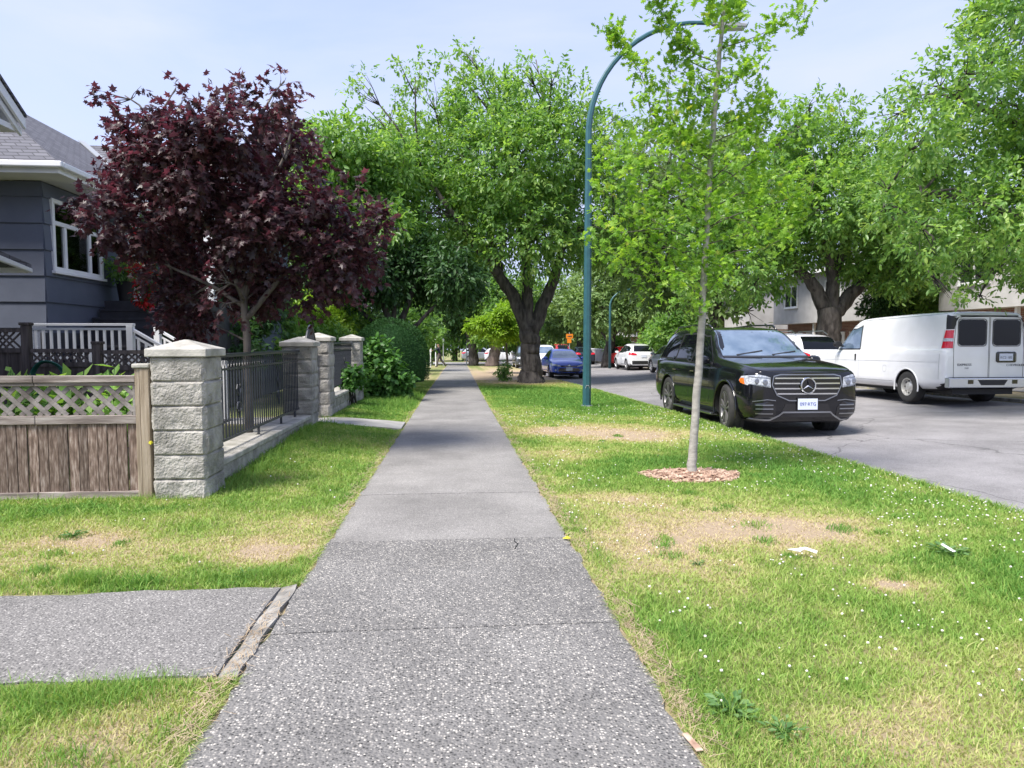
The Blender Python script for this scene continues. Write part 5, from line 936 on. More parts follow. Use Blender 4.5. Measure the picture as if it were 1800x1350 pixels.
def farlamp(u, Y, lab):
    p = at(u, 600, Y); z = groundz(p[0], Y)-.1; t = thing('street_lamp', (p[0], Y, z), lab, 'street lamp'); mb = MB(); X = p[0]; P = [(X, Y, z), (X, Y, z+4.3)]+[(X+1.6-1.6*math.cos(a), Y, z+4.3+1.1*math.sin(a)) for a in np.linspace(.1, 1.57, 8)]; mb.tube(P, [.10, .08]+[.06]*8, 8); mb.build('pole', M['steelpole'], t, smooth=True)
    mb = MB(); mb.box(X+1.5, X+2.1, Y-.13, Y+.13, z+5.32, z+5.42); mb.build('lamp_head', M['lampgrey'], t)
farlamp(1072, 46, 'distant blue green lamp post left of the white hatchback, its arm lost in leaves')
# orange sign
p = at(1001, 606, 52); z = groundz(p[0], 52)-.05; t = thing('road_sign', (p[0], 52, z), 'orange construction sign on a thin post above the blue car', 'sign'); mb = MB(); mb.tube([(p[0], 52, z), (p[0], 52, 2.15)], .035, 6); mb.build('post', M['galv'], t)
q0 = at(995, 587, 52); q1 = at(1007, 595, 52); q2 = at(1004, 603, 52); mb = MB(); mb.box(q0[0], q1[0], 51.93, 51.95, q1[2], q0[2]); mb.build('sign_panel', M['orange'], t); mb = MB(); mb.box(q0[0]+.08, q2[0], 51.93, 51.95, q2[2], q1[2]-.02); mb.build('lower_panel', M['orange'], t)
mb = MB(); mb.box(q0[0]+.1, q1[0]-.1, 51.915, 51.928, (q0[2]+q1[2])/2-.03, (q0[2]+q1[2])/2+.03); mb.build('sign_bar', M['darkink'], t)
# small posts around the far corner
for u, Y, h_, lab in ((820, 66, 2.6, 'white sign post beside the far end of the sidewalk'), (757, 56, 1.6, 'thin pale post left of the far walker'), (779.5, 60, 2.4, 'thin grey post just right of the far walker'), (766, 58, 2.6, 'thin pale post just left of the far walker')):
    p = at(u, 640, Y); z = gz(p[0], Y); mb = MB(); mb.tube([(p[0], Y, z-.1), (p[0], Y, z+h_)], .045, 6); mb.box(p[0]-.07, p[0]+.07, Y-.06, Y-.045, z+h_-.35, z+h_-.02); mb.build('metal_post', M['white'] if u != 779.5 else M['galv'], label=lab, category='post', group='thin posts near the far crossing')
# ------------------------------------------------------------------ townhouses across the road
def townhouse(y0, y1, x0, label, seed, zt=6.6):
    r = random.Random(seed); g = groundz(20, (y0+y1)/2); t = thing('townhouse', (x0+4, (y0+y1)/2, g), label, 'house', 'townhouses across the road'); x1 = x0+9
    mb = MB(); mb.box(x0+.9, x1, y0, y1, g-.3, g+2.6); mb.build('ground_floor_wall', M['brick'], t); mb = MB(); mb.box(x0, x1+.01, y0-.01, y1+.01, g+2.6, g+zt-1.2); mb.build('upper_wall', M['stucco'], t)
    mb = MB(); z = g+zt-1.2; xm = (x0+x1)/2
    mb.slab([(x0-.5, y0-.3, z-.1), (x0-.5, y1+.3, z-.1), (xm, y1+.3, z+1.7), (xm, y0-.3, z+1.7)], (0, 0, -.1)); mb.slab([(xm, y0-.3, z+1.7), (xm, y1+.3, z+1.7), (x1+.5, y1+.3, z-.1), (x1+.5, y0-.3, z-.1)], (0, 0, -.1)); mb.build('roof', M['shingle'], t)
    mb = MB(); mb.box(x0-.56, x0-.5, y0-.3, y1+.3, z-.26, z-.08); mb.build('fascia', M['white'], t)
    for yy in (y0-.01, y1+.01): mb = MB(); mb.slab([(x0, yy, z-.02), (x1, yy, z-.02), (xm, yy, z+1.6)], (0, .04, 0)); mb.build('gable_wall', M['stucco'], t)
    n = max(2, int((y1-y0)/3.4)); w = (y1-y0)/n
    for k in range(n):
        c = y0+w*(k+.5); window(t, 'x', x0, c-.75, c+.75, g+3.5, g+4.75, -1, mull=(c,))
        window(t, 'x', x0+.9, c-1.3, c-.1, g+.9, g+2.1, -1)
        mb = MB(); mb.box(x0+.84, x0+.89, c+.3, c+1.2, g+.05, g+2.1); d_ = mb.build('door', M['white'], t); mb = MB(); mb.box(x0+.82, x0+.84, c+.42, c+.5, g+1.0, g+1.1); mb.build('handle', M['satin'], d_)
        mb = MB(); mb.box(x0+.2, x0+.32, c-w/2+.02, c-w/2+.14, g, g+2.6); mb.build('post', M['white'], t)
townhouse(14.5, 25, 18.6, 'white and brick townhouse behind the white van at the right', 1); townhouse(27, 40, 19.2, 'white stucco townhouse glimpsed between the black car and the forked trunk', 2); townhouse(43, 60, 19.0, 'pale townhouse beyond the dense bush right of the white hatchback', 3, 6.2); townhouse(64, 84, 19.5, 'farthest pale townhouse seen over the white hatchback', 4, 6)
mb = MB(); t = thing('garden_wall', (15.5, 66, -.8), 'low white garden wall left of the white hatchback', 'wall'); mb.box(14.3, 14.5, 58, 76, -1.0, .6); mb.build('wall', M['stucco'], t); mb = MB(); mb.box(14.25, 14.55, 58, 76, .602, .7); mb.build('coping', M['white'], t)
t = thing('carriage_lamp', (19.0, 22.3, 4.0), 'glowing wall lamp high on the townhouse at the right', 'lamp'); mb = MB(); mb.box(18.5, 18.6, 22.25, 22.35, 3.95, 4.2); mb.build('bracket', M['black'], t); mb = MB(); mb.lathe([(0, .02), (.05, .1), (.22, .08), (.25, .01)], 10, 'z', (18.4, 22.3, 3.95)); mb.build('lamp_glass', mat('lit lamp', (1, .6, .2), None, emis=(1.0, .55, .15)), t)
# ------------------------------------------------------------------ vehicles
def pchip(Y, n):
    """Y (k, d) at uniform parameters -> (k-1)*n+1 samples without overshoot"""
    Y = np.asarray(Y, float); D = np.diff(Y, axis=0); m = np.zeros_like(Y)
    a, b = D[:-1], D[1:]; same = a*b > 0; m[1:-1] = np.where(same, 2*a*b/np.where(same, a+b, 1), 0); m[0] = D[0]; m[-1] = D[-1]
    out = []
    for i in range(len(D)):
        for t in np.arange(n)/n:
            h = t*t*(3-2*t); out.append(Y[i]*(1-h)+Y[i+1]*h+m[i]*(t**3-2*t*t+t)+m[i+1]*(t**3-t*t))
    out.append(Y[-1]); return np.array(out)
class Car:
    def __init__(s, name, label, cat, rows, paintm, axles, wr, sc=1, group=None, cap=.03, wo=.0):
        s.t = thing(name, (0, 0, 0), label, cat, group); s.sc = sc; s.ax = axles; s.wr = wr
        G_ = []
        for (y, zb, ws, wm, zm, wb, zbelt, wt, zt, cr) in rows:
            p6 = (wb-.03, zbelt+.035); p8 = (wt, zt-.05)
            if zt-zbelt < .16: p6 = (wb-.03, zbelt+(zt-zbelt)*.4); p8 = (wt, zt-.01*(zt-zbelt)/.1)
            mid = ((p6[0]+p8[0])/2+.015*(zt-zbelt > .3), (p6[1]+p8[1])/2)
            q = [(0, zb), (ws*.8, zb), (ws, zb+.05), (wm-.005, zm-.17), (wm, zm+.08), (wb, zbelt), p6, mid, p8, (wt-.07, zt-.0), (wt*.5, zt+cr*.75), (0, zt+cr)]
            G_.append([(x, y, z) for x, z in q])
        G_ = np.array(G_); A = np.array([pchip(g, 3) for g in G_]); B = np.stack([pchip(A[:, j], 5) for j in range(A.shape[1])], 1)
        ni, nj = B.shape[:2]; mb = MB()
        for sg in (1, -1):
            V = (B*[sg, 1, 1]).reshape(-1, 3); mb.add(V, [(i*nj+j, i*nj+j+1, (i+1)*nj+j+1, (i+1)*nj+j) for i in range(ni-1) for j in range(nj-1)])
        for e, sgn in ((0, -1), (-1, 1)):
            K = 6; g = B[e]; V = []
            for j in range(nj):
                for k in range(-K, K+1): V.append((g[j, 0]*k/K, g[j, 1]+sgn*cap*(1-(k/K)**2)*min(1, g[j, 0]*3), g[j, 2]))
            mb.add(V, [(j*(2*K+1)+k, j*(2*K+1)+k+1, (j+1)*(2*K+1)+k+1, (j+1)*(2*K+1)+k) for j in range(nj-1) for k in range(2*K)])
        me = bpy.data.meshes.new('body'); me.from_pydata(mb.V, [], mb.F); bm = bmesh.new(); bm.from_mesh(me); bmesh.ops.remove_doubles(bm, verts=bm.verts, dist=.0008); bmesh.ops.dissolve_degenerate(bm, edges=bm.edges, dist=.0005); bmesh.ops.recalc_face_normals(bm, faces=bm.faces); bm.to_mesh(me); bm.free()
        ob = bpy.data.objects.new('body', me); COL.objects.link(ob); hw = max(r_[3] for r_ in rows); s.hw = hw
        cb = MB()
        for y in axles:
            for sg in (1, -1):
                x0, x1 = sorted((sg*(hw-.36), sg*(hw+.3))); n = 28; b = len(cb.V)
                V = [(x, y+(wr+.055)*math.cos(w), wr+(wr+.055)*math.sin(w)) for x in (x0, x1) for w in np.linspace(0, 2*math.pi, n, endpoint=False)]
                cb.add(V, [(k, (k+1) % n, n+(k+1) % n, n+k) for k in range(n)]+[tuple(range(n))[::-1], tuple(range(n, 2*n))])
        co_ = cb.build('cutter', M['black']); md = ob.modifiers.new('b', 'BOOLEAN'); md.object = co_; md.operation = 'DIFFERENCE'; md.solver = 'EXACT'
        dg = bpy.context.evaluated_depsgraph_get(); dg.update(); ev = ob.evaluated_get(dg); m2 = bpy.data.meshes.new_from_object(ev); 
        bpy.data.objects.remove(ob); bpy.data.objects.remove(co_)
        m2.name = 'body'; m2.materials.clear(); m2.materials.append(paintm); m2.materials.append(M['black'])
        for p in m2.polygons:
            p.use_smooth = True; c = p.center; p.material_index = 0
            for y in axles:
                d = math.hypot(c.y-y, c.z-wr)
                if d < wr+.06 and abs(c.x) < hw-.02: p.material_index = 1
            if p.normal.z < -.8: p.material_index = 1
        m2.set_sharp_from_angle(angle=R(38)); s.body = bpy.data.objects.new('body', m2); COL.objects.link(s.body); s.body.parent = s.t
        bm = bmesh.new(); bm.from_mesh(m2); s.bvh = BVHTree.FromBMesh(bm); bm.free()
    def ray(s, ax, u, v):
        o, d = {'f': ((u, -9, v), (0, 1, 0)), 'b': ((u, 9, v), (0, -1, 0)), 'l': ((-9, u, v), (1, 0, 0)), 'r': ((9, u, v), (-1, 0, 0)), 't': ((u, v, 9), (0, 0, -1))}[ax]
        h = s.bvh.ray_cast(Vector(o), Vector(d)); return (h[0], h[1] if h[1].dot(Vector(d)) < 0 else -h[1]) if h[0] is not None else (None, None)
    def grid(s, ax, poly, off, nu=10, nv=10):
        vs = np.array([p[1] for p in poly]); lo, hi = vs.min()+1e-4, vs.max()-1e-4; n = len(poly); V = []; ok = []
        for v in np.linspace(lo, hi, nv):
            us = []
            for i in range(n):
                a, b = poly[i], poly[(i+1) % n]
                if (a[1]-v)*(b[1]-v) < 0: us.append(a[0]+(b[0]-a[0])*(v-a[1])/(b[1]-a[1]))
            u0, u1 = (min(us), max(us)) if us else (poly[0][0], poly[0][0])
            for u in np.linspace(u0, u1, nu):
                p, q = s.ray(ax, u, v); ok.append(p is not None); V.append(tuple(p+q*off) if p is not None else (0, 0, 0))
        F = [(i*nu+j, i*nu+j+1, (i+1)*nu+j+1, (i+1)*nu+j) for i in range(nv-1) for j in range(nu-1)]
        F = [f for f in F if all(ok[k] for k in f) and max((Vector(V[f[0]])-Vector(V[f[k]])).length for k in (1, 2, 3)) < .35]
        return V, F
    def patch(s, name, ax, poly, m, off=.004, th=.0, parent=None, nu=10, nv=10, **kw):
        V, F = s.grid(ax, poly, off, nu, nv); mb = MB(); mb.add(V, F)
        bm = bmesh.new(); me = bpy.data.meshes.new(name); me.from_pydata(mb.V, [], mb.F); bm.from_mesh(me)
        bmesh.ops.delete(bm, geom=[v for v in bm.verts if not v.link_faces], context='VERTS')
        c = Vector((0, 0, .8))
        bmesh.ops.recalc_face_normals(bm, faces=bm.faces)
        if sum((f.calc_center_median()-c).dot(f.normal) for f in bm.faces) < 0: bmesh.ops.reverse_faces(bm, faces=bm.faces)
        bm.to_mesh(me); bm.free(); me.polygons.foreach_set('use_smooth', [True]*len(me.polygons)); me.materials.append(m)
        o = bpy.data.objects.new(name, me); COL.objects.link(o); o.parent = parent or s.t
        if th: d = o.modifiers.new('s', 'SOLIDIFY'); d.thickness = th; d.offset = -1
        return tag(o, **kw) if kw else o
    def ribbon(s, mb, ax, pts, w=.008, off=.003, n=8, closed=False):
        if closed: pts = pts+[pts[0]]
        for a, b in zip(pts[:-1], pts[1:]):
            a_, b_ = np.array(a, float), np.array(b, float); d = b_-a_; L_ = np.linalg.norm(d)
            if L_ < 1e-6: continue
            nn = np.array((-d[1], d[0]))/L_*w/2; V = []; ok = True
            for k in range(n+1):
                for sg in (-1, 1):
                    p, q = s.ray(ax, *(a_+d*k/n+nn*sg)); V.append(tuple(p+q*off) if p is not None else None)
            F = [(2*k, 2*k+1, 2*k+3, 2*k+2) for k in range(n)]; F = [f for f in F if all(V[i] is not None for i in f)]; V = [v or (0, 0, 0) for v in V]; mb.add(V, F)
    def wheel(s, x, y, style, rimm, steer=0, w=.25):
        r = s.wr; sg = -1 if x < 0 else 1; rr = r*.70 if style != 'steel' else r*.56
        root_ = bpy.data.objects.new('wheel', None); COL.objects.link(root_); root_.empty_display_size = .1; root_.parent = s.t; root_.location = (x, y, r); root_.rotation_euler = (0, 0, steer)
        mb = MB(); h = w/2; mb.lathe([(-h*.7, rr*.98), (-h*.95, rr*1.03), (-h, rr+(r-rr)*.5), (-h*.93, r*.955), (-h*.8, r*.99), (-h*.4, r), (-h*.38, r*.985), (-h*.3, r*.985), (-h*.28, r), (h*.28, r), (h*.3, r*.985), (h*.38, r*.985), (h*.4, r), (h*.8, r*.99), (h*.93, r*.955), (h, rr+(r-rr)*.5), (h*.95, rr*1.03), (h*.7, rr*.98)], 40)
        mb.build('tyre', M['rubber'], root_, local=True, smooth=True, autos=50)
        mb = MB(); o = sg*h*.80; i_ = sg*h*.1
        mb.lathe([(sg*h*.93, rr*1.02), (sg*h*.93, rr*.95), (sg*h*.75, rr*.91), (-sg*h*.5, rr*.88), (-sg*h*.5, .01)], 40)
        if style == 'steel':
            mb.lathe([(sg*h*.4, rr*.9), (sg*h*.35, rr*.8), (sg*h*.55, rr*.55), (sg*h*.75, rr*.38), (sg*h*.8, rr*.3), (sg*h*.8, .005)], 32)
            q = MB()
            for k in range(8): a = k*math.pi/4; q.lathe([(sg*h*.52, .001), (sg*h*.52, rr*.13)], 10, 'x', (0, rr*.66*math.cos(a), rr*.66*math.sin(a)))
            q.build('vent', M['black'], root_, local=True)
        else:
            ns_ = 5; hub = rr*.22
            for k in range(ns_):
                a = 2*math.pi*k/ns_+.3
                for dv in (-.16, .16):
                    c0, s0 = math.cos(a+dv*.6), math.sin(a+dv*.6); c1, s1 = math.cos(a+dv*1.15), math.sin(a+dv*1.15)
                    mb.bar((o, hub*.8*c0, hub*.8*s0), (sg*h*.86, rr*.95*c1, rr*.95*s1), rr*.095, .03, up=(1, 0, 0))
            mb.lathe([(o*.6, hub*1.15), (o, hub*1.05), (sg*h*.93, hub*.5), (sg*h*.93, .005)], 20)
        mb.build('rim', rimm, root_, local=True, smooth=True, autos=35)
        if style != 'steel': mb = MB(); mb.lathe([(sg*h*.2, rr*.6), (sg*h*.2, rr*.2)], 24); mb.build('brake_disc', M['satin'], root_, local=True)
        return root_
    def text(s, name, body, ax, u, v, size, m, parent=None, depth=.003, off=.006, sx=1):
        c = bpy.data.curves.new(name, 'FONT'); c.body = body; c.size = size; c.align_x = 'CENTER'; c.align_y = 'CENTER'; c.extrude = depth
        o = bpy.data.objects.new('tmp', c); COL.objects.link(o); dg = bpy.context.evaluated_depsgraph_get(); dg.update(); me = bpy.data.meshes.new_from_object(o.evaluated_get(dg)); bpy.data.objects.remove(o)
        p, q = s.ray(ax, u, v); p = p+q*off; me.materials.clear()
        if ax == 'f': Mx = Matrix(((sx, 0, 0, p.x), (0, 0, -1, p.y), (0, 1, 0, p.z), (0, 0, 0, 1)))
        else: Mx = Matrix(((-sx, 0, 0, p.x), (0, 0, 1, p.y), (0, 1, 0, p.z), (0, 0, 0, 1)))
        me.transform(Mx); return link(name, me, m, parent or s.t, local=True)
    def place(s, x, y, z, yaw=0, pitch=0, roll=0):
        s.t.location = (x, y, z); s.t.rotation_euler = (pitch, roll, yaw); s.t.scale = (s.sc if np.isscalar(s.sc) else s.sc[0], s.sc if np.isscalar(s.sc) else s.sc[1], s.sc if np.isscalar(s.sc) else s.sc[2])
def rrect(u0, u1, v0, v1, r, n=4):
    out = []
    for cu, cv, a0 in ((u1-r, v1-r, 0), (u0+r, v1-r, 90), (u0+r, v0+r, 180), (u1-r, v0+r, 270)):
        for k in range(n+1): a = R(a0+90*k/n); out.append((cu+r*math.cos(a), cv+r*math.sin(a)))
    return out
def mirrorp(p): return [(-u, v) for u, v in p]
def sidewin(c, polys, m, frame=.022, ax=('l', 'r')):
    for a in ax:
        for p in polys:
            cu = sum(q[0] for q in p)/len(p); cv = sum(q[1] for q in p)/len(p)
            fo = c.patch('window_frame', a, [(cu+(u-cu)*(1+frame*2/.5), cv+(v-cv)*(1+frame*2/.35)) for u, v in p], M['black'], .002)
            c.patch('side_window', a, p, m, .005, parent=fo)
def mirror_part(c, x, y, z, m):
    for sg in (-1, 1):
        mb = MB(); mb.lathe([(-.10, .001), (-.095, .07), (-.05, .095), (.03, .10), (.075, .085), (.08, .001)], 14, 'y'); mb.V = [(sg*(x+.10)+a*1.25, y+b*.8, z+cz*.85) for a, b, cz in mb.V]; o = mb.build('wing_mirror', m, c.t, local=True, smooth=True, autos=50)
        mb = MB(); mb.bar((sg*(x-.06), y, z-.05), (sg*(x+.06), y, z-.04), .05, .04); mb.build('mirror_arm', M['black'], o, local=True)

def big_suv():
    c = Car('parked_suv', 'glossy black SUV at the near kerb with a round star emblem in its grille', 'car', [
        (-2.60, .34, .55, .72, .60, .68, .97, .62, 1.03, .012), (-2.55, .27, .72, .86, .60, .82, 1.0, .74, 1.06, .018), (-2.42, .24, .80, .95, .62, .90, 1.02, .80, 1.10, .024), (-2.12, .23, .88, .985, .64, .945, 1.05, .84, 1.15, .03),
        (-1.65, .23, .90, .995, .66, .955, 1.08, .85, 1.20, .035), (-1.22, .23, .90, 1.0, .66, .96, 1.10, .86, 1.25, .035), (-.90, .23, .90, 1.0, .66, .96, 1.11, .79, 1.46, .035), (-.52, .23, .90, 1.0, .66, .96, 1.12, .715, 1.70, .035),
        (-.15, .23, .90, 1.0, .66, .96, 1.13, .70, 1.775, .03), (.8, .23, .90, 1.0, .66, .96, 1.14, .70, 1.80, .03), (1.6, .23, .90, 1.0, .66, .96, 1.15, .69, 1.785, .03), (2.15, .25, .88, .99, .66, .95, 1.15, .67, 1.73, .025),
        (2.42, .30, .85, .96, .66, .92, 1.14, .68, 1.50, .02), (2.55, .33, .80, .92, .64, .88, 1.08, .74, 1.18, .02), (2.60, .38, .75, .86, .62, .82, 1.0, .72, 1.08, .012)],
        M['p_black'], (-1.70, 1.44), .405, 1)
    t = c.t
    fr = c.patch('windscreen', 'f', [(-.80, 1.275), (.80, 1.275), (.765, 1.45), (.66, 1.735), (-.66, 1.735), (-.765, 1.45)], M['glassw'], .004, nu=16)
    mb = MB(); c.ribbon(mb, 'f', [(-.81, 1.262), (.81, 1.262)], .03, .006, 14); mb.build('cowl', M['black'], t, local=True)
    for a, b in (((-.55, 1.285), (-.02, 1.36)), ((.1, 1.285), (.62, 1.35))): mb = MB(); c.ribbon(mb, 'f', [a, b], .016, .014, 8); o = mb.build('wiper', M['black'], t, local=True); d = o.modifiers.new('s', 'SOLIDIFY'); d.thickness = .008
    sidewin(c, [[(-1.0, 1.155), (-.40, 1.63), (.06, 1.68), (.10, 1.155)], [(.17, 1.16), (.15, 1.68), (1.0, 1.68), (1.06, 1.165)], [(1.13, 1.17), (1.10, 1.675), (1.75, 1.645), (2.22, 1.40), (2.20, 1.19)]], M['glassd'])
    c.patch('rear_window', 'b', [(-.64, 1.22), (.64, 1.22), (.58, 1.62), (-.58, 1.62)], M['glassd'])
    # grille
    g = c.patch('grille', 'f', [(-.30, .60), (.30, .60), (.50, .68), (.585, .84), (.56, .985), (.45, 1.025), (-.45, 1.025), (-.56, .985), (-.585, .84), (-.50, .68)], M['gloss'], .006, nu=16, nv=14)
    rim = MB(); c.ribbon(rim, 'f', [(-.30, .60), (.30, .60), (.50, .68), (.585, .84), (.56, .975), (.45, 1.0), (-.45, 1.0), (-.56, .975), (-.585, .84), (-.50, .68)], .016, .016, 6, True); o = rim.build('grille_frame', M['satin'], g, local=True); d = o.modifiers.new('s', 'SOLIDIFY'); d.thickness = .012
    for z, h in ((.705, .50), (.785, .545), (.865, .55), (.945, .54)):
        mb = MB(); c.ribbon(mb, 'f', [(-h, z), (h, z)], .020, .020, 18); o = mb.build('grille_bar', M['chrome'], g, local=True); d = o.modifiers.new('s', 'SOLIDIFY'); d.thickness = .014
        mb = MB(); c.ribbon(mb, 'f', [(-h, z-.02), (h, z-.02)], .018, .016, 18); mb.build('grille_bar', M['black'], g, local=True)
    p, q = c.ray('f', 0, .83); cy = p.y-.035; mb = MB()
    ring = [(.0, cy, .83)]; mb.tube([(.118*math.cos(a), cy, .83+.118*math.sin(a)) for a in np.linspace(0, 2*math.pi, 33)], .0125, 6, False)
    for k in range(3):
        a = R(90+120*k); w = .016; tip = (.112*math.cos(a), .83+.112*math.sin(a)); px, pz = -math.sin(a)*w, math.cos(a)*w; bk = (-math.cos(a)*.012, -math.sin(a)*.012)
        mb.add([(px, cy, .83+pz), (-px, cy, .83-pz), (tip[0], cy-.004, tip[1]), (bk[0], cy+.01, .83+bk[1]), (0, cy-.02, .83)], [(0, 4, 2), (4, 1, 2), (0, 2, 3), (1, 3, 2)])
    e_ = mb.build('star_emblem', M['chrome'], g, local=True); mb = MB(); mb.lathe([(0, .105), (.012, .105), (.014, .001)], 24, 'y', (0, cy, .83)); mb.build('emblem_disc', M['gloss'], e_, local=True)
    p, q = c.ray('f', 0, 1.055); mb = MB(); mb.lathe([(0, .02), (.006, .018), (.008, .001)], 14, 'z', tuple(p+Vector((0, .05, .008)))); mb.build('bonnet_badge', M['chrome'], t, local=True)
    for sg in (1, -1):
        f_ = (lambda L_: L_) if sg > 0 else mirrorp
        hl = c.patch('headlight', 'f', f_([(.605, .80), (.93, .835), (.945, .90), (.90, .985), (.80, 1.0), (.615, .965)]), M['clear'], .008, .0, nu=12)
        mb = MB(); c.ribbon(mb, 'f', f_([(.62, .945), (.90, .965)]), .014, .012, 8); c.ribbon(mb, 'f', f_([(.62, .82), (.91, .85)]), .010, .012, 8); mb.build('light_strip', M['satin'], hl, local=True)
        for u, v, r_ in ((.70, .885, .042), (.82, .90, .042)):
            p, q = c.ray('f', sg*u, v); 
            mb = MB(); mb.lathe([(-.0, r_), (-.004, r_*.8), (.0, r_*.3), (0, .001)], 16, 'y', (sg*u, p.y-.018, v)); mb.build('projector', M['satin'], hl, local=True, smooth=True)
        a = 'r' if sg > 0 else 'l'
        c.patch('headlight', a, [(-2.47, .83), (-2.34, .85), (-2.22, .90), (-2.28, .97), (-2.45, .985)], M['clear'], .007, parent=hl); c.patch('side_marker', a, [(-2.40, .845), (-2.29, .86), (-2.235, .90), (-2.27, .94), (-2.36, .94)], M['ambers'], .011, parent=hl)
        iv = c.patch('air_intake', 'f', f_([(.50, .33), (.80, .30), (.86, .36), (.84, .56), (.62, .585), (.52, .50)]), M['gloss'], .006)
        for z in (.40, .47, .53): mb = MB(); c.ribbon(mb, 'f', f_([(.56, z), (.83, z)]), .016, .014, 8); o = mb.build('intake_bar', M['satin'], iv, local=True); d = o.modifiers.new('s', 'SOLIDIFY'); d.thickness = .01
        mb = MB(); c.ribbon(mb, 'f', f_([(.52, .60), (.66, .615), (.87, .585)]), .012, .012, 8); mb.build('intake_trim', M['satin'], iv, local=True)
        tl = c.patch('tail_light', 'b', f_([(.45, .98), (.84, .98), (.86, 1.08), (.5, 1.10)]), M['redlens'], .006)
    lo = c.patch('lower_grille', 'f', [(-.50, .34), (.50, .34), (.40, .46), (.36, .55), (-.36, .55), (-.40, .46)], M['gloss'], .005, nu=14)
    mb = MB(); c.ribbon(mb, 'f', [(-.86, .31), (-.60, .30), (-.46, .37), (-.40, .42), (.40, .42), (.46, .37), (.60, .30), (.86, .31)], .022, .016, 8); o = mb.build('bumper_trim', M['satin'], t, local=True); d = o.modifiers.new('s', 'SOLIDIFY'); d.thickness = .012
    py = c.ray('f', .0, .5)[0].y-.035; mb = MB(); mb.box(-.165, .165, py, py+.012, .46, .63); pl = mb.build('number_plate', M['plate'], t, local=True, bevel=.003); mb = MB(); mb.box(-.18, .18, py+.0125, py+.02, .445, .645); mb.build('plate_holder', M['black'], pl, local=True)
    c.text('plate_number', '097·RTG', 'f', 0, .545, .074, M['plateink'], pl, .001, .0); tn = [o for o in pl.children if o.name.startswith('plate_number')][0]; zz = min(v.co.y for v in tn.data.vertices); tn.data.transform(Matrix.Translation((0, py-.0025-zz, 0)))
    sm = MB(); c.ribbon(sm, 'l', [(-.98, .45), (-1.0, 1.12)], .008); c.ribbon(sm, 'l', [(.12, .38), (.135, 1.12)], .008); c.ribbon(sm, 'l', [(1.0, .95), (1.08, 1.12)], .008); c.ribbon(sm, 'l', [(.12, .40), (-.98, .42)], .008)
    c.ribbon(sm, 'l', [(.12, .40), (.92, .40), (1.0, .95)], .008); c.ribbon(sm, 'r', [(-.98, .45), (-1.0, 1.12)], .008); c.ribbon(sm, 'f', [(-.80, 1.075), (-.6, 1.045), (.6, 1.045), (.80, 1.075)], .007, .003, 12); sm.build('panel_seams', M['black'], t, local=True)
    for y in (-.12, .95):
        for a in ('l', 'r'):
            p, q = c.ray(a, y, .98); sx = -1 if a == 'l' else 1; mb = MB(); mb.bar((p.x+sx*.028, y-.11, .985), (p.x+sx*.028, y+.11, .985), .016, .028); mb.bar((p.x-.01*sx, y-.1, .985), (p.x+sx*.028, y-.1, .985), .02); mb.bar((p.x-.01*sx, y+.1, .985), (p.x+sx*.028, y+.1, .985), .02); mb.build('door_handle', M['gloss'], t, local=True, bevel=.004)
    mirror_part(c, .98, -.90, 1.20, M['p_black'])
    for sg in (-1, 1):
        mb = MB(); mb.tube([(sg*.64, -.30, 1.755), (sg*.655, -.12, 1.845), (sg*.655, .8, 1.875), (sg*.645, 1.7, 1.855), (sg*.62, 2.08, 1.755)], .018, 8); mb.build('roof_rail', M['gloss'], t, local=True, smooth=True)
        mb = MB(); mb.box(sg*.97-.07, sg*.97+.07, -1.18, .92, .25, .285); mb.build('side_step', M['satin'], t, local=True, bevel=.01)
        for y in c.ax:
            mb = MB(); mb.tube([(sg*(.992), y+.475*math.cos(a), .405+.475*math.sin(a)) for a in np.linspace(-.25, math.pi+.25, 25)], .020, 6, False); mb.build('arch_trim', M['gloss'], t, local=True, smooth=True)
            c.wheel(sg*.855, y, 'alloy', M['alloy'], steer=R(-9) if y < 0 else 0, w=.275)
    mb = MB(); mb.box(-.8, .8, -1.2, 2.3, .2, .26); mb.build('underbody', M['black'], t, local=True)
    mb = MB(); mb.box(-.05, .05, -.98, -.95, 1.62, 1.66)
    c.sc = (1.04, 1.11, 1.10); L_ = 2.6*1.11; y = 11.12+L_; c.place(5.98, y, roadz(5.2, y-0)+.012, R(-.6), R(-.69), 0)
big_suv()

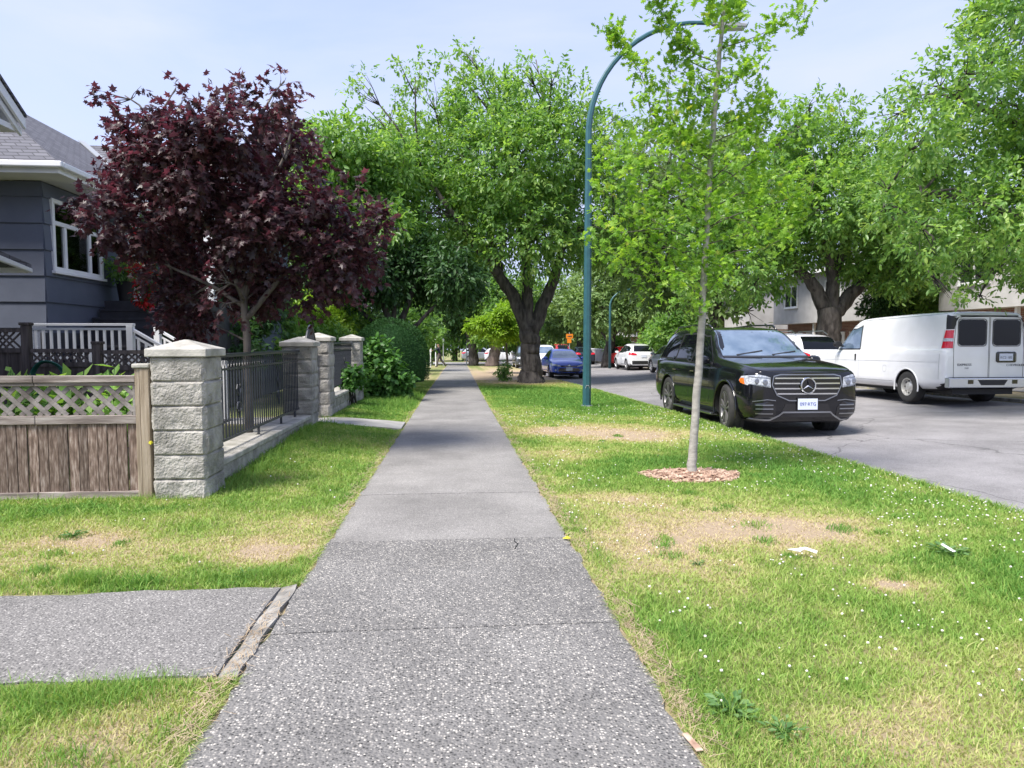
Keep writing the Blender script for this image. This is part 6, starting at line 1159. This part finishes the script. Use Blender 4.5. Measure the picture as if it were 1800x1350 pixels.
def white_van():
    c = Car('cargo_van', 'long white cargo van parked across the road with its back doors towards the viewer', 'van', [
        (-2.85, .35, .60, .80, .62, .76, .92, .70, 1.00, .01), (-2.75, .31, .78, .94, .64, .90, 1.02, .80, 1.08, .02), (-2.4, .30, .85, .985, .68, .95, 1.10, .84, 1.16, .03), (-1.95, .30, .88, 1.0, .7, .97, 1.16, .86, 1.22, .03), (-1.72, .30, .88, 1.0, .7, .975, 1.18, .87, 1.28, .03),
        (-1.35, .30, .88, 1.0, .7, .975, 1.20, .84, 1.62, .03), (-.95, .30, .88, 1.0, .7, .975, 1.22, .805, 1.96, .03), (-.6, .30, .88, 1.0, .7, .975, 1.24, .80, 2.08, .03), (.3, .30, .88, 1.0, .7, .975, 1.25, .80, 2.11, .03), (1.6, .30, .88, 1.0, .7, .975, 1.25, .80, 2.12, .03),
        (2.4, .32, .88, 1.0, .7, .975, 1.25, .80, 2.11, .03), (2.72, .40, .88, .99, .7, .965, 1.25, .79, 2.09, .03), (2.82, .46, .86, .965, .7, .94, 1.22, .76, 2.04, .025), (2.85, .50, .84, .94, .7, .915, 1.18, .73, 1.99, .02)],
        M['p_white'], (-1.92, 1.55), .375, 1, cap=.012)
    t = c.t
    c.patch('windscreen', 'f', [(-.82, 1.33), (.82, 1.33), (.72, 1.96), (-.72, 1.96)], M['glassw'], .004); c.patch('grille', 'f', [(-.6, .62), (.6, .62), (.62, .92), (-.62, .92)], M['black'], .005)
    for sg in (1, -1): c.patch('headlight', 'f', (lambda q: q if sg > 0 else mirrorp(q))([(.60, .72), (.84, .72), (.84, .92), (.62, .92)]), M['clear'], .006)
    sidewin(c, [[(-1.52, 1.30), (-1.02, 1.84), (-.55, 1.88), (-.50, 1.30)]], M['glassw'])
    for sg in (1, -1):
        f_ = (lambda L_: L_) if sg > 0 else mirrorp
        d = c.patch('rear_window', 'b', f_(rrect(.085, .70, 1.36, 1.93, .06)), M['glassd'], .006, nv=18); mb = MB(); c.ribbon(mb, 'b', f_(rrect(.07, .715, 1.345, 1.945, .07)), .016, .007, 2, True); mb.build('window_seal', M['black'], d, local=True)
        mb = MB(); c.ribbon(mb, 'b', f_([(.012, .62), (.012, 1.99)]), .009); c.ribbon(mb, 'b', f_([(.79, .62), (.80, 1.3), (.755, 1.9), (.70, 1.985), (.02, 2.0)]), .010); mb.build('door_seam', M['black'], t, local=True)
        tl = c.patch('tail_light', 'b', f_([(.82, 1.30), (.925, 1.30), (.86, 1.68), (.81, 1.68)]), M['redlens'], .010, nu=6); a = 'r' if sg > 0 else 'l'
        c.patch('tail_light', a, [(2.66, 1.30), (2.85, 1.30), (2.85, 1.70), (2.70, 1.70)], M['redlens'], .010, nu=10, parent=tl); c.patch('reverse_lens', a, [(2.68, 1.45), (2.85, 1.45), (2.85, 1.52), (2.68, 1.52)], M['clear'], .014, parent=tl); c.patch('reverse_lens', 'b', f_([(.82, 1.45), (.92, 1.45), (.91, 1.52), (.82, 1.52)]), M['clear'], .014, nu=5, parent=tl)
        c.patch('rear_cap', a, [(2.70, 1.72), (2.85, 1.72), (2.85, 2.02), (2.62, 2.05)], M['black'], .005)
        mb = MB(); mb.tube([(sg*1.0, 1.55+.44*math.cos(a_), .375+.44*math.sin(a_)) for a_ in np.linspace(-.2, math.pi+.2, 25)], .018, 6, False); mb.tube([(sg*1.0, -1.92+.44*math.cos(a_), .375+.44*math.sin(a_)) for a_ in np.linspace(-.2, math.pi+.2, 25)], .018, 6, False); mb.build('arch_lip', M['p_white'], t, local=True, smooth=True)
        for y in c.ax: c.wheel(sg*.86, y, 'steel', M['steelrim'], w=.25)
    mb = MB(); c.ribbon(mb, 't', [(-.74, 2.80), (.74, 2.80)], .10, .005, 12); c.ribbon(mb, 'b', [(-.66, 2.012), (.66, 2.012)], .03, .005, 12); mb.build('roof_edge', M['black'], t, local=True)
    mb = MB()
    for a in ('r', 'l'):
        c.ribbon(mb, a, [(-.46, .45), (-.44, 1.25), (-.50, 1.92), (-1.0, 1.9), (-1.6, 1.28), (-1.62, .55)], .009); c.ribbon(mb, a, [(-1.5, .50), (1.0, .50)], .008); c.ribbon(mb, a, [(2.66, .6), (2.66, 1.72)], .010); c.ribbon(mb, a, [(-.5, 2.04), (2.6, 2.075)], .012, .004, 20); c.ribbon(mb, a, rrect(.62, .76, .72, .88, .05), .006, .003, 2, True)
    mb.build('panel_seams', M['galv'], t, local=True)
    mb = MB()
    for a in ('r', 'l'): c.ribbon(mb, a, [(-2.2, 1.0), (2.6, 1.0)], .02, .006, 40)
    mb.build('body_crease', M['p_white'], t, local=True)
    for sg in (1, -1): mb = MB(); mb.box(*sorted((sg*.985, sg*1.02)), -.62, -.585, .98, 1.16); mb.build('door_handle', M['black'], t, local=True, bevel=.008)
    mb = MB(); mb.box(-.98, .98, 2.84, 3.0, .42, .645); bp = mb.build('rear_bumper', M['alloys'], t, local=True, bevel=.02, seg=2); bp.data.materials[0] = mat('bumper chrome', (.55, .57, .62), None, rough=.25, metal=.7)
    mb = MB(); mb.slab([(-.34, 3.004, .60), (.34, 3.004, .60), (.26, 3.004, .48), (-.26, 3.004, .48)], (0, -.01, 0)); mb.box(-.9, .9, 2.86, 2.99, .646, .654); mb.build('step_pad', M['black'], bp, local=True)
    for sg in (-1, 1): mb = MB(); mb.box(sg*.5-.06, sg*.5+.06, 2.99, 3.006, .51, .60); mb.build('bumper_lamp', M['gloss'], bp, local=True)
    ph = c.patch('plate_housing', 'b', rrect(-.62, -.16, .98, 1.22, .04), M['gloss'], .02, .03, nv=12); py = max(v.co.y for v in ph.data.vertices)+.004
    mb = MB(); mb.box(-.53, -.22, py, py+.006, 1.02, 1.18); pl = mb.build('number_plate', M['plate'], ph, local=True); tx = c.text('plate_number', 'KC2 18E', 'b', -.375, 1.09, .075, M['darkink'], pl, .001, .0); zz = max(v.co.y for v in tx.data.vertices); tx.data.transform(Matrix.Translation((0, py+.0085-zz, 0)))
    c.text('badge_lettering', 'EXPRESS', 'b', .55, .93, .075, M['darkink'], None, .004, .002, 1.15); c.text('badge_lettering', '2500', 'b', .50, .855, .05, M['satin'], None, .004, .002); c.text('badge_lettering', 'CHEVROLET', 'b', -.62, .92, .07, M['darkink'], None, .004, .002, 1.1)
    mirror_part(c, .98, -1.35, 1.42, M['black'])
    mb = MB(); mb.box(-.7, .7, -2.3, 2.7, .26, .38); mb.tube([(-.8, 1.55, .36), (.8, 1.55, .36)], .07, 8); mb.tube([(.35, .6, .3), (.35, 2.4, .28)], .05, 8); mb.lathe([(-.14, .01), (-.12, .13), (.12, .13), (.14, .01)], 12, 'x', (0, 1.55, .36)); mb.build('underbody', M['black'], t, local=True)
    c.sc = (1.06, 1.0, 1.02); y = 14.42+3.0; c.place(12.09, y, roadz(12.0, y)+.015, math.pi, R(.69), 0)
white_van()

def small_car(name, label, cat, kind, pm, x, y, facing, group, L=4.4, H=1.5, hw=.89, rim='alloys', rack=False, rows=None):
    """kind: 'hatch' or 'sedan' or 'suv'; y = distance of the end nearest the viewer; facing -1 = towards the viewer"""
    h = L/2; k = H/1.5; b = .93*k; up = kind == 'suv'
    base = [(-h, .30, .45, .62*hw/.89, .5, .60, .66*k, .52, .72*k, .01), (-h+.08, .24, .6, .78*hw/.89, .5, .74, .70*k, .64, .78*k, .02), (-h+.3, .22, .72, .86*hw/.89, .52, .80, .78*k, .70, .86*k, .03), (-h+.75, .2, .78, hw, .55, .84*hw/.89, .86*k, .72, .94*k, .035), (-h+1.1, .2, .8, hw, .58, .85*hw/.89, .90*k, .73, 1.0*k, .035),
            (-h+1.55, .2, .8, hw, .58, .85*hw/.89, .93*k, .64, 1.28*k, .035), (-h+1.95, .2, .8, hw, .58, .85*hw/.89, .95*k, .58, 1.44*k, .03), (-h+2.5, .2, .8, hw, .58, .85*hw/.89, .96*k, .58, 1.49*k, .03), (-h+3.1, .2, .8, hw, .58, .85*hw/.89, .97*k, .57, 1.46*k, .03)]
    if kind == 'sedan': base += [(h-1.0, .2, .8, hw, .6, .85*hw/.89, .98*k, .57, 1.33*k, .03), (h-.62, .22, .78, hw*.98, .6, .83*hw/.89, .98*k, .64, 1.06*k, .03), (h-.25, .24, .74, hw*.96, .58, .8*hw/.89, .95*k, .66, 1.02*k, .02), (h-.06, .28, .7, hw*.9, .56, .76, .88*k, .62, .96*k, .01), (h, .32, .6, hw*.8, .52, .7, .8*k, .56, .86*k, .01)]
    else: base += [(h-.85, .2, .8, hw, .6, .85*hw/.89, .99*k, .57, 1.42*k, .03), (h-.45, .22, .78, hw*.98, .6, .83*hw/.89, 1.0*k, .57, 1.34*k, .025), (h-.16, .25, .74, hw*.95, .58, .81*hw/.89, .99*k, .60, 1.12*k, .02), (h-.04, .28, .7, hw*.92, .56, .78, .90*k, .62, .98*k, .01), (h, .34, .6, hw*.86, .52, .74, .80*k, .60, .88*k, .01)]
    wr = .33 if not up else .36; ax = (-h+.86, h-.82)
    c = Car(name, label, cat, base, pm, ax, wr, 1, group); t = c.t
    c.patch('windscreen', 'f', [(-.66, 1.03*k), (.66, 1.03*k), (.55, 1.40*k), (-.55, 1.40*k)], M['glassw'], .005, nu=12)
    y1 = h-.72 if kind == 'sedan' else h-.32
    sidewin(c, [[(-h+1.45, 1.0*k), (-h+2.02, 1.37*k), (-h+2.42, 1.40*k), (-h+2.42, 1.0*k)], [(-h+2.50, 1.0*k), (-h+2.50, 1.40*k), (-h+3.05, 1.37*k), (y1-.25, 1.25*k), (y1-.1, 1.06*k)]], M['glassd'])
    if kind == 'sedan': c.patch('rear_window', 'b', [(-.6, 1.08*k), (.6, 1.08*k), (.52, 1.38*k), (-.52, 1.38*k)], M['glassd'], .005)
    else: c.patch('rear_window', 'b', [(-.60, 1.04*k), (.60, 1.04*k), (.50, 1.36*k), (.45, 1.385*k), (-.45, 1.385*k), (-.50, 1.36*k)], M['glassd'], .006)
    for sg in (1, -1):
        f_ = (lambda q: q) if sg > 0 else mirrorp
        hl = c.patch('headlight', 'f', f_([(.40, .60*k), (.78, .66*k), (.80, .76*k), (.66, .745*k), (.42, .66*k)]), M['clear'], .008); c.patch('headlight', 'r' if sg > 0 else 'l', [(-h+.10, .62*k), (-h+.45, .72*k), (-h+.50, .80*k), (-h+.12, .74*k)], M['clear'], .007, parent=hl)
        tl = c.patch('tail_light', 'b', f_([(.42, .84*k), (.84, .82*k), (.84, .98*k), (.72, 1.0*k), (.44, .92*k)]), M['redlens'], .008); c.patch('tail_light', 'r' if sg > 0 else 'l', [(h-.30, .90*k), (h-.05, .84*k), (h-.05, .98*k), (h-.22, 1.0*k)], M['redlens'], .007, parent=tl)
        p, q = c.ray('f', sg*.66, .42); mb = MB(); mb.lathe([(0, .05), (-.006, .04), (-.004, .001)], 12, 'y', (sg*.66, p.y-.012, .42)); mb.build('fog_light', M['clear'], t, local=True)
        for yy in c.ax: c.wheel(sg*(hw-.125), yy, 'alloy', M[rim], w=.22)
        mb = MB(); mb.tube([(sg*(hw-.004), yy_+(wr+.06)*math.cos(a), wr+(wr+.06)*math.sin(a)) for yy_ in c.ax[:1] for a in np.linspace(0, math.pi, 15)], .014, 5, False); mb.build('arch_trim', M['black'] if up or kind == 'hatch' else pm, t, local=True)
    gm = c.patch('lower_grille', 'f', [(-.46, .27), (.46, .27), (.54, .42), (.48, .52), (-.48, .52), (-.54, .42)], M['gloss'], .006); c.patch('upper_grille', 'f', [(-.40, .60*k), (.40, .60*k), (.42, .655*k), (-.42, .655*k)], M['gloss'], .006)
    mb = MB(); c.ribbon(mb, 'f', [(-.72, .30), (-.50, .26), (.50, .26), (.72, .30)], .022, .014, 8); c.ribbon(mb, 'f', [(-.58, .53), (-.52, .30)], .014, .012, 4); c.ribbon(mb, 'f', [(.58, .53), (.52, .30)], .014, .012, 4); mb.build('bumper_trim', M['satin'], t, local=True)
    p, q = c.ray('f', 0, .635*k); mb = MB(); mb.lathe([(0, .055), (-.012, .05), (-.014, .001)], 14, 'y', (0, p.y-.008, .65*k)); mb.V = [(a*1.4, b_, cc) for a, b_, cc in mb.V]; mb.build('emblem', M['chrome'], t, local=True, smooth=True)
    py = c.ray('f', 0, .48)[0].y-.03; mb = MB(); mb.box(-.155, .155, py, py+.01, .40, .56); mb.build('number_plate', M['plate'], t, local=True)
    pb = c.ray('b', 0, .80)[0].y+.012; mb = MB(); mb.box(-.155, .155, pb, pb+.01, .72*k, .72*k+.15); mb.build('number_plate', M['plate'], t, local=True)
    if kind != 'sedan': c.patch('bumper_cladding', 'b', [(-.80, .36), (.80, .36), (.84, .56), (-.84, .56)], M['black'], .007, nu=14)
    mb = MB()
    for a in ('l', 'r'): c.ribbon(mb, a, [(-h+1.35, .40), (-h+1.32, .95*k)]); c.ribbon(mb, a, [(-h+2.46, .36), (-h+2.46, .97*k)]); c.ribbon(mb, a, [(-h+1.35, .38), (h-1.25, .38)])
    mb.build('panel_seams', M['black'], t, local=True)
    mirror_part(c, hw-.02, -h+1.5, 1.02*k, pm)
    if rack:
        for sg in (-1, 1): mb = MB(); mb.tube([(sg*.52, -.35, H-.02), (sg*.53, -.2, H+.07), (sg*.53, h-1, H+.06), (sg*.52, h-.7, H-.06)], .02, 6); mb.build('roof_rail', M['satin'], t, local=True)
    mb = MB(); mb.box(-.65, .65, -h+.4, h-.4, .17, .26); mb.build('underbody', M['black'], t, local=True)
    s_ = 1.05; c.sc = s_; yc = y+h*s_; c.place(x, yc, roadz(x, yc)+.015, 0 if facing < 0 else math.pi, R(-.69) if facing < 0 else R(.69), 0)
    return c
FAR = 'cars parked further along the street'
small_car('parked_car', 'bright blue sedan parked at the left kerb facing the viewer beside the forked cherry', 'car', 'sedan', M['p_blue'], 5.82, 34.6, -1, FAR, L=4.6, H=1.46, rim='alloy')
small_car('parked_car', 'white hatchback with red tail lights parked on the far side, seen from behind', 'car', 'hatch', M['p_white'], 11.85, 42.2, 1, FAR, L=4.3, H=1.6, rim='alloys')
small_car('parked_suv', 'white SUV with a dark back window between the black SUV and the van', 'car', 'suv', M['p_white'], 12.0, 21.4, 1, FAR, L=4.7, H=1.78, hw=.93, rack=True)
small_car('parked_car', 'light grey blue car whose left edge peeks out behind the black SUV', 'car', 'hatch', M['p_silver'], 12.0, 34.5, 1, FAR, L=4.2, H=1.5)
small_car('parked_suv', 'silver and dark SUV half hidden behind the left side of the forked cherry trunk', 'car', 'suv', M['p_grey'], 5.6, 52, -1, FAR, L=4.6, H=1.75)
small_car('parked_car', 'dark blue car showing over the right side of the blue sedan', 'car', 'sedan', M['p_navy'], 11.3, 58.5, 1, FAR, L=4.5, H=1.5)
small_car('parked_car', 'red car just beyond the left side of the white hatchback', 'car', 'sedan', M['p_red'], 12.35, 47.3, 1, FAR, L=4.4, H=1.45)
small_car('parked_suv', 'distant red vehicle whose roof shows above the blue sedan', 'car', 'suv', M['p_red'], 11.0, 69.0, 1, FAR, L=4.6, H=1.85)
small_car('parked_car', 'white car in the gap between the forked trunk and the blue sedan roof', 'car', 'suv', M['p_white'], 6.1, 44.5, -1, FAR, L=4.5, H=1.72)
def crosscar(u, Y, lab, pm, rz):
    c = small_car('parked_car', lab, 'car', 'hatch', pm, 0, 50, -1, 'cars on the cross street', L=4.3, H=1.6); p = at(u, 600, Y); c.t.location = (p[0], Y, gz(0, Y)+.05); c.t.rotation_euler = (0, 0, rz)
crosscar(888, 74, 'white car on the cross street right of the leaning pink trunk', M['p_white'], R(90)); crosscar(846, 79, 'pale car on the cross street between the two far trunks', M['p_silver'], R(90))
crosscar(806, 140, 'x', M['p_white'], R(90)) if False else None

# ------------------------------------------------------------------ walker at the far corner
def skinned(name, joints, edges, m, parent, rootv=0, sub=2):
    me = bpy.data.meshes.new(name); me.from_pydata([j[:3] for j in joints], edges, []); o = bpy.data.objects.new(name, me); COL.objects.link(o)
    sk = o.modifiers.new('skin', 'SKIN'); ss = o.modifiers.new('sub', 'SUBSURF'); ss.levels = ss.render_levels = sub
    if not me.skin_vertices: return o
    for i, j in enumerate(joints): me.skin_vertices[0].data[i].radius = (j[3], j[4] if len(j) > 4 else j[3])
    me.skin_vertices[0].data[rootv].use_root = True
    dg = bpy.context.evaluated_depsgraph_get(); dg.update(); m2 = bpy.data.meshes.new_from_object(o.evaluated_get(dg)); bpy.data.objects.remove(o); m2.materials.clear(); m2.materials.append(m); m2.polygons.foreach_set('use_smooth', [True]*len(m2.polygons))
    o = bpy.data.objects.new(name, m2); COL.objects.link(o); o.parent = parent; return o
def walker():
    x, y = -1.28, 55.5; z = gz(x, y)+.03; t = thing('person', (x, y, z), 'person in dark jacket and grey trousers striding left at the far corner', 'person')
    J = {'pelvis': (0, 0, .95, .13, .10), 'waist': (-.01, 0, 1.12, .12, .09), 'chest': (-.02, 0, 1.36, .16, .11), 'neck': (-.04, 0, 1.54, .055), 'chin': (-.07, 0, 1.62, .06, .07), 'skull': (-.06, 0, 1.72, .085, .10), 'crown': (-.05, 0, 1.80, .06, .07),
         'shL': (-.03, -.18, 1.46, .06), 'elL': (-.26, -.20, 1.32, .045), 'wrL': (-.50, -.18, 1.28, .03), 'haL': (-.58, -.18, 1.28, .035, .018), 'shR': (-.01, .18, 1.46, .06), 'elR': (-.20, .22, 1.24, .045), 'wrR': (-.43, .18, 1.26, .03), 'haR': (-.51, .18, 1.26, .035, .018),
         'hipL': (-.02, -.09, .90, .09), 'knL': (-.14, -.09, .50, .06), 'anL': (-.16, -.09, .10, .042), 'toL': (-.30, -.09, .035, .04, .03), 'hipR': (.02, .09, .90, .09), 'knR': (.16, .09, .50, .06), 'anR': (.46, .09, .20, .042), 'toR': (.50, .09, .06, .04, .03)}
    K = list(J); E = [('pelvis', 'waist'), ('waist', 'chest'), ('chest', 'neck'), ('neck', 'chin'), ('chin', 'skull'), ('skull', 'crown'), ('chest', 'shL'), ('shL', 'elL'), ('elL', 'wrL'), ('wrL', 'haL'), ('chest', 'shR'), ('shR', 'elR'), ('elR', 'wrR'), ('wrR', 'haR'), ('pelvis', 'hipL'), ('hipL', 'knL'), ('knL', 'anL'), ('anL', 'toL'), ('pelvis', 'hipR'), ('hipR', 'knR'), ('knR', 'anR'), ('anR', 'toR')]
    for s_, hb in (('L', 'haL'), ('R', 'haR')):
        hx, hy, hz = J[hb][:3]
        for f, (dy, L_) in enumerate(((-.03, .07), (-.01, .08), (.01, .075), (.03, .06))):
            J[f'f{s_}{f}a'] = (hx-L_*.55, hy+dy, hz-.004, .010); J[f'f{s_}{f}b'] = (hx-L_, hy+dy*1.1, hz-.03, .008); E += [(hb, f'f{s_}{f}a'), (f'f{s_}{f}a', f'f{s_}{f}b')]
        J[f't{s_}a'] = (hx-.02, hy-.045, hz+.0, .011); J[f't{s_}b'] = (hx-.05, hy-.06, hz-.01, .009); E += [(hb, f't{s_}a'), (f't{s_}a', f't{s_}b')]
    K = list(J); I = {k: i for i, k in enumerate(K)}
    skinned('body', [J[k] for k in K], [(I[a], I[b]) for a, b in E], M['skin'], t)
    def sub(names, edges, grow, m, nm):
        js = [tuple(list(J[k][:3])+[r_+grow for r_ in J[k][3:]]) for k in names]; ii = {k: i for i, k in enumerate(names)}; skinned(nm, js, [(ii[a], ii[b]) for a, b in edges], m, t)
    sub(['pelvis', 'waist', 'chest', 'shL', 'elL', 'wrL', 'shR', 'elR', 'wrR'], [('pelvis', 'waist'), ('waist', 'chest'), ('chest', 'shL'), ('shL', 'elL'), ('elL', 'wrL'), ('chest', 'shR'), ('shR', 'elR'), ('elR', 'wrR')], .04, M['navy'], 'jacket')
    sub(['pelvis', 'hipL', 'knL', 'anL', 'hipR', 'knR', 'anR'], [('pelvis', 'hipL'), ('hipL', 'knL'), ('knL', 'anL'), ('pelvis', 'hipR'), ('hipR', 'knR'), ('knR', 'anR')], .03, M['taupe'], 'trousers')
    sub(['skull', 'crown'], [('skull', 'crown')], .014, M['hair'], 'hair')
    for a, b in (('anL', 'toL'), ('anR', 'toR')): mb = MB(); mb.tube([(J[a][0]+.03, J[a][1], J[a][2]-.05), J[a][:3], J[b][:3]], [.045, .055, .045], 8); mb.build('shoe', M['black'], t, local=True, smooth=True)
    mb = MB(); mb.lathe([(-.0, .001), (.02, .018), (.05, .012), (.06, .001)], 8, 'x', (-.165, 0, 1.70)); mb.build('nose', M['skin'], t, local=True, smooth=True)
    for dy in (-.035, .035): mb = MB(); mb.lathe([(-.012, .001), (0, .012), (.012, .001)], 8, 'x', (-.145, dy, 1.73)); mb.build('eye', M['black'], t, local=True)
    for dy in (-.1, .1): mb = MB(); mb.lathe([(-.012, .001), (0, .03), (.012, .001)], 8, 'y', (-.055, dy, 1.71)); mb.build('ear', M['skin'], t, local=True)
    mb = MB(); mb.bar((-.148, -.025, 1.655), (-.148, .025, 1.655), .01); mb.build('mouth', M['taupe'], t, local=True)
    t.scale = (1.05,)*3
walker()
bpy.context.view_layer.update()
